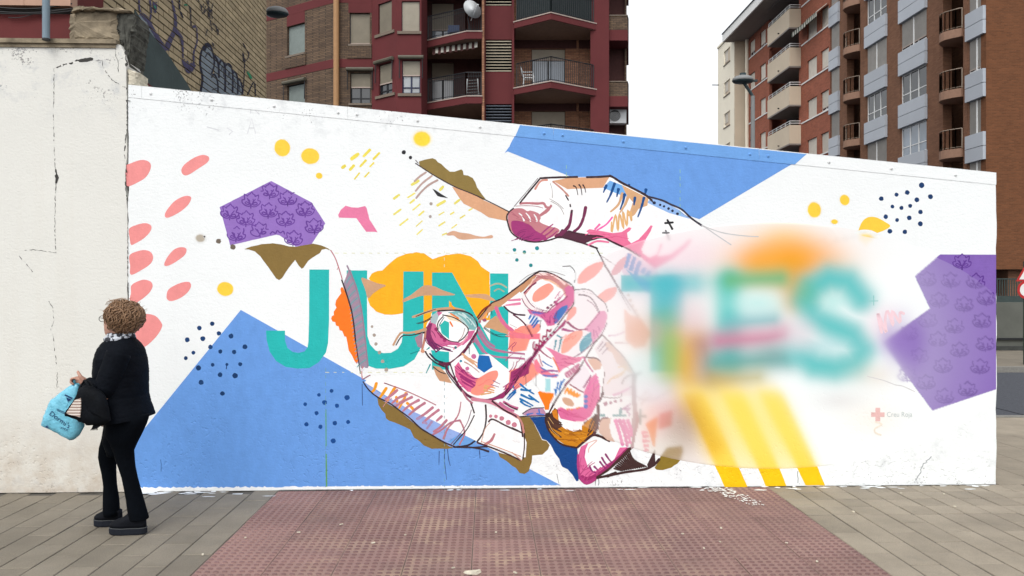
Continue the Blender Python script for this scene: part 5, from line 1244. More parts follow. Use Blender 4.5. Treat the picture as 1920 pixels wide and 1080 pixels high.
# bedding
mb = MB(); fquad(mb, -6.0, sL - .004, -0.02, 5.2, -0.05, -0.006)
pave_left = tag(mb.build('pavement', M['grout']), 'grey brown pavement of narrow slabs left of the red strip', None, kind='structure')
mb = MB(); fquad(mb, sR + .004, 9.0, -2.6, 5.2, -0.05, -0.006)
pave_right = tag(mb.build('pavement', M['grout']), 'pale grey pavement of narrow slabs right of the red strip', None, kind='structure')
mb = MB(); fquad(mb, sL - .003, sR + .003, -0.02, 5.2, -0.05, -0.006)
red_strip = tag(mb.build('tactile_pavement', M['grout']), 'red strip of studded paving tiles in front of the mural', None, kind='structure')

def slab_mesh(w, l, mat):
    mb = MB(); mb.box(-w / 2, w / 2, -l / 2, l / 2, -0.05, 0.0)
    o = mb.build('paving_slab', mat, None, bevel=0.0035)
    me = o.data; bpy.data.objects.remove(o)
    return me
def lay(parent, me, s, t, w):
    o = bpy.data.objects.new('paving_slab', me)
    COL.objects.link(o); o.parent = parent
    p = fl(s, t, random.uniform(-0.0022, 0.0012))
    o.location = p
    o.rotation_euler = (random.uniform(-.004, .004), random.uniform(-.004, .004), math.atan2(E.y, E.x) + random.uniform(-.003, .003))
W_ = 0.2
mL1 = slab_mesh(W_ - .010, 0.40 - .006, M['slab']); mL2 = slab_mesh(W_ - .008, 0.40 - .005, M['slab'])
s = sL - W_ / 2
col_i = 0
while s > -4.4:
    t = 0.09 if col_i % 2 else -0.11
    L = 0.40
    while t < 2.3:
        lay(pave_left, mL2, s, t + 0.2, W_)
        t += L
    s -= W_; col_i += 1
mR1 = slab_mesh(W_ - .010, 0.20 - .011, M['slab_right']); mR2 = slab_mesh(W_ - .010, 0.40 - .007, M['slab_right'])
s = sR + W_ / 2; col_i = 0
while s < 8.8:
    t = 0.0
    for k in range(4):
        if s < S_END + .2: lay(pave_right, mR1, s, t + 0.1, W_)
        t += 0.2
    if col_i % 2: 
        lay(pave_right, mR1, s, t + 0.1, W_); t += .2
    while t < 2.1:
        lay(pave_right, mR2, s, t + 0.2, W_); t += 0.4
    s += W_; col_i += 1
# strip beyond the wall end
mb = MB()
for k in range(9):
    for j2 in range(5):
        s0 = S_END + .02 + k * 0.4; fquad(mb, s0, s0 + .394, -2.5 + j2 * .5 + .0, -2.5 + j2 * .5 + .494, -0.04, -0.0005)
mb.build('paving_slab', M['slab_right'], pave_right)

# studded red tiles
def make_tile_mat():
    m, nd, lk, bs = new_mat('red_studded_tile')
    p = pos(nd)
    sep = nd.new('ShaderNodeSeparateXYZ'); lk.new(p, sep.inputs[0])
    a = ramp(nd, lk, noise(nd, lk, 1.5, 5, 0.65, p), [(0.28, base((138, 108, 108), .80)), (0.55, base((156, 122, 119), .82)), (0.8, base((160, 132, 126), .80))])
    oi = nd.new('ShaderNodeObjectInfo')
    k = nd.new('ShaderNodeMapRange'); k.inputs[3].default_value = .86; k.inputs[4].default_value = 1.12
    lk.new(oi.outputs['Random'], k.inputs[0])
    a = mix(nd, lk, 1.0, a, k.outputs[0], 'MULTIPLY')
    g = ramp(nd, lk, noise(nd, lk, 120, 3, .7, p), [(.3, gray(.82)), (.7, gray(1.14))])
    a = mix(nd, lk, 1.0, a, g, 'MULTIPLY')
    # pale dust settled between the studs, in worn patches
    low = nd.new('ShaderNodeMapRange'); low.inputs[1].default_value = 0.0035; low.inputs[2].default_value = 0.0012
    lk.new(sep.outputs[2], low.inputs[0])
    dx = math_(nd, lk, 'SUBTRACT', sep.outputs[0], -0.02)
    near = nd.new('ShaderNodeMapRange'); near.inputs[1].default_value = 1.7; near.inputs[2].default_value = .3
    lk.new(math_(nd, lk, 'ABSOLUTE', dx), near.inputs[0])
    pat = ramp(nd, lk, noise(nd, lk, 2.3, 5, .7, p), [(.50, gray(0)), (.60, gray(1))])
    d = math_(nd, lk, 'MULTIPLY', low.outputs[0], math_(nd, lk, 'MULTIPLY_ADD', math_(nd, lk, 'MULTIPLY', pat, near.outputs[0]), .72, .2))
    a = mix(nd, lk, math_(nd, lk, 'MULTIPLY', d, .85), a, (*base((200, 174, 150), .72), 1))
    hi = nd.new('ShaderNodeMapRange'); hi.inputs[1].default_value = 0.0018; hi.inputs[2].default_value = 0.0042
    lk.new(sep.outputs[2], hi.inputs[0])
    a = mix(nd, lk, math_(nd, lk, 'MULTIPLY', hi.outputs[0], .40), a, (*base((84, 52, 54), .8), 1))    # stud tops mixed towards a darker red by height
    # soot patches
    so = ramp(nd, lk, noise(nd, lk, 1.1, 5, .7, stretch(nd, lk, p, (1, 1.4, 1))), [(.52, gray(0)), (.74, gray(1))])
    a = mix(nd, lk, math_(nd, lk, 'MULTIPLY', so, .4), a, (*base((108, 94, 90), .7), 1))
    wsp = math_(nd, lk, 'GREATER_THAN', noise(nd, lk, 36, 3, .6, p), .765)
    a = mix(nd, lk, math_(nd, lk, 'MULTIPLY', wsp, .7), a, (.5, .47, .45, 1))
    lk.new(a, bs.inputs['Base Color']); bs.inputs['Roughness'].default_value = .75; bs.inputs['Specular IOR Level'].default_value = .3
    bump(nd, lk, bs, noise(nd, lk, 160, 4, .7, p), .2, .004)
    return m
M['tile'] = make_tile_mat()
mb = MB()
T2 = TILE / 2 - 0.0025
mb.box(-T2, T2, -T2, T2, -0.04, 0.0)
NS = 8
pitch = TILE / NS
for i in range(NS):
    for jj in range(NS):
        cx, cy = -TILE / 2 + pitch * (i + .5), -TILE / 2 + pitch * (jj + .5)
        ring = []
        for (rx, ry, z) in ((.0178, .0128, -0.001), (.0172, .0122, .0038), (.0150, .0100, .0064)):
            ring.append([(cx + rx * math.cos(2 * math.pi * k / 8), cy + ry * math.sin(2 * math.pi * k / 8), z) for k in range(8)])
        mb.loft(ring, caps=False)
        mb.add(ring[-1], [tuple(range(8))])
to = mb.build('tactile_tile', M['tile'], None)
tile_me = to.data; bpy.data.objects.remove(to)
for i in range(10):
    for jj in range(11):
        o = bpy.data.objects.new('tactile_tile', tile_me)
        COL.objects.link(o); o.parent = red_strip
        o.location = fl(sL + TILE * (i + .5), .02 + TILE * (jj + .5), random.uniform(-.0025, .0005))
        o.rotation_euler = (random.uniform(-.005, .005), random.uniform(-.005, .005), math.atan2(E.y, E.x) + random.uniform(-.002, .002))

# white paint dripped on the ground along the wall and over the tiles
mb = MB()
def blot(px, y, rx, ry, z):
    d = CAM_H * FOC / (y - 540); cx, cy = (px - 960) / FOC * d, d
    k = random.randint(7, 11)
    mb.add([(cx + rx * random.uniform(.5, 1.2) * math.cos(2 * math.pi * i / k), cy + ry * random.uniform(.5, 1.2) * math.sin(2 * math.pi * i / k), z) for i in range(k)], [tuple(range(k))])
zc = .0075
for k in range(130):
    t = random.random() ** 1.5; px = 1343 + t * 82 + random.uniform(-24, 26) * (1 - t * .5); y = 916.5 + t * 33 + random.uniform(-2, 2)
    blot(px, y, random.uniform(.006, .017) * (1.4 - t), random.uniform(.006, .016), zc); zc += 1.2e-5
for k in range(70):
    px = random.choice([random.uniform(245, 420), random.uniform(420, 1340), random.uniform(245, 330), random.uniform(1400, 1860)])
    b = 922 - (px - 240) * .0084
    blot(px, b + abs(random.gauss(0, 3.5)) + 1.0, random.uniform(.015, .07), random.uniform(.008, .022), (.0062 if 520 < px < 1440 else .0022) + k * 1.2e-5)
M['white_spill'] = plain('spilled_white_paint', (.74, .76, .76), .6, var=.06)
tag(mb.build('paint_splashes', M['white_spill'], fix=False), 'splashes of white paint on the pavement at the foot of the mural', 'paint', kind='stuff')
# litter
mb = MB()
d = CAM_H * FOC / (1076 - 540)
cx, cy = (886 - 960) / FOC * d, d
mb.add([(cx - .055, cy, .006), (cx + .052, cy + .012, .006), (cx + .030, cy - .03, .006), (cx - .03, cy - .025, .006), (cx - .045, cy, .018), (cx + .045, cy + .008, .024), (cx + .02, cy - .022, .016), (cx - .02, cy - .02, .012)],
       [(3, 2, 1, 0), (4, 5, 6, 7), (0, 1, 5, 4), (1, 2, 6, 5), (2, 3, 7, 6), (3, 0, 4, 7)])
tag(mb.build('plaster_flake', M['pale_stone']), 'pale chip of plaster lying on the red studded tiles', 'rubble')
mb = MB()
for px, y in ((850, 1067), (966, 1076), (1475, 1020), (1350, 1018), (1532, 1055), (1352, 992), (1770, 927), (1790, 950), (640, 985), (700, 1020), (1690, 925), (1320, 1030), (560, 1000), (1280, 1003), (460, 1010), (380, 1042), (1600, 960), (760, 1005), (930, 1000)):
    d = CAM_H * FOC / (y - 540); x = (px - 960) / FOC * d
    zz = .0058 if 300 < px < 1600 else .001
    a, b, c = random.uniform(.006, .013), random.uniform(.004, .008), random.uniform(0, 3)
    P = [(x + a * math.cos(c) - b * math.sin(c), d + a * math.sin(c) + b * math.cos(c)), (x - a * math.cos(c) - b * math.sin(c), d - a * math.sin(c) + b * math.cos(c)), (x - a * math.cos(c) + b * math.sin(c), d - a * math.sin(c) - b * math.cos(c)), (x + a * math.cos(c) + b * math.sin(c), d + a * math.sin(c) - b * math.cos(c))]
    mb.prism(P, zz, zz + .005)
tag(mb.build('litter', M['pale_stone']), 'scattered pale chips and cigarette ends on the paving', 'litter', kind='stuff')

# road and far pavement on the right
mb = MB(); mb.box(7.0, 70, 9.8, 15.3, -0.058, -0.052)
tag(mb.build('road', M['asphalt']), 'dark asphalt road passing behind the end of the wall', None, kind='structure')
mb = MB(); mb.box(5.0, 70, 8.55, 9.68, -0.05, 0.0)
tag(mb.build('pavement', M['slab_right']), 'grey pavement edge on the near side of the road', None, kind='structure')
mb = MB(); mb.box(5.0, 70, 9.68, 9.8, -0.055, 0.012)
tag(mb.build('kerb', M['kerb']), 'pale kerb on the near side of the road', None, kind='structure')
mb = MB(); mb.box(5.0, 70, 15.3, 15.45, -0.055, 0.06)
tag(mb.build('kerb', M['kerb']), 'pale kerb on the far side of the road', None, kind='structure')
mb = MB(); mb.box(5.0, 70, 15.45, 21.0, -0.055, 0.05)
tag(mb.build('pavement', M['slab']), 'grey pavement on the far side of the road', None, kind='structure')

# ------------------------------------------------------------------ old white wall at the left
OW = Plane(WL.P(-6.0, 0).xy, WL.P(0, 0).xy)
so1 = OW.S(241.5); ztop = OW.Z(120, 83)
mb = MB()
edge = []
for z in np.linspace(0.0, ztop, 60):
    y = 540 - (z - CAM_H) / 6.16 * FOC
    xr = np.interp(y, [76, 84, 95, 105, 128, 165, 300, 330, 420, 600, 940], [224, 226, 233, 237, 236.5, 238, 238, 236, 240, 239, 240.3])
    edge.append((OW.S(xr) + RNG.uniform(-.005, .004), z))
P = [(0, 0)] + edge + [(0, ztop)]
n = len(P)
mb.add([OW.P(a, b, 0.006) for a, b in P] + [OW.P(a, b, -.25) for a, b in P], [tuple(range(n)), tuple(range(2 * n - 1, n - 1, -1))] + [(i, n + i, n + (i + 1) % n, (i + 1) % n) for i in range(n)])
old_wall = mb.build('rendered_wall', M['old_white'])
tag(old_wall, 'cracked off-white rendered wall left of the mural, with a ledge along its top', 'wall')
mb = MB(); mb.pbox(OW, 0.0, OW.S(221), ztop, ztop + .036, -.25, .035)
mb.pbox(OW, 0.0, OW.S(218), ztop - .03, ztop - .002, -.2, .018)
mb.build('ledge', M['concrete'], old_wall)
def rag(pts, step=3, amp=1.2):
    out = []
    for i in range(len(pts)):
        a, b = pts[i], pts[(i + 1) % len(pts)]
        m = max(1, int(math.dist(a, b) / step))
        out += [(a[0] + (b[0] - a[0]) * k / m + random.uniform(-amp, amp), a[1] + (b[1] - a[1]) * k / m + random.uniform(-amp, amp)) for k in range(m)]
    return out
# cracks: flat dark strokes, the shade of the grooves put into the colour
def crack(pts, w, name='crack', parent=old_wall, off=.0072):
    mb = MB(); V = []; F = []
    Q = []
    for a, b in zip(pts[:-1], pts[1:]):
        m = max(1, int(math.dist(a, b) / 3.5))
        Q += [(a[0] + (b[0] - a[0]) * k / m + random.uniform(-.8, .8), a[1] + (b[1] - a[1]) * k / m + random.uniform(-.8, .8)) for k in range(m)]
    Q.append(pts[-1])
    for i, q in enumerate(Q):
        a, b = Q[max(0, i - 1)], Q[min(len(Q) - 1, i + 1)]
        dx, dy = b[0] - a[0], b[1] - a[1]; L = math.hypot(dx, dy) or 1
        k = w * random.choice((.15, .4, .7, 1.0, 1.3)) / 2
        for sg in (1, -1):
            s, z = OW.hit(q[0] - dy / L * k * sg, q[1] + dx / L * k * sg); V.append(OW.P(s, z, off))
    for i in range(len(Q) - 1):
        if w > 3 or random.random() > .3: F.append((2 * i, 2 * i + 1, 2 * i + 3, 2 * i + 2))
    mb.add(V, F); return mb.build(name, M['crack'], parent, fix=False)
Cz = lambda L: [(x / 3.6, y / 3.6) for x, y in L]
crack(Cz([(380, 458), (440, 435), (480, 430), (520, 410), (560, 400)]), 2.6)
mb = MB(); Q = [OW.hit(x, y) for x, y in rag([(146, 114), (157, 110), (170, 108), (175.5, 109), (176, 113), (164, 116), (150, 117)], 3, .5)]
mb.add([OW.P(a, b, .0075) for a, b in Q], [tuple(range(len(Q)))]); mb.build('crack', M['crack'], old_wall, fix=False)  # hole drawn as a flat patch, its shade put into the colour
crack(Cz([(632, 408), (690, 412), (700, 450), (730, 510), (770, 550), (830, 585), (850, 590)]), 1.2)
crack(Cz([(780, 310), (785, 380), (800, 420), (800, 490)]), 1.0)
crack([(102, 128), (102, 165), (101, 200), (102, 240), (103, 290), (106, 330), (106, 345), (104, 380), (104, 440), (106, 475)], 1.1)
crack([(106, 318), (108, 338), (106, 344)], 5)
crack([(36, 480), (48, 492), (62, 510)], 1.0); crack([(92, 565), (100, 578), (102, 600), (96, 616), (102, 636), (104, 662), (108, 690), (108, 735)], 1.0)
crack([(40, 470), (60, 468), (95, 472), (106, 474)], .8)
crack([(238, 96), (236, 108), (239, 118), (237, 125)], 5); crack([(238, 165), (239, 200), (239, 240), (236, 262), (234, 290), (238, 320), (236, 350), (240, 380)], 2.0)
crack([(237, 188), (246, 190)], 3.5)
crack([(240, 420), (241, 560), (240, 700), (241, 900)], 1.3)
# pale broken plaster lump on the wall end
def lump(name, cx, cz, pts, o0, o1, mat, label, cat, parent=None, jit=.006):
    mb = MB()
    base_ = [OW.hit(x, y) for x, y in pts]
    m = len(base_)
    r0 = [OW.P(a, b, o0) for a, b in base_]
    ca = sum(a for a, b in base_) / m; cb = sum(b for a, b in base_) / m
    r1 = [OW.P(a, b, o1 - .02) + Vector((random.uniform(-jit, jit),) * 3) for a, b in base_]
    r2 = [OW.P(ca + (a - ca) * .75, cb + (b - cb) * .75, o1) + Vector([random.uniform(-jit, jit) for _ in range(3)]) for a, b in base_]
    mb.loft([r0, r1, r2])
    o = mb.build(name, mat, parent)
    if label: tag(o, label, cat)
    return o
lump('plaster_lump', 0, 0, rag([(237, 126), (244, 128), (256, 136), (257, 158), (246, 161), (238, 160)]), -.20, -.01, M['pale_stone'], 'pale broken lump of plaster on the corner between the two walls', 'rubble')

# ------------------------------------------------------------------ tan brick building behind the left wall
tan_b = empty('brick_building', (-5.5, 8.4, 0), 'tan brick building with graffiti on its side wall and a maroon band on its front', 'building')
SX = WO + NB * .31 - E * .62                         # near corner of the side wall
SIDE = Plane(SX, SX + NB * 9)
SIDE.L = SIDE.S(499.5)
SIDE.n = E.copy()
mb = MB(); Ls = SIDE.L
mb.hexa([SIDE.P(0, 0, -.012), SIDE.P(Ls, 0, -.012), SIDE.P(Ls, 0, -6), SIDE.P(0, 0, -6), SIDE.P(0, 9, -.012), SIDE.P(Ls, 9, -.012), SIDE.P(Ls, 9, -6), SIDE.P(0, 9, -6)])
tan_core = mb.build('side_wall', M['dark_mortar'], tan_b)
bw, bh, jt = .26, .078, .015
bmx = MB(); bmx.hexa([(0, 0, 0), (bw - jt, 0, 0), (bw - jt, .03, 0), (0, .03, 0), (0, 0, bh - jt), (bw - jt, 0, bh - jt), (bw - jt, .03, bh - jt), (0, .03, bh - jt)])
tmp = bmx.build('brick', M['tan_brick']); brick_me = tmp.data; bpy.data.objects.remove(tmp)
rest = MB(); cnt = 0
rot_side = math.atan2(SIDE.e.y, SIDE.e.x)
rows = int(9 / bh)
cand = []
for r in range(rows):
    z = r * bh
    k0 = -.125 if r % 2 else 0.0
    s = k0
    while s < Ls - .02:
        a, b = max(s, 0), min(s + bw - jt, Ls)
        if b - a > .02: cand.append((a, b, z))
        s += bw
def side_px(a, z):
    p = SIDE.P(a, z); return 960 + p.x / p.y * FOC, 540 - (p.z - CAM_H) / p.y * FOC
for a, b, z in cand:
    px, py = side_px((a + b) / 2, z)
    topy = 160 + 165 * (px - 240) / 1628 - 4
    vis = 225 < px < 515 and -8 < py < topy and not (py > 30 + (px - 250) * 1.27 + 8)
    if vis and cnt < 290 and abs((b - a) - (bw - jt)) < .002:
        o = bpy.data.objects.new('brick', brick_me); COL.objects.link(o); o.parent = tan_core
        q = SIDE.P(a, z, random.uniform(-.002, .0025) - .03)
        o.location = q; o.rotation_euler = (0, 0, rot_side)
        o.scale = (1, -1, 1) if Vector((-math.sin(rot_side), math.cos(rot_side))).dot(SIDE.n) < 0 else (1, 1, 1)
        if o.scale.y < 0: o.location = q
        cnt += 1
    else:
        rest.pbox(SIDE, a, b, z, z + bh - jt, -.03, random.uniform(-.002, .0025))
ro = rest.build('brickwork', M['tan_brick'], tan_core); ro['kind'] = 'stuff'
# grey render patch below the old roof line
mb = MB()
def sp(px, py, off):
    s, z = SIDE.hit(px, py); return SIDE.P(max(s, .02), z, off)
Q = [(251, 18), (262, 36), (285, 68), (310, 98), (330, 128), (348, 155), (362, 180), (362, 260), (251, 260)]
Q = [SIDE.hit(*q) for q in Q]
Q = [(max(a, -.02), b) for a, b in Q]
m = len(Q)
mb.add([SIDE.P(a, b, .014) for a, b in Q] + [SIDE.P(a, b, -.01) for a, b in Q], [tuple(range(m)), tuple(range(2 * m - 1, m - 1, -1))] + [(i, m + i, m + (i + 1) % m, (i + 1) % m) for i in range(m)])
mb.build('render_patch', M['grey_render'], tan_b)
mb = MB(); Q = [SIDE.hit(*q) for q in ((258, 143), (284, 163), (258, 163))]
mb.add([SIDE.P(a, b, .016) for a, b in Q], [(0, 1, 2)]); mb.build('maroon_patch', M['maroon_side'], tan_b, fix=False)
# front of that building above the left wall
FR = Plane(WO + NB * .30 - E * 6, WO + NB * .30)
fs = lambda px: FR.S(px)
mb = MB()
mb.pbox(FR, -2, fs(139), 0, FR.Z(60, 26), -.5, 0)
mb.pbox(FR, -2, fs(138), FR.Z(60, 26), 9, -.5, -.06)
mb.build('front_wall', M['maroon_side'], tan_b)
for k in range(4):
    a, b = fs(52 - 90 * k), fs(52 + 90 - 90 * k - .6)
    if k == 0: b = fs(138)
    mb = MB(); mb.pbox(FR, a, b, FR.Z(60, 14), FR.Z(60, -12), -.06, .05); mb.build('ledge_tile', M['ledge_tile'], tan_b)
mb = MB(); mb.pbox(FR, -2, fs(138), FR.Z(60, -13), 9, -.06, .0); mb.build('upper_wall', M['maroon_side'], tan_b)
# concrete pier at the corner, with a broken end
lump('concrete_pier', 0, 0, rag([(126, 76), (126, 24), (136, 22), (136, 14), (160, 14), (190, 17), (214, 16), (218, 30), (216, 50), (220, 76)], 5, .8), -.28, -.02, M['concrete'], None, None, tan_b)
lump('broken_end', 0, 0, rag([(214, 16), (232, 16), (246, 24), (250, 36), (247, 60), (243, 84), (240, 110), (237, 128), (233, 100), (226, 84), (219, 74), (215, 50)], 3, 1.5), -.30, -.03, M['dark_concrete'], None, None, tan_b, .012)
lump('pier_cap', 0, 0, rag([(136, 21), (137, 13), (170, 13), (205, 16), (232, 15), (244, 20), (236, 23), (214, 21), (180, 19)], 4, .8), -.30, .02, M['concrete'], None, None, tan_b)
# cables in the slot
mb = MB()
for y0, amp in ((17, 3), (21, -2), (25, 2), (28, 1)):
    mb.tube([FR.P(*FR.hit(x, y0 + amp * math.sin(x * .03) + (max(0, x - 90) * -.08)), .03 + .004 * amp) for x in range(-40, 150, 10)], .006, 5)
mb.tube([FR.P(*FR.hit(x, 30 + 6 * math.sin(x * .05)), .03) for x in range(20, 90, 8)], .004, 5)
tag(mb.build('cables', M['cable'], smooth=True), 'black cables running along the slot under the pinkish ledge', 'cable')
# grey downpipe with white collar
mb = MB(); a = OW.S(96.5); zt = OW.Z(96, 5); zb = OW.Z(96, 81)
mb.tube([OW.P(a, zb, .075), OW.P(a, zt, .075)], .028, 16)
dp = mb.build('downpipe', M['pipe_grey'], smooth=False)
tag(dp, 'grey plastic downpipe stub with a white collar above the ledge', 'pipe')
mb = MB(); mb.tube([OW.P(a, OW.Z(96, 3.5), .075), OW.P(a, OW.Z(96, -40), .075)], .036, 16); mb.build('collar', M['pvc_white'], dp)
mb = MB(); mb.tube([OW.P(a, zb - .001, .075), OW.P(a, zb + .012, .075)], .0295, 16); mb.build('pipe_rim', M['cable'], dp)
# graffiti on the side wall
CG = (240, 0, 5.685)
class Graf:
    lv = .0045
def clip_rows(mb, poly_, off):
    """paint only reaches the brick faces: cut the shape at every bed joint"""
    zs = [p[1] for p in poly_]
    for r in range(int(min(zs) / bh), int(max(zs) / bh) + 1):
        lo, hi = r * bh, r * bh + bh - jt * .9
        Q = poly_
        for lim, sgn in ((lo, 1), (hi, -1)):
            out = []
            for i in range(len(Q)):
                a, b = Q[i], Q[(i + 1) % len(Q)]
                da, db = (a[1] - lim) * sgn, (b[1] - lim) * sgn
                if da >= 0: out.append(a)
                if da * db < 0:
                    u = da / (da - db); out.append((a[0] + (b[0] - a[0]) * u, lim))
            Q = out
            if len(Q) < 3: break
        if len(Q) >= 3: mb.add([SIDE.P(a, b, off) for a, b in Q], [tuple(range(len(Q)))])
def gs(pts, mat, w, taper=(1, 1), name='graffiti_stroke', closed=False, fill=False):
    P = [(CG[0] + x / CG[2], CG[1] + y / CG[2]) for x, y in pts]
    mb = MB()
    if fill:
        P = catmull(P, True)
        clip_rows(mb, [SIDE.hit(x, y) for x, y in P], Graf.lv)
    else:
        P = catmull(P, False, 4) if len(P) > 2 else P
        n = len(P); V = []
        for i, p in enumerate(P):
            q0, q1 = P[max(0, i - 1)], P[min(n - 1, i + 1)]
            dx, dy = q1[0] - q0[0], q1[1] - q0[1]; L = math.hypot(dx, dy) or 1
            t = i / (n - 1); k = 1.0 * w / CG[2] / 2 * (taper[0] * (1 - t) + taper[1] * t)
            for sg in (1, -1): V.append(SIDE.hit(p[0] - dy / L * k * sg, p[1] + dx / L * k * sg))
        for i in range(n - 1): clip_rows(mb, [V[2 * i], V[2 * i + 1], V[2 * i + 3], V[2 * i + 2]], Graf.lv + .0001 * i / n)
    Graf.lv += .00015
    mb.build(name, M[mat], tan_b, fix=False)
gs([(770, 1000), (790, 820), (775, 650), (800, 500), (860, 480), (900, 560), (910, 700), (900, 780), (945, 870), (940, 1000)], 'graff_grey', 1, fill=True, name='graffiti_fill')
gs([(920, 600), (1000, 640), (1080, 700), (1160, 800), (1210, 940), (1210, 1010), (950, 1000), (920, 800)], 'graff_grey', 1, fill=True, name='graffiti_fill')
gs([(100, 160), (170, 200), (230, 300), (300, 430), (340, 470), (260, 420), (160, 270)], 'graff_grey', 1, fill=True, name='graffiti_fill')
gs([(770, 980), (790, 830), (765, 690), (775, 560), (820, 475), (870, 490), (905, 580), (915, 690), (885, 790)], 'graff_dark', 26, (.9, .7))
gs([(800, 540), (830, 478), (870, 490)], 'graff_dark', 44); gs([(820, 610), (850, 560), (890, 620)], 'graff_dark', 12)
gs([(885, 830), (915, 790), (950, 870), (955, 990)], 'graff_dark', 18); gs([(890, 960), (940, 940)], 'graff_dark', 10)
gs([(915, 590), (945, 640), (960, 700), (965, 830)], 'graff_dark', 22); gs([(965, 690), (995, 640), (1030, 720), (1030, 980)], 'graff_dark', 22); gs([(985, 760), (1005, 700), (1015, 820)], 'graff_dark', 8)
gs([(1035, 700), (1070, 680), (1110, 760), (1110, 990)], 'graff_dark', 20); gs([(1060, 830), (1075, 760), (1085, 850)], 'graff_dark', 9); gs([(1060, 900), (1080, 890)], 'graff_dark', 18)
gs([(1110, 780), (1140, 770), (1165, 850), (1165, 1000)], 'graff_dark', 18); gs([(1160, 840), (1190, 850), (1215, 940), (1210, 1010)], 'graff_dark', 16); gs([(1130, 840), (1140, 930)], 'graff_dark', 7); gs([(1175, 890), (1195, 990)], 'graff_dark', 6)
gs([(1220, 460), (1260, 530), (1285, 590), (1245, 650), (1220, 560), (1225, 660)], 'graff_dark', 10); gs([(1240, 640), (1235, 800), (1220, 990)], 'graff_dark', 10)
gs([(1270, 1010), (1340, 870), (1355, 1020)], 'graff_dark', 14)
gs([(110, 0), (125, 130), (210, 230), (240, 130), (225, 0)], 'graff_violet', 20); gs([(120, 140), (190, 190), (260, 320), (350, 470), (400, 540)], 'graff_violet', 44, (.7, 1.2))
gs([(400, 530), (440, 430), (490, 320), (500, 200), (470, 40), (460, 0)], 'graff_violet', 34, (2.0, .25)); gs([(490, 320), (560, 400), (575, 480), (580, 620)], 'graff_violet', 36, (1.4, .3))
gs([(580, 630), (600, 700), (640, 770), (690, 720), (695, 560), (730, 440), (725, 290)], 'graff_violet', 44, (.8, .25)); gs([(600, 660), (650, 740), (690, 680)], 'graff_violet', 66)
gs([(680, 285), (720, 280)], 'graff_violet', 28); gs([(265, 20), (285, 130), (290, 20)], 'graff_violet', 26); gs([(540, 0), (545, 100), (580, 190)], 'graff_dark', 20, (1, .6)); gs([(590, 60), (620, 45), (655, 90), (665, 280)], 'graff_dark', 11)
gs([(590, 50), (625, 55)], 'graff_green', 14); gs([(1270, 760), (1310, 840)], 'graff_green', 26); gs([(270, 60), (290, 90)], 'graff_green', 14)
for q in ([(740, 0), (770, 60), (790, 150), (820, 60)], [(830, 0), (870, 120), (900, 30)], [(800, 150), (840, 90), (850, 200)], [(850, 0), (870, 220), (890, 330)], [(820, 380), (840, 310)], [(890, 250), (930, 280), (950, 370)], [(930, 340), (950, 310), (960, 370)], [(780, 80), (800, 40)], [(860, 180), (880, 90), (890, 200)], [(905, 460), (910, 520)], [(890, 450), (900, 500)]):
    gs(q, 'graff_dark', 9)

# dark grit gathered along the foot of the walls
mb = MB()
for (xa, xb) in ((1440, 1866), (-10, 239), (246, 1340)):
    x = xa; P = []
    while x < xb:
        P.append((x, random.uniform(.006, .03) if xa != 246 else random.uniform(.003, .010))); x += random.uniform(3, 9)
    V = []
    for px, w in P:
        s_ = WL.S(px); V += [fl(s_, .004, .0016 if not 520 < px < 1440 else .0068), fl(s_, .004 + w, .0016 if not 520 < px < 1440 else .0068)]
    mb.add(V, [(2 * i, 2 * i + 1, 2 * i + 3, 2 * i + 2) for i in range(len(P) - 1)])
tag(mb.build('grit', plain('dark_grit', (.06, .055, .045), .95, var=.5, scale=60), fix=False), 'dark grit gathered along the foot of the walls', 'dirt', kind='stuff')

# rusty bracket behind the right end of the wall
mb = MB()
mb.tube([WL.P(S_END - .05, WL.Z(1868, 326), -.2), WL.P(S_END + .05, WL.Z(1875, 327), -.2), WL.P(S_END + .11, WL.Z(1890, 325), -.2)], [.022, .016, .006], 7)
tag(mb.build('iron_bracket', plain('rusty_iron', base((62, 44, 38)), .9, var=.4, scale=30)), 'rusty iron stub sticking out behind the right end of the mural wall', 'bracket')
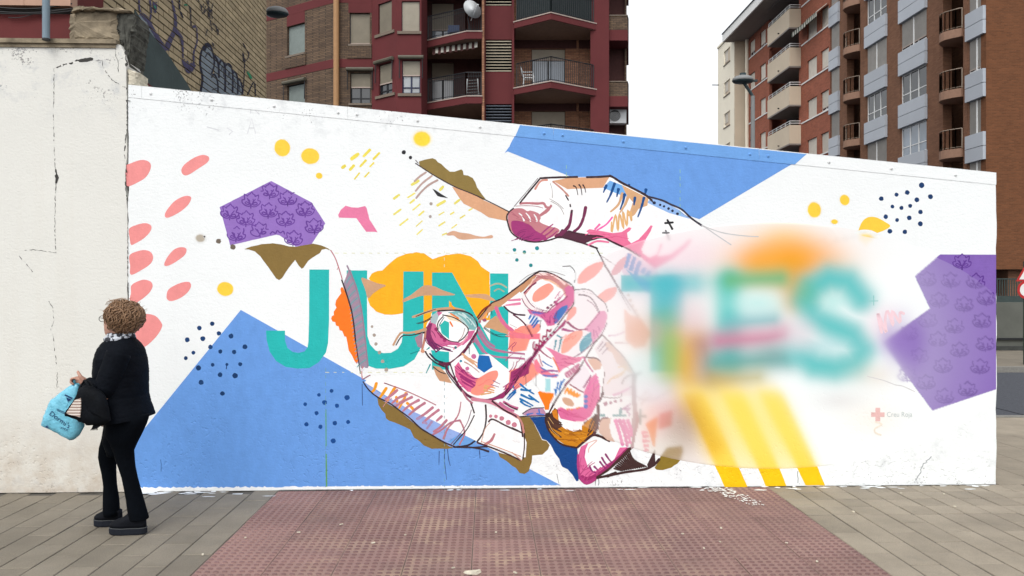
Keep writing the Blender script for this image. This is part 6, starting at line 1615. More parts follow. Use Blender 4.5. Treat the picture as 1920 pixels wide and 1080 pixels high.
# ------------------------------------------------------------------ maroon and brown apartment block behind the wall
ap = empty('apartment_block', ((850 - 960) / FOC * 33, 33, 0), 'maroon and brown brick apartment block with pointed balconies and louvred columns', 'building')
GP = [(480, 35.7), (626, 33.0), (697, 33.0), (743, 32.0), (790, 32.0), (801, 32.9)]
ZT = 18.6
def cen(px, y, d): return CAM_H + (540 - y) / FOC * d
def add_window(pl, rect, parent, shutter, open_frac=0.0, glass='glass_dark', frame='frame_navy', depth=.2, sill=None, mull=1):
    s0, s1, z0, z1 = rect
    w = MB(); f = .05
    for a, b, c, d in ((s0, s0 + f, z0, z1), (s1 - f, s1, z0, z1), (s0 + f, s1 - f, z0, z0 + f), (s0 + f, s1 - f, z1 - f, z1)):
        w.pbox(pl, a, b, c, d, -depth + .01, -depth + .07)
    win = w.build('window', M[frame], parent)
    zs = z0 + (z1 - z0) * open_frac
    if open_frac > .02:
        p = MB(); p.pbox(pl, s0 + f, s1 - f, z0 + f, zs, -depth + .012, -depth + .03); p.build('pane', M[glass], win)
        m_ = MB()
        for k in range(1, mull + 1):
            sm = s0 + (s1 - s0) * k / (mull + 1); m_.pbox(pl, sm - .035, sm + .035, z0 + f, zs, -depth + .03, -depth + .06)
        m_.pbox(pl, s0 + f, s1 - f, z0 + (zs - z0) * .3, z0 + (zs - z0) * .3 + .05, -depth + .031, -depth + .059)
        if mull: m_.build('mullion', M[frame], win)
    if open_frac < .98:
        q = MB(); q.pbox(pl, s0 + f * .5, s1 - f * .5, zs, z1 - .02, -depth + .06, -depth + .085); q.build('shutter', M[shutter], win)
        q = MB(); q.pbox(pl, s0 + f * .5, s1 - f * .5, zs - .04, zs + .012, -depth + .055, -depth + .1); q.build('shutter_rail', M['trim'], win)
    if sill:
        q = MB(); q.pbox(pl, s0 - .06, s1 + .06, z0 - .09, z0 - .002, -depth + .02, .07); q.build('sill', M[sill], win)
    return win
def rolled_awning(pl, s0, s1, z, label):
    t = empty('rolled_awning', pl.P((s0 + s1) / 2, z, .1), label, 'awning', 'rolled awnings over the windows')
    mb = MB(); mb.tube([pl.P(s0 - .15, z, .12), pl.P(s1 + .15, z, .12)], .085, 8); mb.build('cassette', M['awning_case'], t)
    for s in (s0 - .1, s1 + .1):
        mb = MB(); mb.tube([pl.P(s, z - .05, .1), pl.P(s, z - .9, .12)], .022, 5); mb.build('arm', M['rail_black'], t)

STY = 2.86
pls = [Plane(G(*GP[i]), G(*GP[i + 1])) for i in range(5)]
# facet 0: receding brick wing; facet 1: flat brick; 2,3: maroon bay; 4: return
def shift(r, k): return (r[0], r[1], r[2] + k * STY, r[3] + k * STY)
p0 = pls[0]
w0 = p0.rect(538, 46, 571.5, 102); w0b = p0.rect(538, 158, 571.5, 214)
h0 = [shift(w0, k) for k in (0, 1)] + [w0b]
mb = MB(); wall_holes(mb, p0, 0, p0.L, 0, ZT, h0, .2); mb.build('brick_wing', M['olive_brick'], ap)
for i, r in enumerate(h0): add_window(p0, r, ap, 'shutter_blue' if i != 1 else 'shutter_grey', 0, sill='sill')
p1 = pls[1]
w1 = p1.rect(655.5, 24, 693.5, 83); w1b = p1.rect(656.5, 136, 694.5, 194)
h1 = [shift(w1, k) for k in (0, 1)] + [w1b]
mb = MB(); wall_holes(mb, p1, 0, p1.L, 0, ZT, h1, .2); mb.build('brick_wall', M['olive_brick'], ap)
add_window(p1, h1[0], ap, 'shutter_grey', .05, sill='sill'); add_window(p1, h1[1], ap, 'shutter_grey', 0, sill='sill')
add_window(p1, h1[2], ap, 'shutter_grey', .55, 'glass_dark', 'rail_black', sill='sill')
# maroon floor bands
for pl, cols in ((p0, ((505, 148, 121, 624, 2),)), (p1, ())):
    pass
def band(pl, s0, s1, z0, z1, o=.012):
    b_ = MB(); b_.pbox(pl, s0, s1, z0, z1, -.02, o); b_.build('maroon_band', M['maroon'], ap)
zb0, zb1 = p1.Z(665, 126.5), p1.Z(665, 110.5)
for k in (-1, 0, 1):
    band(p0, 0, p0.L - .02, zb0 + k * STY, zb1 + k * STY + .0)
    band(p1, .16, p1.L, zb0 + k * STY, zb1 + k * STY)
band(p1, h1[0][0] - .05, p1.L, h1[0][3] + .002, zb0 + STY - .002, .010)
band(p0, w0[0] - .0, w0[1], w0[3] + .002, zb0 + STY - .002, .010)
# brick panels under the windows, slightly proud
for r, pl in ((h0[0], p0), (h1[0], p1)):
    b_ = MB(); b_.pbox(pl, r[0] - .1, r[1] + .08, zb1 + .02, r[2] - .10, -.02, .05); b_.build('brick_panel', M['olive_brick'], ap)
b_ = MB(); q = G(630.5, 32.85); b_.tube([(q[0], q[1], 0), (q[0], q[1], ZT)], .125, 12); b_.build('downpipe', M['pipe_tan'], ap, smooth=False)
# bay
for pi, (x0, x1, ra, rb) in ((2, (709, 734.5, (4, 61), (119, 177))), (3, (753, 787, (2, 58.5), (113, 175)))):
    pl = pls[pi]
    a = pl.rect(x0, ra[0], x1, ra[1]); b = pl.rect(x0 + 1, rb[0], x1 + 1, rb[1])
    H = [a, b, shift(a, 1)]
    mb = MB(); wall_holes(mb, pl, 0, pl.L, 0, ZT, H, .16); mb.build('bay_wall', M['maroon'], ap)
    add_window(pl, H[0], ap, 'shutter_grey' if pi == 2 else 'shutter_pale', .0, depth=.16)
    add_window(pl, H[2], ap, 'shutter_grey', .0, depth=.16)
    if pi == 2: add_window(pl, H[1], ap, 'shutter_grey', .38, 'glass_dark', 'rail_black', depth=.16)
    else: add_window(pl, H[1], ap, 'shutter_pale', .56, 'glass_pale', 'frame_navy', depth=.16)
    for r in (a, b, shift(a, 1)):
        q = MB(); q.pbox(pl, max(0, r[0] - .18), min(pl.L, r[1] + .18) , r[2] - .13, r[2] - .01, -.05, .06); q.build('sill_course', M['sill'], ap)
    rolled_awning(pl, b[0], b[1], b[3] + .1, ['rolled up awning on the slanting side of the maroon bay', 'rolled up awning on the flat front of the maroon bay'][pi - 2])
rolled_awning(p1, h1[2][0], h1[2][1], h1[2][3] + .12, 'rolled up awning on the brick wall left of the maroon bay')
rolled_awning(p0, w0b[0], w0b[1], w0b[3] + .12, 'rolled up awning on the far brick wing beside the tan corner')
mb = MB(); wall_holes(mb, pls[4], 0, pls[4].L, 0, ZT, [], .1); mb.build('bay_return', M['maroon'], ap)

# ---- balcony bay 1 (half recessed)
def slab(pts, ztop, zbot, name, trim=True, parent=ap):
    m_ = MB(); m_.prism(pts, zbot, ztop - .045); o = m_.build(name, M['maroon'], parent)
    if trim:
        m_ = MB()
        c = Vector((sum(p[0] for p in pts) / len(pts), sum(p[1] for p in pts) / len(pts)))
        big = [tuple(Vector(p) + (Vector(p) - c).normalized() * .03) for p in pts]
        m_.prism(big, ztop - .044, ztop); m_.build('slab_trim', M['trim'], o)
    m_ = MB(); m_.prism([tuple(c + (Vector(p) - c) * .96) for p in pts] if trim else pts, zbot - .012, zbot - .002); m_.build('soffit', M['soffit'], o)
    return o
def railing(pts, z0, h, parent, mat='rail_black', gap=.105, bar=.011, mid=True, sub=None):
    r_ = MB()
    P = [Vector((p[0], p[1], 0)) for p in pts]
    for a, b in zip(P[:-1], P[1:]):
        for hh, rr in ((h, .026), (.08, .015)) + (((h - .16, .012),) if mid else ()):
            r_.tube([a + Vector((0, 0, z0 + hh)), b + Vector((0, 0, z0 + hh))], rr, 5)
        nb = max(1, int((b - a).length / gap))
        for k in range(nb + 1):
            p = a + (b - a) * k / nb
            rr = .02 if k in (0, nb) else bar
            r_.box(p.x - rr, p.x + rr, p.y - rr, p.y + rr, z0, z0 + h)
    return r_.build('railing', M[mat], parent)
B1 = [G(800, 33.0), G(874, 31.8), G(904, 31.8), G(904, 35.0), G(800, 35.0)]
zA = 12.64
zs1 = [zA, zA - 2.76, zA + 2.8, zA - 5.5]
for i, z in enumerate(zs1):
    o = slab(B1, z, z - .34, 'balcony')
    if i < 3: railing([G(803, 32.9), G(874, 31.88), G(902, 31.88)], z, 1.0, o)
# recess walls
m_ = MB(); bp = Plane(G(800, 34.6), G(904, 34.6))
holes = [(bp.S(809), bp.S(851), z + .03, z + 2.25) for z in (zs1[0], zs1[1], zs1[2])]
wall_holes(m_, bp, 0, bp.L, 0, ZT, holes, .15); m_.build('recess_wall', M['recess'], ap)
for i, r in enumerate(holes): add_window(bp, r, ap, 'shutter_grey', [.45, .66, 0][i], 'glass_blue' if i == 0 else 'glass_pale', 'rail_black', depth=.15)
m_ = MB(); m_.prism([G(798.5, 33.0), G(801, 32.95), G(801, 34.6), G(798.5, 34.6)], 0, ZT); m_.build('side_wall', M['maroon'], ap)
# striped hanging canopy, under the balcony
t = empty('striped_awning', (G(840, 33)[0], 33, cen(840, 92, 32.6)), 'brown and white striped awning valance hanging under the left balcony', 'awning')
A_, B_ = G(811, 32.9), G(895, 32.0)
for k in range(16):
    u0, u1 = k / 16, (k + 1) / 16
    pa = (A_[0] + (B_[0] - A_[0]) * u0, A_[1] + (B_[1] - A_[1]) * u0); pb = (A_[0] + (B_[0] - A_[0]) * u1, A_[1] + (B_[1] - A_[1]) * u1)
    m_ = MB(); zt = zA - .36
    dip = .16 if k % 2 else .22
    m_.hexa([(pa[0], pa[1], zt - dip - .12), (pb[0], pb[1], zt - dip - .12), (pb[0], pb[1] + .015, zt - dip - .12), (pa[0], pa[1] + .015, zt - dip - .12), (pa[0], pa[1] + .12, zt), (pb[0], pb[1] + .12, zt), (pb[0], pb[1] + .135, zt), (pa[0], pa[1] + .135, zt)])
    m_.build('stripe', M['awn_white'] if k % 2 else M['recess'], t)
# satellite dish
dt = empty('satellite_dish', (*G(882, 31.7), zA), 'pale satellite dish fixed to the railing of the left balcony', 'satellite dish')
q = G(883, 31.6); cz = cen(883, 20, 31.6)
m_ = MB(); ax = Vector((.55, -.80, .25)).normalized(); u_ = ax.orthogonal().normalized(); v_ = ax.cross(u_)
c0 = Vector((q[0], q[1], cz))
rings = [[c0 + ax * (.13 * (r / .42) ** 2) + (u_ * math.cos(2 * math.pi * k / 18) + v_ * math.sin(2 * math.pi * k / 18)) * r for k in range(18)] for r in (.02, .15, .28, .38, .42)]
m_.loft(rings); m_.loft([[p - ax * .02 for p in r] for r in rings]); m_.build('reflector', M['dish'], dt, smooth=True)
m_ = MB(); m_.tube([c0 - ax * .02, c0 - ax * .25 - Vector((0, 0, .2)), Vector((q[0] - .05, q[1] + .25, zA + .05))], .03, 6); m_.build('mast', M['rail_black'], dt)
m_ = MB(); m_.tube([c0 - Vector((0, 0, .42)), c0 + ax * .5 - Vector((0, 0, .1))], .014, 5); m_.tube([c0 + ax * .47 - Vector((0, 0, .12)), c0 + ax * .58 - Vector((0, 0, .06))], .04, 8); m_.build('feed_arm', M['dish'], dt)
# things stored on the lower left balcony
st_ = empty('folded_clothes_airer', (*G(883, 32.4), zs1[1]), 'folded wire clothes airer standing on the lower left balcony', 'airer')
m_ = MB()
for dx in (-.28, .28):
    m_.tube([(G(886, 32.3)[0] + dx, 32.3, zs1[1]), (G(886, 32.3)[0] + dx * .8, 32.3, zs1[1] + .85)], .02, 5)
m_.build('leg', M['white_plastic'], st_)
m_ = MB()
for k in range(6): m_.tube([(G(886, 32.3)[0] - .28, 32.3, zs1[1] + .12 + .13 * k), (G(886, 32.3)[0] + .26, 32.32, zs1[1] + .16 + .13 * k)], .014, 4)
m_.build('wire', M['lamp_grey'], st_)
# blue chest on the upper left balcony
m_ = MB(); qx = G(849, 33.2)[0]; m_.box(qx - .22, qx + .3, 32.9, 33.3, zA + .3, zA + .42); m_.box(qx - .2, qx - .15, 32.9, 33.3, zA, zA + .3); m_.box(qx + .22, qx + .27, 32.9, 33.3, zA, zA + .3)
m_.box(qx - .2, qx + .28, 33.26, 33.3, zA + .42, zA + .75)
tag(m_.build('balcony_chair', plain('navy_plastic', base((40, 58, 92)), .5)), 'dark blue chair on the upper left balcony', 'chair')

# ---- brick edge and louvre column
m_ = MB(); m_.prism([G(903.5, 31.85), G(908, 31.85), G(908, 35), G(903.5, 35)], 0, ZT); m_.build('brick_edge', M['pink_brick'], ap)
LP_ = Plane(G(908, 32.3), G(962, 32.3))
lz = [(LP_.Z(935, 135), LP_.Z(935, 74), 'slat_tan'), (LP_.Z(935, 11), LP_.Z(935, -50), 'slat_tan'), (LP_.Z(935, 256), LP_.Z(935, 195), 'slat_blue')]
holes = [(.06, LP_.L - .06, a, b) for a, b, c in lz]
m_ = MB(); wall_holes(m_, LP_, 0, LP_.L, 0, ZT, holes, .2); m_.build('louvre_column', M['maroon'], ap)
for a, b, c in lz:
    m_ = MB(); m_.pbox(LP_, .06, LP_.L - .06, a, b, -.22, -.2); lo = m_.build('louvre', M['dark'], ap)
    n_ = 11
    for k in range(n_):
        z = a + (b - a) * (k + .15) / n_; hh = (b - a) / n_
        m_ = MB(); s0, s1 = .07, LP_.L - .07
        m_.hexa([LP_.P(s0, z, .02), LP_.P(s1, z, .02), LP_.P(s1, z + hh * .55, -.14), LP_.P(s0, z + hh * .55, -.14), LP_.P(s0, z + hh * .28, .02), LP_.P(s1, z + hh * .28, .02), LP_.P(s1, z + hh * .75, -.14), LP_.P(s0, z + hh * .75, -.14)])
        m_.build('slat', M[c], lo)
# ---- pointed balcony bay
PTS = [G(963.5, 32.0), G(1033, 30.9), G(1118, 32.2), G(1118, 33.6), G(963.5, 33.6)]
zP = cen(1033, 151, 30.9)
zs2 = [zP, zP + 2.84, zP - 2.8, zP + 5.68]
for i, z in enumerate(zs2):
    o = slab(PTS, z, z - .30, 'pointed_balcony')
    if i != 3: railing([G(969, 31.98), G(1033, 31.0), G(1112.5, 32.18)], z, 1.02, o, gap=.10, mid=False)
bq = Plane(G(958, 33.5), G(1108, 33.5))
zd = [(bq.S(996.5), bq.S(1060), z + .03, z + 1.72 + .42) for z in (zs2[0], zs2[1], zs2[2])]
m_ = MB(); wall_holes(m_, bq, 0, bq.L, 0, ZT, zd, .15); m_.build('recess_wall', M['pink_brick'], ap)
for i, r in enumerate(zd): add_window(bq, r, ap, 'shutter_pale', [.78, .7, .68][i], ['glass_blue', 'glass_dark', 'glass_pale'][i], 'rail_black', depth=.15)
for z in zs2[:3]:
    m_ = MB(); m_.pbox(bq, 0, bq.L, z + 2.15, z + 2.53, -.02, .012); m_.build('lintel_band', M['recess'], ap)
m_ = MB(); m_.pbox(bq, bq.S(1083) - .05, bq.S(1083) + .05, 0, ZT, -.02, .06); m_.build('brick_rib', M['pink_brick'], ap)
m_ = MB(); m_.prism([G(960.5, 32.1), G(964, 32.1), G(964, 33.5), G(960.5, 33.5)], 0, ZT); m_.build('pier', M['maroon'], ap)
# dark screen on the top pointed balcony
m_ = MB(); a, b, c = [Vector((*G(x, d), 0)) for x, d in ((969, 32.05), (1033, 31.08), (1112, 32.24))]
for p, q_ in ((a, b), (b, c)):
    m_.hexa([(p.x, p.y, zs2[1] + .05), (q_.x, q_.y, zs2[1] + .05), (q_.x, q_.y + .02, zs2[1] + .05), (p.x, p.y + .02, zs2[1] + .05), (p.x, p.y, zs2[1] + .98), (q_.x, q_.y, zs2[1] + .98), (q_.x, q_.y + .02, zs2[1] + .98), (p.x, p.y + .02, zs2[1] + .98)])
tag(m_.build('balcony_screen', plain('dark_mesh_cloth', (.02, .03, .032), .8)), 'dark mesh screen tied behind the railing of the top pointed balcony', 'screen')
# white plastic chair
def plastic_chair(px, d, z, face):
    t = empty('plastic_chair', (*G(px, d), z), 'white plastic chair on the middle pointed balcony', 'chair')
    x, y = G(px, d)
    m_ = MB(); m_.box(x - .22, x + .22, y - .2, y + .2, z + .42, z + .46); m_.build('seat', M['white_plastic'], t)
    m_ = MB(); m_.hexa([(x - .24, y - .2, z + .46), (x - .2, y - .2, z + .46), (x - .2, y + .2, z + .46), (x - .24, y + .2, z + .46), (x - .36, y - .2, z + .92), (x - .33, y - .2, z + .92), (x - .33, y + .2, z + .92), (x - .36, y + .2, z + .92)]); m_.build('backrest', M['white_plastic'], t)
    for dx in (-.2, .2):
        for dy in (-.18, .18):
            m_ = MB(); m_.tube([(x + dx, y + dy, z + .43), (x + dx * 1.2, y + dy * 1.1, z)], .024, 6); m_.build('leg', M['white_plastic'], t)
    for dy in (-.22, .22):
        m_ = MB(); m_.tube([(x - .26, y + dy, z + .66), (x + .18, y + dy, z + .66), (x + .22, y + dy, z + .43)], .022, 6); m_.build('armrest', M['white_plastic'], t)
plastic_chair(991, 32.2, zP, 0)
# ---- right pier and open corner strip
m_ = MB(); m_.prism([G(1107, 32.2), G(1142, 32.2), G(1142, 34.5), G(1107, 34.5)], 0, ZT); m_.build('pier', M['maroon'], ap)
m_ = MB(); m_.prism([G(1142, 33.6), G(1172, 33.6), G(1172, 36), G(1142, 36)], 0, ZT); m_.build('corner_recess', M['recess'], ap)
m_ = MB(); m_.prism([G(1171.5, 33.4), G(1175, 33.4), G(1175, 36), G(1171.5, 36)], 0, ZT); m_.build('brick_edge', M['olive_brick'], ap)
for k in range(-1, 3):
    yb = 180 - 124 * k
    d = 32.4
    f = [G(1142, d), G(1176, d), G(1178, d + .5), G(1178, 36), G(1142, 36)]
    m_ = MB(); m_.prism(f, cen(0, yb, d), cen(0, yb - 26, d)); m_.build('brick_parapet', M['olive_brick'], ap)
    m_ = MB(); m_.prism([G(1142, d - .02), G(1176.5, d - .02), G(1178.7, d + .5), G(1178.7, 36), G(1142, 36)], cen(0, yb + 20, d), cen(0, yb + .2, d)); m_.build('parapet_base', M['maroon'], ap)
    m_ = MB(); m_.prism([G(1142, d - .03), G(1176.8, d - .03), G(1178.8, d + .5), G(1178.8, 36), G(1142, 36)], cen(0, yb - 26, d) + .002, cen(0, yb - 28, d)); m_.build('parapet_cap', M['sill'], ap)
ac = empty('air_conditioner', (*G(1158, 33), cen(0, 231, 33)), 'white air conditioner unit on the right corner of the maroon block', 'air conditioner')
x0, x1 = G(1143, 32.9)[0], G(1174.5, 32.9)[0]
m_ = MB(); m_.box(x0, x1, 32.9, 33.3, cen(0, 231, 32.9), cen(0, 202.5, 32.9)); m_.build('casing', M['white_plastic'], ac, bevel=.02)
cx = G(1153, 32.9)[0]; cz = cen(0, 217, 32.9)
m_ = MB(); R_ = .235
for r in (.06, .12, .18, .235): 
    m_.tube([(cx + r * math.cos(2 * math.pi * k / 16), 32.88, cz + r * math.sin(2 * math.pi * k / 16)) for k in range(17)], .012, 4, caps=False)
m_.build('fan_grille', M['lamp_grey'], ac)
m_ = MB(); m_.prism([(cx, 32.885)], 0, 0) if False else m_.add([(cx + R_ * math.cos(2 * math.pi * k / 16), 32.893, cz + R_ * math.sin(2 * math.pi * k / 16)) for k in range(16)], [tuple(range(16))]); m_.build('fan', M['glass_dark'], ac, fix=False)
# solid body behind so nothing shows through
m_ = MB(); m_.prism([G(482, 36.6), G(700, 34.2), G(800, 35.2), G(1140, 36), (G(1174, 36)[0], 46), (G(500, 36.6)[0], 46)], 0, ZT + .2); m_.build('core', M['maroon'], ap)

# ------------------------------------------------------------------ street lamp heads
def lamp_head(mb, base_mb, c, L, W, H, ax):
    """shallow dome over a flat glass, long axis ax"""
    sx = Vector((ax[0], ax[1], 0)).normalized(); sy = Vector((-sx.y, sx.x, 0))
    def ring(k, z): return [c + sx * (L * k * math.cos(2 * math.pi * i / 20)) + sy * (W * k * math.sin(2 * math.pi * i / 20)) + Vector((0, 0, z)) for i in range(20)]
    mb.loft([ring(.97, -.004), ring(1, .0), ring(.95, H * .4), ring(.78, H * .75), ring(.5, H * .95), ring(.2, H * 1.02)])
    base_mb.loft([ring(.94, -.005), ring(.9, -H * .22), ring(.55, -H * .4), ring(.1, -H * .44)])
q = Vector((*G(519, 12.6), cen(0, 26, 12.6)))
l1 = empty('street_lamp', (q.x - 1.2, 13.2, 0), 'dark street lamp head reaching out from behind the tan brick corner', 'street lamp')
a_, b_ = MB(), MB(); lamp_head(a_, b_, q, .20, .16, .11, (1, -.1)); a_.build('lamp_head', M['lamp_grey'], l1, smooth=True); b_.build('lamp_glass', M['lamp_dark'], l1, smooth=True)
m_ = MB(); m_.tube([q + Vector((-.12, .02, .03)), q + Vector((-.6, .1, .04)), (q.x - 1.2, 13.2, q.z - .25), (q.x - 1.2, 13.2, 0)], .035, 8); m_.build('pole', M['lamp_dark'], l1)
D = 21.0
q = Vector((*G(1393, D), cen(0, 152, D)))
l2 = empty('street_lamp', (*G(1411, D), 0), 'grey street lamp with a shallow dish head in front of the red brick block', 'street lamp')
a_, b_ = MB(), MB(); lamp_head(a_, b_, q, .31, .26, .15, (1, .2)); a_.build('lamp_head', M['lamp_grey'], l2, smooth=True); b_.build('lamp_glass', M['lamp_dark'], l2, smooth=True)
m_ = MB(); m_.tube([q + Vector((0, 0, .12)), q + Vector((0, 0, .22))], .09, 10); m_.box(q.x + .3, q.x + .4, q.y - .03, q.y + .03, q.z - .02, q.z + .04); m_.build('lamp_cap', M['lamp_dark'], l2)
px_ = G(1411.5, D)[0]
m_ = MB(); m_.tube([(px_, D, 0), (px_, D, cen(0, 180, D))], [.085, .055], 10); m_.build('pole', M['lamp_grey'], l2, smooth=False)
m_ = MB(); m_.tube([(px_, D, cen(0, 181, D)), (px_ - .08, D, cen(0, 172, D)), (q.x + .02, D, q.z - .04)], .045, 8); m_.build('arm', M['lamp_dark'], l2)
# ------------------------------------------------------------------ buildings along the street on the right (planes run into the distance)
XR = 25.0
def RP(x_off):                                # facade plane parallel to the street, at wall-frame distance x_off
    A = E * x_off + NB * 20; B = E * x_off + NB * 100
    p = Plane(A, B); p.n = -E.copy(); p.A = Vector(A)
    return p
R0 = RP(XR)
def tz(px, y, pl=None): return (pl or R0).Z(px, y)
def R_s(px, pl=None): return (pl or R0).S(px)
ZB = 27.0
br = empty('apartment_tower', R0.P(R_s(1700), 0), 'brown brick apartment tower with pale grey cladding panels and curved balconies', 'building')
# gable end facing us + flank
c_near = R_s(1849)
FRONT = Plane(R0.P(c_near, 0).xy, R0.P(c_near, 0).xy + E * 24)
zo = FRONT.Z(1890, 505)
m_ = MB(); m_.pbox(FRONT, 0, 24, zo, ZB + 6, -.4, 0); m_.build('gable_wall', M['brown_front'], br)
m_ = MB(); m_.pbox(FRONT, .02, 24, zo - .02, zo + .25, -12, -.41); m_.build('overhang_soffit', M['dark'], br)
m_ = MB(); m_.pbox(FRONT, 0, 24, 0, zo - .03, -6.2, -6.0); m_.build('garage_wall', M['garage_dark'], br)

def s_col(a, b): # photo columns -> s interval on the flank
    x, y = R_s(a), R_s(b); return min(x, y), max(x, y)
Z0, ST = 11.33, 3.17
pan_cols = [(1814, 1849, 2), (1688, 1739, 2), (1624, 1664, 2), (1557, 1575, 1)]
bal_cols = [(1768, 1806, 12.22), (1588, 1613, 11.75)]
pier_cols = [(1806, 1814), (1739, 1768), (1664, 1688), (1613, 1624), (1575, 1588)]
body = MB()
for a, b in pier_cols:
    s0, s1 = s_col(a, b); body.pbox(R0, s0, s1, 0, ZB + 6, -.5, .0)
body.build('brick_pier', M['brown_brick'], br)
FL = range(-3, 6)
def rnd_open(): return random.choice([0, 0, .0, .12, .15, 1.0, 0])
opens = {(0, 0): .12, (0, 1): .0, (0, 2): .08, (1, 0): 1.0, (1, 1): .14, (1, 2): 0, (1, 3): 0, (2, 0): 1.0, (2, 1): 0, (2, 2): 1.0, (2, 3): 0}
for ci, (a, b, mull) in enumerate(pan_cols):
    s0, s1 = s_col(a, b)
    for k in FL:
        zb = Z0 + k * ST + (-.18 if ci >= 2 else 0)
        for (u, v) in ((zb, zb + .68), (zb + .71, zb + 1.40)):
            m_ = MB(); m_.pbox(R0, s0 + .02, s1 - .02, u, v, -.25, .16); m_.build('cladding_panel', M['panel'], br)
        r = (s0 + .12, s1 - .12, zb + 1.42, zb + ST - .02)
        op = opens.get((ci, k), rnd_open())
        add_window(R0, r, br, 'blind', op, 'glass_blue' if op > .9 and k % 2 else 'glass_dark', 'frame_white', depth=.12, mull=mull)
        for u, v in ((s0 + .02, s0 + .12), (s1 - .12, s1)):
            m_ = MB(); m_.pbox(R0, u, v, zb + 1.41, zb + ST - .01, -.5, -.02); m_.build('window_jamb', M['brown_brick'], br)
        if mull == 2 and op < .9:
            m_ = MB(); sm = (s0 + s1) / 2; m_.pbox(R0, sm - .05, sm + .05, zb + 1.43, zb + ST - .03, -.1, -.01); m_.build('window_post', M['frame_white'], br)
for ci, (a, b, zf) in enumerate(bal_cols):
    s0, s1 = s_col(a, b); w = s1 - s0
    REC = 1.3
    m_ = MB(); m_.pbox(R0, s0, s1, 0, ZB + 6, -REC - .1, -REC); m_.build('recess_wall', M['brown_brick'], br)
    for k in FL:
        z = zf + k * ST
        pts = [R0.P(s0, 0, -REC).xy, R0.P(s1, 0, -REC).xy]
        n_ = 8
        pts += [R0.P(s1 - w * i / n_, 0, .10 + .55 * math.sin(math.pi * i / n_)).xy for i in range(n_ + 1)]
        m_ = MB(); m_.prism([tuple(p) for p in pts], z - .45, z); o = m_.build('balcony', M['balc_slab'], br)
        rp = [tuple(R0.P(s1 - w * i / n_, 0, .06 + .55 * math.sin(math.pi * i / n_)).xy) for i in range(n_ + 1)]
        railing(rp, z, 1.05, o, 'rail_tan', gap=.16, bar=.016, mid=False)
        rr = (s0 + .3, s1 - .3, z + .02, z + 2.2)
        m_ = MB(); m_.pbox(R0, s0 + w * .2, s0 + w * .62, z + .02, z + 2.2, -REC, -REC + .03); d_ = m_.build('balcony_door', M['dark'], br)
        m_ = MB(); m_.pbox(R0, s0 + w * .62, s0 + w * .8, z + .02, z + 2.2, -REC, -REC + .06); m_.build('door_leaf', M['frame_white'] if ci == 0 else M['balc_slab'], d_)
m_ = MB(); m_.pbox(R0, R_s(1849) + .45, R_s(1557), 0, ZB + 6, -12, -1.45); m_.build('core', M['brown_brick'], br)

# ---- red brick block with beige balconies
rd = empty('apartment_block', R0.P(R_s(1480), 0), 'red brick apartment block with beige balconies and a white eave', 'building')
s_a, s_b = R_s(1557), R_s(1403)
ST2 = 3.1
wins = []
for k in range(-2, 3):
    for (a, b) in ((1513.5, 1531.5), (1539, 1554)):
        s0, s1 = s_col(a, b); z = tz(1522, 147) + .05 + k * ST2; wins.append((s0, s1, z, z + 1.5, 0))
    for (a, b) in ((1405.5, 1415.5), (1425, 1435.5)):
        s0, s1 = s_col(a, b); z = 17.45 + (k + 1) * ST2
        if z < 24.5: wins.append((s0, s1, z, z + 1.5, 1))
bs0, bs1 = s_col(1440, 1500)
lg = [(bs0 + .2, bs1 - .3, tz(1480, 123) + k * ST2 + .15 , tz(1480, 123) + k * ST2 + 2.75, 2) for k in range(-3, 2)]
m_ = MB(); wall_holes(m_, R0, s_a + .01, s_b, 0, 26.6, [w[:4] for w in wins + lg], .25); m_.build('brick_wall', M['red_brick'], rd)
for i, w in enumerate(wins):
    op = [0, .15, 0, .0, .3, .2, 1, 0, .25, 0][i % 10] if w[4] else [0, 0, 0, .12, 0, .2][i % 6]
    add_window(R0, w[:4], rd, 'blind_white', op, 'glass_pale' if w[4] and op > .5 else 'glass_dark', 'frame_white', depth=.2, mull=1)
for k in range(-2, 4):
    for zz, a, b in ((tz(1522, 147) + .05 + k * ST2, 1503.5, 1556), (17.45 + k * ST2, 1404.5, 1439)):
        if zz > 26: continue
        s0, s1 = s_col(a, b); m_ = MB(); m_.pbox(R0, s0, s1, zz - .10, zz - .003, -.02, .06); m_.build('sill_course', M['fascia'], rd)
for w in lg:
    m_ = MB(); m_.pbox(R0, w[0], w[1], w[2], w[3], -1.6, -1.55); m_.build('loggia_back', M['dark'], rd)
    m_ = MB(); m_.pbox(R0, w[0] + .6, w[0] + 2.2, w[2], w[3] - .3, -1.55, -1.5); m_.build('loggia_door', M['glass_dark'], rd)
RBAL = RP(XR - .94)
zbal = [(tz(1480, 123.6, RBAL) + k * ST2) for k in range(-2, 3)]
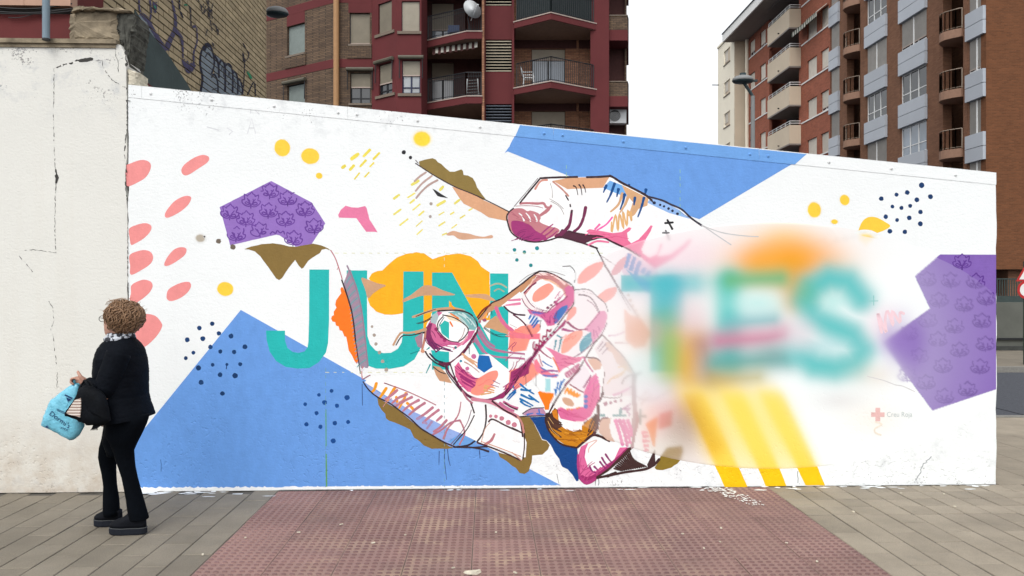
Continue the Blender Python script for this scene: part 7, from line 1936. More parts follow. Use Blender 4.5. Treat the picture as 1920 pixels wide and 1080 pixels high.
for z in zbal:
    a, b = RBAL.S(1480), RBAL.S(1439)
    m_ = MB(); m_.pbox(RBAL, a, b, z, z + 1.48, -.14, 0); bl = m_.build('balcony', M['beige'], rd)
    m_ = MB(); m_.pbox(RBAL, a, a + .12, z, z + 1.48, -.94, -.141); m_.build('balcony_end', M['beige'], bl)
    m_ = MB(); m_.pbox(RBAL, b - .12, b, z, z + 1.48, -.94, -.141); m_.build('balcony_end', M['beige'], bl)
    m_ = MB(); m_.pbox(RBAL, a, b, z - .12, z - .002, -2.4, 0); m_.build('balcony_floor', M['eave'], bl)
    m_ = MB()
    for hh in (.16, .34): 
        m_.tube([RBAL.P(b - .1, z + 1.48 + hh, -.07), RBAL.P(a + .07, z + 1.48 + hh, -.07), RBAL.P(a + .07, z + 1.48 + hh, -.94)], .03, 5)
    for k in range(6): m_.tube([RBAL.P(a + .07 + (b - a - .17) * k / 5, z + 1.47, -.07), RBAL.P(a + .07 + (b - a - .17) * k / 5, z + 1.48 + .34, -.07)], .025, 5)
    m_.build('railing', M['frame_white'], bl)
    m_ = MB(); m_.tube([RBAL.P(a + (b - a) * .45, z + .2, -.02), RBAL.P(a + (b - a) * .45, z + .2, .12)], .05, 6); m_.build('drain_spout', M['dark'], bl)
# eave
RE = RP(XR - 2.1)
zE = tz(1402, 75)
m_ = MB(); m_.pbox(RE, RE.S(1436), R_s(1403) + .9, zE, zE + .12, -3.0, 0); m_.build('eave_soffit', M['eave'], rd)
m_ = MB(); m_.pbox(RE, RE.S(1436), R_s(1403) + .95, zE + .002, zE + .75, .0, .12); m_.build('fascia', M['fascia'], rd)
m_ = MB(); m_.pbox(RE, RE.S(1436), R_s(1403) + .95, zE + .752, zE + .83, -3, .2); m_.build('gutter', M['rail_black'], rd)
RE2 = RP(XR - 2.9)
m_ = MB(); m_.pbox(RE2, R_s(1557) + .2, RE.S(1438), zE + .9, zE + 1.9, -3.6, 0); m_.build('upper_eave', M['fascia'], rd)
m_ = MB(); m_.pbox(RE2, R_s(1557) + .2, RE.S(1438), zE + .76, zE + .898, -3.6, -.1); m_.build('upper_soffit', M['eave'], rd)
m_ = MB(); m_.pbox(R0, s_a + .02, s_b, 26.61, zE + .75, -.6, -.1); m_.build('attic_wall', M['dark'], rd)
m_ = MB(); m_.tube([R0.P(s_b + .02, 0, .12), R0.P(s_b + .02, zE, .12)], .17, 8); m_.build('downpipe', M['cream'], rd)
m_ = MB(); m_.pbox(R0, s_a + .02, s_b, 0, 26.6, -12, -1.7); m_.build('core', M['red_brick'], rd)
# striped awnings on the top windows
for i, (a, b, y) in enumerate(((1504, 1530, 40), (1531, 1552, 18))):
    s0, s1 = s_col(a, b); z = tz((a + b) / 2, y)
    t = empty('striped_awning', R0.P((s0 + s1) / 2, z, .4), ['green and white striped awning over the top window beside the beige balconies', 'green and white striped awning over the top window nearest the grey cladding'][i], 'awning', 'striped awnings on the red brick block')
    n_ = 12
    for k in range(n_):
        u, v = s0 + (s1 - s0) * k / n_, s0 + (s1 - s0) * (k + 1) / n_
        m_ = MB(); m_.hexa([R0.P(u, z - .55, .85), R0.P(v, z - .55, .85), R0.P(v, z + .1, .05), R0.P(u, z + .1, .05), R0.P(u, z - .5, .87), R0.P(v, z - .5, .87), R0.P(v, z + .14, .06), R0.P(u, z + .14, .06)])
        m_.hexa([R0.P(u, z - .85, .85), R0.P(v, z - .85, .85), R0.P(v, z - .85, .83), R0.P(u, z - .85, .83), R0.P(u, z - .56, .85), R0.P(v, z - .56, .85), R0.P(v, z - .56, .83), R0.P(u, z - .56, .83)])
        m_.build('stripe', M['awn_green'] if k % 2 else M['awn_white'], t)
# ---- cream block at the far end
cr = empty('apartment_block', R0.P(R_s(1380) + 2, 0, .5), 'cream coloured block at the far end of the street on the right', 'building')
s_f = R_s(1401) + .3
CP = RP(XR - 1.15)
ztc = CAM_H + (540 - 60) / FOC * (CP.P(s_f, 0).y)
Lc = 5.2
hc = []
for k in range(-4, 1):
    z = CAM_H + (540 - 92) / FOC * CP.P(s_f + 2.2, 0).y + k * 3.15
    hc.append((s_f + 1.3, s_f + 3.2, z - 1.4, z))
m_ = MB(); wall_holes(m_, CP, s_f, s_f + Lc, 0, ztc, hc, .2); m_.build('street_wall', M['cream'], cr)
for i, r in enumerate(hc): add_window(CP, r, cr, 'blind_white', [.0, 0, .3, .3, .2][i], 'glass_dark', 'frame_white', sill='sill')
m_ = MB(); m_.hexa([CP.P(s_f, 0, -.01), CP.P(s_f, 0, -8), CP.P(s_f + Lc, 0, -8), CP.P(s_f + Lc, 0, -.25), CP.P(s_f, ztc, -.01), CP.P(s_f, ztc, -8), CP.P(s_f + Lc, ztc, -8), CP.P(s_f + Lc, ztc, -.25)]); m_.build('end_wall', M['beige'], cr)
m_ = MB(); m_.pbox(CP, s_f - .05, s_f + Lc, ztc + .002, ztc + .2, -8, .1); m_.build('parapet', M['cream'], cr)
m_ = MB(); m_.tube([CP.P(s_f + 4.2, ztc - 4, .2), CP.P(s_f + 4.2, ztc - 4, .9)], .05, 5); m_.build('wall_lamp', M['dark'], cr)

# ------------------------------------------------------------------ ground level beyond the road
D2 = 19.6
m_ = MB(); y0 = 20.0
m_.box(8, 60, D2, D2 + .25, 0.04, cen(0, 567, D2))
pw = m_.build('parapet_wall', M['garage_wall']); tag(pw, 'low grey wall on the far side of the road under the brick gable', 'wall')
m_ = MB(); m_.box(8, 60, D2 - .06, D2 - .002, cen(0, 637, D2), cen(0, 633.5, D2)); m_.build('rail_shadow_strip', M['rail_black'], pw)  # black strip put in for the shadow of a handrail
m_ = MB(); m_.box(8, 60, D2 - .12, D2 - .003, .052, .16); m_.build('plinth', M['garage_dark'], pw)
fe = empty('bar_fence', (16, 23, 0), 'green grey fence of upright bars above the low grey wall', 'fence')
m_ = MB(); m_.box(10, 40, 22.99, 23.03, cen(0, 558, 23) - .3, cen(0, 555, 23)); m_.build('bottom_rail', M['bars_green'], fe)
m_ = MB(); m_.box(10, 40, 22.99, 23.03, cen(0, 524, 23), cen(0, 522, 23)); m_.build('top_rail', M['bars_green'], fe)
barm = MB(); barm.box(-.012, .012, -.012, .012, cen(0, 560, 23), cen(0, 522, 23)); bo = barm.build('bar', M['bars_green'], fe)
bo.location = (G(1868, 23)[0], 23.01 - 23.0, 0) if False else bo.location
bme = bo.data; bpy.data.objects.remove(bo)
for k in range(34):
    o = bpy.data.objects.new('bar', bme); COL.objects.link(o); o.parent = fe; o.matrix_parent_inverse = Matrix.Translation(-fe.location)
    o.location = (G(1852, 23)[0] + k * .075, 23.01, 0)
# lit tube lamp
m_ = MB(); xa = G(1903, 24)[0]; m_.box(xa, xa + 1.2, 24.0, 24.08, cen(0, 565, 24), cen(0, 559, 24))
em, nd, lk, bs = new_mat('lit_tube'); bs.inputs['Emission Color'].default_value = (1, .97, .85, 1); bs.inputs['Emission Strength'].default_value = 3.0; bs.inputs['Base Color'].default_value = (.8, .8, .75, 1)
tl = m_.build('tube_lamp', em); tag(tl, 'lit fluorescent tube in the dark garage under the brick gable', 'lamp')
m_ = MB(); m_.box(xa - .05, xa + 1.25, 24.0, 24.1, cen(0, 559, 24) + .005, cen(0, 556, 24) + .02); m_.build('housing', M['lamp_grey'], tl)
# road signs on one post
DS = 15.9
sg = empty('road_sign', (*G(1921, DS), .05), 'road signs on a dark green post: red triangle above a round red ringed 20 limit', 'road sign')
xs = G(1922, DS)[0]
m_ = MB(); m_.tube([(xs, DS, .05), (xs, DS, cen(0, 490, DS))], .035, 10); m_.build('post', plain('green_post', base((44, 56, 50)), .5), sg)
red = plain('sign_red', base((186, 44, 44)), .4, var=.05); wht = plain('sign_white', (.72, .72, .70), .4, var=.04); blk = plain('sign_black', (.02, .02, .02), .5)
cz = cen(0, 543.5, DS); R_ = .195
def disc(r, y, mat, name, h=.004):
    m_ = MB(); ri = [[(xs + r * math.cos(2 * math.pi * k / 32), yy, cz + r * math.sin(2 * math.pi * k / 32)) for k in range(32)] for yy in (y, y + h)]
    m_.loft(ri); return m_.build(name, mat, sg)
disc(R_, DS - .05, red, 'limit_ring', .01); disc(R_ * .74, DS - .053, wht, 'limit_face', .002)
SP = Plane((xs - 1, DS - .0545), (xs + 1, DS - .0545))
txt = flat_text('20', SP, 1907, 550, .17, 0.0, blk, sg, 'digits')
tzc = cen(0, 516, DS)
def tri(k, y, mat, name):
    m_ = MB(); P = [(xs - .225 * k, tzc - .13 * k), (xs + .225 * k, tzc - .13 * k), (xs, tzc + .26 * k)]
    m_.add([(a, y, b) for a, b in P] + [(a, y + .008, b) for a, b in P], [(0, 1, 2), (5, 4, 3), (0, 3, 4, 1), (1, 4, 5, 2), (2, 5, 3, 0)]); m_.build(name, mat, sg)
tri(1, DS - .05, red, 'warning_border'); tri(.70, DS - .0535, wht, 'warning_face')
m_ = MB(); m_.box(xs - .012, xs + .012, DS - .0555, DS - .0545, tzc - .06, tzc + .10); m_.box(xs - .012, xs + .012, DS - .0555, DS - .0545, tzc - .085, tzc - .068); m_.build('warning_mark', blk, sg)
# ------------------------------------------------------------------ woman walking left with her bags
def Wd(px, py, d):
    return Vector(((px - 960) / FOC * d, d, CAM_H + (540 - py) / FOC * d))
M['skin'] = plain('skin', base((186, 142, 124)), .55, var=.08, scale=30)
M['jacket'] = None
def make_jacket():
    m, nd, lk, bs = new_mat('black_padded_cloth')
    p = pos(nd)
    c = ramp(nd, lk, noise(nd, lk, 14, 4, .6, p), [(.3, (.0016, .0026, .005)), (.7, (.0034, .005, .0085))])
    lk.new(c, bs.inputs['Base Color']); bs.inputs['Roughness'].default_value = .75; bs.inputs['Specular IOR Level'].default_value = .08
    bump(nd, lk, bs, noise(nd, lk, 38, 4, .6, stretch(nd, lk, p, (1, 1, 1.8))), .5, .012)
    return m
M['jacket'] = make_jacket()
M['trousers'] = plain('black_trouser_cloth', (.002, .003, .005), .9, spec=.06, var=.2, scale=20, bmp=.3, bscale=45)
M['boot'] = plain('black_boot_leather', (.004, .005, .008), .7, var=.2, scale=30, spec=.12)
M['sole'] = plain('dark_boot_sole', (.012, .014, .020), .8, spec=.12)
M['welt'] = plain('grey_boot_welt', (.06, .065, .07), .8)
def make_hair():
    m, nd, lk, bs = new_mat('greying_brown_hair')
    at = nd.new('ShaderNodeAttribute'); at.attribute_name = 'paint'
    lk.new(at.outputs['Color'], bs.inputs['Base Color']); bs.inputs['Roughness'].default_value = .5; bs.inputs['Specular IOR Level'].default_value = .3
    return m
M['hair'] = make_hair()
def make_scarf():
    m, nd, lk, bs = new_mat('black_and_white_scarf')
    n = noise(nd, lk, 34, 2, .5, stretch(nd, lk, pos(nd), (1.0, 1, .55)))
    lk.new(ramp(nd, lk, n, [(.47, (.46, .49, .54)), (.53, (.02, .022, .03))]), bs.inputs['Base Color']); bs.inputs['Roughness'].default_value = .8
    return m
M['scarf'] = make_scarf()
def ell(c, f, a, b, seg=28, front=0.0, tilt=0.0, n=2.0):
    """horizontal ring: a along facing direction f, b across"""
    s_ = Vector((-f.y, f.x, 0)); out = []
    for k in range(seg):
        t = 2 * math.pi * k / seg; ct, st = math.cos(t), math.sin(t)
        ct = math.copysign(abs(ct) ** (2 / n), ct); st = math.copysign(abs(st) ** (2 / n), st)
        q = c + f * (a * ct + front * max(0, ct) ** 4) + s_ * (b * st)
        out.append(q + Vector((0, 0, tilt * ct)))
    return out
F = Vector((-.90, .43, 0)).normalized()        # where the face looks
HC = Wd(220.5, 600, 5.2)
body = MB()
# head: rings from chin to crown (height, centre shift along F, half length, half width)
hd = [(-.118, .052, .018, .020), (-.108, .046, .044, .042), (-.090, .034, .064, .054), (-.066, .020, .080, .062), (-.038, .010, .091, .068), (-.008, .004, .096, .072), (.024, .0, .098, .075), (.056, -.002, .095, .074), (.082, -.004, .083, .066), (.102, -.006, .060, .049), (.113, -.006, .028, .024)]
body.loft([ell(HC + F * s_ + Vector((0, 0, h)), F, a, b, n=2.2) for h, s_, a, b in hd])
S_ = Vector((-F.y, F.x, 0))
def hp(f, s, z): return HC + F * f + S_ * s + Vector((0, 0, z))
body.tube([hp(.092, 0, .022), hp(.104, 0, .0), hp(.116, 0, -.022), hp(.100, 0, -.034)], [.008, .011, .015, .010], 8)      # nose
body.tube([hp(.088, -.022, -.060), hp(.099, 0, -.058), hp(.088, .022, -.060)], [.005, .009, .005], 8)                    # mouth
body.tube([hp(.086, 0, -.098), hp(.092, 0, -.094)], [.016, .014], 8)
for sg in (1, -1):                                                                                                   # ears
    body.tube([hp(-.004, .070 * sg, -.036), hp(-.014, .080 * sg, -.012), hp(-.016, .084 * sg, .010), hp(-.004, .078 * sg, .022), hp(.004, .070 * sg, .012)], [.008, .010, .011, .010, .006], 8)
nb_ = Wd(232, 645, 5.22)
body.tube([hp(-.015, 0, -.06), (HC + nb_) / 2 + Vector((.01, 0, -.02)), nb_], [.058, .055, .06], 16)
# trunk and limbs under the clothes
body.loft([ell(Wd(x, y, 5.2), F, a, b, 24) for x, y, a, b in ((232, 640, .06, .07), (231, 655, .09, .15), (230, 690, .12, .17), (230, 740, .12, .15), (236, 790, .10, .13), (236, 812, .07, .10))])
HIPN, HIPF = Wd(234, 810, 5.13), Wd(222, 810, 5.27)
KN, KF = Wd(239, 880, 5.11), Wd(204, 872, 5.27)
AN, AF = Wd(258, 972, 5.10), Wd(210, 962, 5.28)
body.tube([HIPN, (HIPN + KN) / 2, KN, (KN + AN) / 2, AN], [.062, .050, .036, .034, .03], 14)
body.tube([HIPF, (HIPF + KF) / 2, KF, (KF + AF) / 2, AF], [.062, .050, .036, .034, .03], 14)
SHN, ELN, WRN = Wd(214, 668, 5.03), Wd(196, 742, 4.99), Wd(164, 719, 5.02)
SHF, ELF, WRF = Wd(240, 668, 5.36), Wd(232, 735, 5.38), Wd(216, 764, 5.36)
body.tube([SHN, (SHN + ELN) / 2, ELN, (ELN + WRN) / 2, WRN], [.055, .046, .038, .034, .025], 12)
body.tube([SHF, (SHF + ELF) / 2, ELF, (ELF + WRF) / 2, WRF], [.055, .046, .038, .034, .025], 12)
# near hand: palm, four curled fingers, thumb
pd = (Wd(146, 711, 5.02) - WRN).normalized()
up_ = Vector((0, 0, 1)); up_ = (up_ - pd * up_.dot(pd)).normalized(); sd_ = pd.cross(up_)
def hnd(a, b, c): return WRN + pd * a + up_ * b + sd_ * c
body.tube([WRN, hnd(.02, 0, 0), hnd(.045, .002, 0), hnd(.072, .0, 0)], [.024, .027, .030, .024], 12)
for i, (c, l) in enumerate(((-.030, .9), (-.011, 1.0), (.009, .95), (.028, .78))):
    body.tube([hnd(.055, .006, c * .8), hnd(.078, .010, c), hnd(.078 + .022 * l, -.006, c), hnd(.078 + .016 * l, -.030 * l, c), hnd(.062 + .006 * l, -.040 * l, c * .95)], [.0105, .0098, .0092, .0088, .0075], 8)
body.tube([hnd(.022, .014, -.018), hnd(.050, .034, -.026), hnd(.074, .046, -.020), hnd(.088, .054, -.014)], [.014, .012, .0105, .0085], 8)
# far hand
pf = (Wd(206, 776, 5.34) - WRF).normalized()
body.tube([WRF, WRF + pf * .04, WRF + pf * .075], [.024, .029, .024], 10)
for c in (-.028, -.01, .009, .026):
    b0 = WRF + pf * .07 + Vector((0, c, 0)); body.tube([b0, b0 + pf * .03 + Vector((0, 0, -.01)), b0 + pf * .04 + Vector((0, 0, -.04))], [.0105, .0095, .0085], 8)
body.tube([WRF + pf * .02 + Vector((0, -.02, .01)), WRF + pf * .07 + Vector((0, -.035, .025))], [.013, .010], 8)
tmp = body.build('person', M['skin'])
md = tmp.modifiers.new('fuse', 'REMESH'); md.mode = 'VOXEL'; md.voxel_size = .0048
ms = tmp.modifiers.new('soft', 'SMOOTH'); ms.factor = .5; ms.iterations = 2
dg = bpy.context.evaluated_depsgraph_get(); dg.update()
me = bpy.data.meshes.new_from_object(tmp.evaluated_get(dg)); bpy.data.objects.remove(tmp)
me.polygons.foreach_set('use_smooth', [True] * len(me.polygons))
me.materials.clear(); me.materials.append(M['skin'])
woman = bpy.data.objects.new('person', me); COL.objects.link(woman)
tag(woman, 'woman with curly brown hair, black padded jacket and flared trousers walking past the wall', 'person')
# eyes, brows
mb = MB()
for sg in (1, -1):
    c = hp(.083, .030 * sg, .012)
    mb.loft([[c + Vector((.012 * math.cos(b) * math.cos(2 * math.pi * k / 10), .012 * math.cos(b) * math.sin(2 * math.pi * k / 10), .012 * math.sin(b))) for k in range(10)] for b in (-1.3, -.7, 0, .7, 1.3)])
mb.build('eyes', plain('eye_white', (.55, .54, .52), .3), woman, smooth=True)
# glasses
mb = MB()
for sg in (1, -1):
    c = hp(.112, .034 * sg, .008)
    mb.tube([c + S_ * (.025 * math.cos(2 * math.pi * k / 20)) + Vector((0, 0, .021 * math.sin(2 * math.pi * k / 20))) for k in range(21)], .0022, 6, caps=False)
    mb.tube([c + S_ * .025 * sg + Vector((0, 0, .008)), hp(.05, .078 * sg, .014), hp(-.012, .083 * sg, .012), hp(-.03, .082 * sg, -.008)], .0022, 6)
mb.tube([hp(.113, -.010, .012), hp(.116, 0, .015), hp(.113, .010, .012)], .002, 6)
mb.build('glasses', plain('dark_glasses_frame', (.03, .04, .04), .3), woman, smooth=True)
# ---- trousers: two flared legs and a seat
tr = MB()
def leg(rings, d, ry=.085):
    R = []
    for y, xl, xr in rings:
        c = Wd((xl + xr) / 2, y, d); rx = (xr - xl) / 2 / FOC * d; rx = math.sqrt(max(rx * rx - (.5 * min(ry, rx * 1.05)) ** 2, (.7 * rx) ** 2))
        R.append([c + Vector((rx * math.cos(2 * math.pi * k / 24) * (1 + .03 * math.sin(5 * k + y)), min(ry, rx * 1.05) * math.sin(2 * math.pi * k / 24), 0)) for k in range(24)])
    tr.loft(R)
leg([(778, 197, 282), (795, 197, 275), (812, 196, 268), (828, 203, 260), (845, 211, 252.5), (860, 215, 253.5), (876, 221, 255), (895, 227, 259), (915, 231, 264), (935, 235, 270), (955, 238, 276), (971, 240, 280), (973, 241, 280)], 5.11, .10)
leg([(778, 197, 262), (800, 194, 250), (820, 190, 240), (838, 185, 232), (856, 183.5, 224), (872, 186, 218.5), (888, 190, 219), (910, 193, 220), (935, 192, 224), (957, 192, 226), (966, 193, 226)], 5.27, .09)
R = []
for y, xl, xr in ((765, 196, 280), (785, 196, 279), (805, 196, 270), (825, 192, 262), (843, 196, 254), (852, 203, 240)):
    R.append(ell(Wd((xl + xr) / 2, y, 5.19), Vector((-1, 0, 0)), (xr - xl) / 2 / FOC * 5.19 * .82, .15 if y < 840 else .10, 28))
tr.loft(R)
tr.build('trousers', M['trousers'], woman, smooth=True)
# ---- jacket: padded trunk with quilting ridges, two sleeves, collar
jk = MB()
prof = [(630, 206, 250), (636, 200, 256), (643, 191, 263), (651, 185, 269), (660, 181, 272.5), (672, 178, 275.5), (685, 176.5, 277.5), (698, 176, 278.5), (712, 177, 278.5), (726, 178, 278.5), (740, 180, 278.8), (752, 183, 281), (764, 188, 284.5), (775, 193, 288.5), (785, 197, 291)]
pj = np.array(prof, float)
R = []
ys = np.linspace(630, 785, 94)
for i, y in enumerate(ys):
    xl, xr = np.interp(y, pj[:, 0], pj[:, 1]), np.interp(y, pj[:, 0], pj[:, 2])
    q = abs(math.sin((y - 648) / 9.2 * math.pi / 2 * 1.0))
    rid = (.0024 * (q ** .5) - .0018) if y > 648 else 0
    c = Wd((xl + xr) / 2, y, 5.2); rx = (xr - xl) / 2 / FOC * 5.2
    b = float(np.interp(y, [630, 640, 652, 668, 700, 785], [.075, .11, .165, .205, .215, .23]))
    # hem lifts towards the front
    t = max(0, (y - 745) / 40)
    rx = math.sqrt(max(rx * rx - (.50 * b) ** 2, (.6 * rx) ** 2))      # seen off-axis, depth adds to the outline
    ring = ell(c, Vector((-1, 0, 0)), rx + rid, b + rid, 44, tilt=-.018 * t, n=2.25)
    R.append([p + Vector((random.uniform(-.0012, .0012), random.uniform(-.0012, .0012), 0)) for p in ring])
jk.loft(R)
def sleeve(A, B, C, r):
    n = 34; pts = []; rs = []
    L1, L2 = (B - A).length, (C - B).length
    for i in range(n):
        t = i / (n - 1)
        p = A * (1 - t) ** 2 + B * 2 * t * (1 - t) * 1.0 + C * t * t
        e = A.lerp(B, min(1, t * 2)) if t < .5 else B.lerp(C, t * 2 - 1)
        pts.append(p * .35 + e * .65)
        rs.append(float(np.interp(t, [0, .25, .5, .8, .95, 1], r)) + .0022 * abs(math.sin(i * 1.15)) - .001)
    jk.tube(pts, rs, 20)
sleeve(SHN + Vector((.02, .02, .02)), ELN, WRN + (ELN - WRN).normalized() * -.005, [.078, .078, .070, .056, .050, .046])
sleeve(SHF + Vector((.02, -.02, .02)), ELF, WRF, [.078, .078, .07, .056, .05, .046])
jk.build('jacket', M['jacket'], woman, smooth=True)
# ---- scarf
mb = MB()
for (zc, rr, th, ph) in ((629, .062, .019, 0), (635, .080, .020, .6)):
    c = Wd(225, zc, 5.2)
    pts = [c + F * (rr * .95 * math.cos(t)) + S_ * (rr * 1.05 * math.sin(t)) + Vector((0, 0, .010 * math.sin(2 * t + ph) - .014 * math.cos(t))) for t in np.linspace(0, 2 * math.pi, 33)]
    mb.tube(pts, [th * (1 + .18 * math.sin(9 * t)) for t in np.linspace(0, 6.28, 33)], 12, caps=False)
mb.build('scarf', M['scarf'], woman, smooth=True)
# ---- boots
def boot(x0, x1, y0, d, upper):
    """x0 toe .. x1 heel in photo columns, y0 ground row"""
    a, b = Wd(x0, y0, d), Wd(x1, y0, d); zb = .004
    L = b.x - a.x
    bt = empty('boot', ((a.x + b.x) / 2, d, 0)); bt.parent = woman
    def outline(k, z):
        P = []
        for i in range(26):
            t = 2 * math.pi * i / 26
            u = math.cos(t); v = math.sin(t)
            w = .047 if u < 0 else .038
            P.append(Vector((a.x + L * .5 + L * .5 * k * math.copysign(abs(u) ** .75, u), d + w * k * math.copysign(abs(v) ** .8, v), z)))
        return P
    def mk(name, rings, mat, smooth=False):
        m_ = MB(); m_.loft(rings); o = bpy.data.objects.new(name, None) if False else m_.build(name, mat, None, smooth=smooth)
        o.parent = bt; o.matrix_parent_inverse = Matrix.Translation(-bt.location); return o
    mk('sole', [outline(.96, zb), outline(1.0, zb + .006), outline(1.0, zb + .040)], M['sole'])
    mk('welt', [outline(1.015, zb + .041), outline(1.015, zb + .046)], M['welt'])
    rings = [outline(.97, zb + .047), outline(.96, zb + .065)]
    for z, xa, xb, w in upper:
        ca = a.x + L * xa; cb = a.x + L * xb
        rings.append([Vector(((ca + cb) / 2 + (cb - ca) / 2 * math.copysign(abs(math.cos(t)) ** .85, math.cos(t)), d + w * math.sin(t), zb + z)) for t in [2 * math.pi * i / 26 for i in range(26)]])
    mk('upper', rings, M['boot'], True)
boot(205.5, 275.5, 1001, 5.10, [(.082, .06, .98, .043), (.098, .20, .97, .042), (.112, .36, .97, .042), (.135, .48, .90, .036), (.17, .56, .84, .030)])
boot(177, 230, 984, 5.28, [(.078, .08, .98, .042), (.092, .22, .97, .042), (.105, .34, .97, .042), (.12, .42, .80, .036), (.15, .46, .74, .030)])
# ---- hair: dense mop of curls
hb = MB()
HCc = Wd(233, 595, 5.2)
Hr = Vector((.124, .112, .112))
def hcol(k): return (*[v * k for v in base((138, 108, 82))], 1)
hb.col = hcol(.42)
# inner mass
rings = []
for b in np.linspace(-1.45, 1.45, 12):
    rings.append([HCc + Vector((.026, .012, .016)) + Vector((.80 * Hr.x * math.cos(b) * math.cos(t), .86 * Hr.y * math.cos(b) * math.sin(t), .86 * Hr.z * math.sin(b))) for t in np.linspace(0, 2 * math.pi, 20, endpoint=False)])
hb.loft(rings)
rr = random.Random(5)
def face_zone(p):
    v = p - HC
    if v.x < -.024 and -.14 < v.z < .006: return True
    return v.dot(F) > .034 and v.z < .046 or (v.dot(F) > .0 and v.z < -.005 and v.dot(S_) * -1 > -.2 and v.dot(F) > -.006 + max(0, -v.z) * .0)
n_c = 0
while n_c < 1200:
    u, v = rr.uniform(-1, 1), rr.uniform(0, 2 * math.pi)
    b = math.asin(u)
    n_ = Vector((math.cos(b) * math.cos(v), math.cos(b) * math.sin(v), math.sin(b)))
    shell = rr.uniform(.84, 1.0)
    p = HCc + Vector((n_.x * Hr.x, n_.y * Hr.y, n_.z * Hr.z)) * shell
    if face_zone(p) or p.z < HC.z - .122: continue
    t1 = n_.orthogonal().normalized(); t1 = (Matrix.Rotation(rr.uniform(0, 6.28), 3, n_) @ t1)
    t2 = n_.cross(t1)
    R_ = rr.uniform(.010, .024); turns = rr.uniform(.35, .95); m_ = 10
    fall = (Vector((.35, 0, -1)) - n_ * Vector((.35, 0, -1)).dot(n_)).normalized()
    t2 = (t2 * .7 + fall).normalized(); t1 = n_.cross(t2).normalized()
    pts = [p + (t1 * math.cos(6.28 * turns * i / m_) + n_ * .75 * math.sin(6.28 * turns * i / m_)) * R_ + t2 * (i / m_ - .5) * R_ * 3.0 for i in range(m_ + 1)]
    th = rr.uniform(.0024, .0046)
    hb.tube(pts, [th * .5] + [th] * (m_ - 1) + [th * .3], 5, col=hcol(rr.choice([.7, .8, .88, .95, 1.0, 1.08, 1.2])))
    n_c += 1
for k in range(90):   # loose wisps
    u, v = rr.uniform(-.4, 1), rr.uniform(0, 6.28); b = math.asin(u)
    n_ = Vector((math.cos(b) * math.cos(v), math.cos(b) * math.sin(v), math.sin(b)))
    p = HCc + Vector((n_.x * Hr.x, n_.y * Hr.y, n_.z * Hr.z)) * .97
    if face_zone(p): continue
    w = Vector((rr.uniform(-.6, 1), rr.uniform(-.5, .5), rr.uniform(-.2, .6)))
    L = rr.uniform(.015, .045)
    hb.tube([p, p + n_ * L * .5, p + n_ * L * .8 + w * L * .5, p + n_ * L * .8 + w * L], [.0016, .0014, .001, .0005], 4, col=hcol(1.2))
for k in range(9):    # blown-up strands over the forehead
    p = Wd(198 + k * 2.6, 572 - k * .5, 5.17 + .01 * (k % 3))
    hb.tube([p, p + Vector((.01, 0, .022)), p + Vector((.035, 0, .035)), p + Vector((.06 + .004 * k, 0, .032))], [.0018, .0016, .0012, .0006], 4, col=hcol(1.3))
hb.build('hair', M['hair'], woman, smooth=True, fix=False, attr=True)

# ------------------------------------------------------------------ bags
def bag_mesh(outline, d, thick, smooth=True, prof=((1, 0), (.93, .6), (.78, .9), (.5, 1.0), (.2, 1.0)), jit=.003):
    P = [Wd(x, y, d) for x, y in (catmull(outline, True, 4) if smooth else rag(outline, 5, .5))]
    c = sum(P, Vector()) / len(P)
    mb = MB(); rings = []
    for k, o in prof[::-1]: rings.append([c + (p - c) * k + Vector((random.uniform(-jit, jit), -thick * o, random.uniform(-jit, jit)) if k < 1 else (0, 0, 0)) for p in P])
    for k, o in prof[1:]: rings.append([c + (p - c) * k + Vector((0, thick * o, 0)) for p in P])
    mb.loft(rings); return mb
def make_bag_mat(name, rgb):
    m, nd, lk, bs = new_mat(name)
    p = pos(nd)
    lk.new(ramp(nd, lk, noise(nd, lk, 7, 3, .6, stretch(nd, lk, p, (1.6, 1, .7))), [(.3, tuple(v * .82 for v in rgb)), (.7, rgb)]), bs.inputs['Base Color'])
    bs.inputs['Roughness'].default_value = .3; bs.inputs['Specular IOR Level'].default_value = .5
    v = nd.new('ShaderNodeTexVoronoi'); v.feature = 'DISTANCE_TO_EDGE'; v.inputs['Scale'].default_value = 16; lk.new(stretch(nd, lk, p, (1, .3, .6)), v.inputs['Vector'])
    h = math_(nd, lk, 'ADD', math_(nd, lk, 'MULTIPLY', v.outputs[0], .8), noise(nd, lk, 20, 3, .6, p))
    bump(nd, lk, bs, h, .55, .02)
    return m
M['blue_bag'] = make_bag_mat('sky_blue_plastic', base((122, 202, 228)))
M['bag_ink'] = plain('navy_bag_print', base((22, 58, 104)), .5, var=.1)
DB = 5.02
bb = bag_mesh([(143, 715), (151, 720), (152, 738), (150, 770), (158, 800), (150, 815), (138, 825), (130, 825.5), (110, 814), (90, 804), (77, 798), (82, 780), (90, 760), (95, 750), (110, 738), (128, 725)], DB, .036, False)
blue_bag = bb.build('carrier_bag', M['blue_bag'], None, smooth=True)
tag(blue_bag, "sky blue plastic carrier bag printed with navy words, swinging from the woman's hand", 'bag')
TB = Plane(Wd(70, 540, DB - .040).xy, Wd(170, 540, DB - .040).xy); TB.n = Vector((0, -1))
flat_text("Dormi's", TB, 91, 777, .046, 0, M['bag_ink'], blue_bag, 'printed_name', rot=-.62, width=.162)
flat_text("xics", TB, 112.5, 803, .026, 0, M['bag_ink'], blue_bag, 'printed_word', rot=-.35, width=.052)
mb = MB()
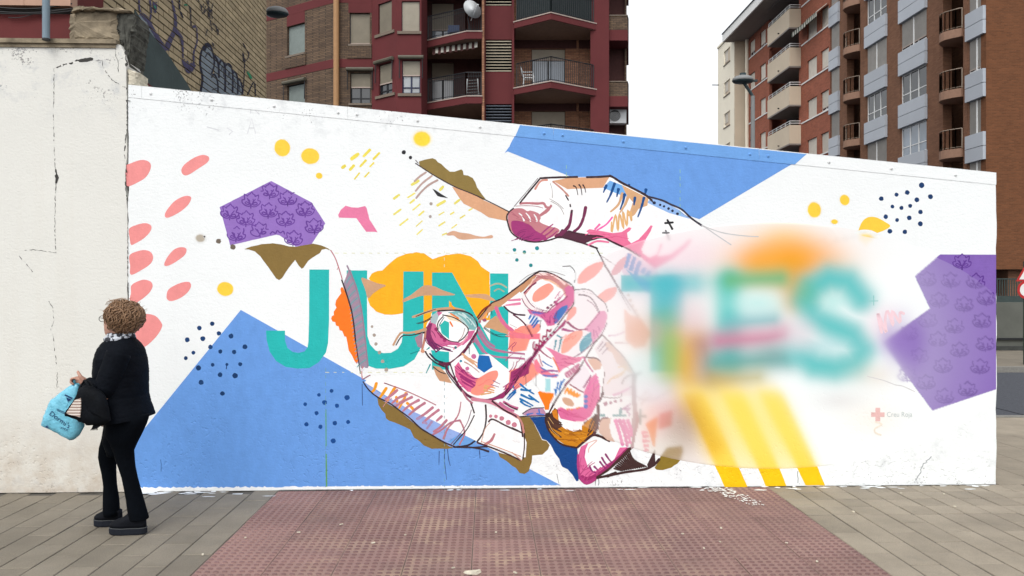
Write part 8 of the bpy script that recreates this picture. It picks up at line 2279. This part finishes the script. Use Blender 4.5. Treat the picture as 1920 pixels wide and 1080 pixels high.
for Q in ([(122, 739), (136, 746), (135, 748.5), (121, 741.5)], [(124, 745), (134, 749), (127, 753.5)]):
    P = [TB.P(*TB.hit(x, y), .0005) for x, y in Q]; mb.add(P, [tuple(range(len(P)))])
for Q in ([(106, 766), (124, 774), (124, 775.2), (106, 767.2)], [(107, 769), (128, 778.5), (128, 779.5), (107, 770)], [(85, 799), (89, 798), (91, 802.5), (86, 802)]):
    P = [TB.P(*TB.hit(x, y), .0005) for x, y in Q]; mb.add(P, [tuple(range(len(P)))])
mb.build('printed_mark', M['bag_ink'], blue_bag, fix=False)
mb = MB()
for o in (-.012, .012):
    mb.tube([Wd(141, 718, DB) + Vector((0, o, 0)), Wd(143, 710, DB) + Vector((0, o, 0)), Wd(149, 708, DB) + Vector((0, o, 0)), Wd(151, 722, DB) + Vector((0, o, 0))], [.014, .008, .008, .014], 8)
mb.build('handle', M['blue_bag'], blue_bag, smooth=True)
M['bag_black'] = plain('black_bag_cloth', (.003, .004, .006), .7, var=.4, scale=12, bmp=.5, bscale=30, spec=.1)
def make_check():
    m, nd, lk, bs = new_mat('ribbed_cream_cloth')
    p = pos(nd)
    w = nd.new('ShaderNodeTexWave'); w.wave_type = 'BANDS'; w.bands_direction = 'Z'; w.inputs['Scale'].default_value = 17; w.inputs['Distortion'].default_value = .6; lk.new(p, w.inputs['Vector'])
    lk.new(ramp(nd, lk, w.outputs[1], [(.3, base((150, 124, 112))), (.6, base((226, 216, 206)))]), bs.inputs['Base Color']); bs.inputs['Roughness'].default_value = .7
    return m
M['check'] = make_check()
DH = 4.90
hb_ = bag_mesh([(152, 726), (160, 721), (170, 724), (186, 732), (197, 744), (203, 768), (206, 790), (190, 799), (166, 797), (145, 788), (123, 779), (122, 775), (132, 760), (140, 748)], DH, .05, False, ((1, 0), (.96, .45), (.84, .8), (.5, 1.0), (.2, .92)), .005)
hand_bag = hb_.build('handbag', M['bag_black'], None, smooth=True)
tag(hand_bag, "black handbag with a cream ribbed panel and fringe hanging from the woman's forearm", 'bag')
PB = Plane(Wd(70, 540, DH - .052).xy, Wd(230, 540, DH - .052).xy); PB.n = Vector((0, -1))
mb = MB(); Q = rag([(125, 775), (140, 750), (152, 746), (152, 765), (150, 782), (138, 779)], 6, .4)
Q = [PB.hit(x, y) for x, y in Q]; m_ = len(Q)
mb.add([PB.P(a, b, .004) for a, b in Q] + [PB.P(a, b, -.03) for a, b in Q], [tuple(range(m_)), tuple(range(2 * m_ - 1, m_ - 1, -1))] + [(i, m_ + i, m_ + (i + 1) % m_, (i + 1) % m_) for i in range(m_)])
mb.build('ribbed_panel', M['check'], hand_bag)
mb = MB()
for k in range(6):
    p = Wd(176 + k * 2.6, 797, DH - .02); mb.tube([p, p + Vector((-.01 - .003 * k, 0, -.02)), p + Vector((-.022, 0, -.034))], [.004, .0035, .002], 5)
mb.build('fringe', M['bag_black'], hand_bag, smooth=True)
mb = MB()
for o in (-.02, .02):
    mb.tube([Wd(150, 738, DH) + Vector((0, o, 0)), Wd(153, 726, DH + .05) + Vector((0, o, 0)), Wd(160, 716, 4.965) + Vector((0, o * .5, .01)), Wd(168, 720, DH + .03) + Vector((0, o, 0)), Wd(175, 735, DH) + Vector((0, o, 0))], .008, 7)
mb.build('strap', M['bag_black'], hand_bag, smooth=True)
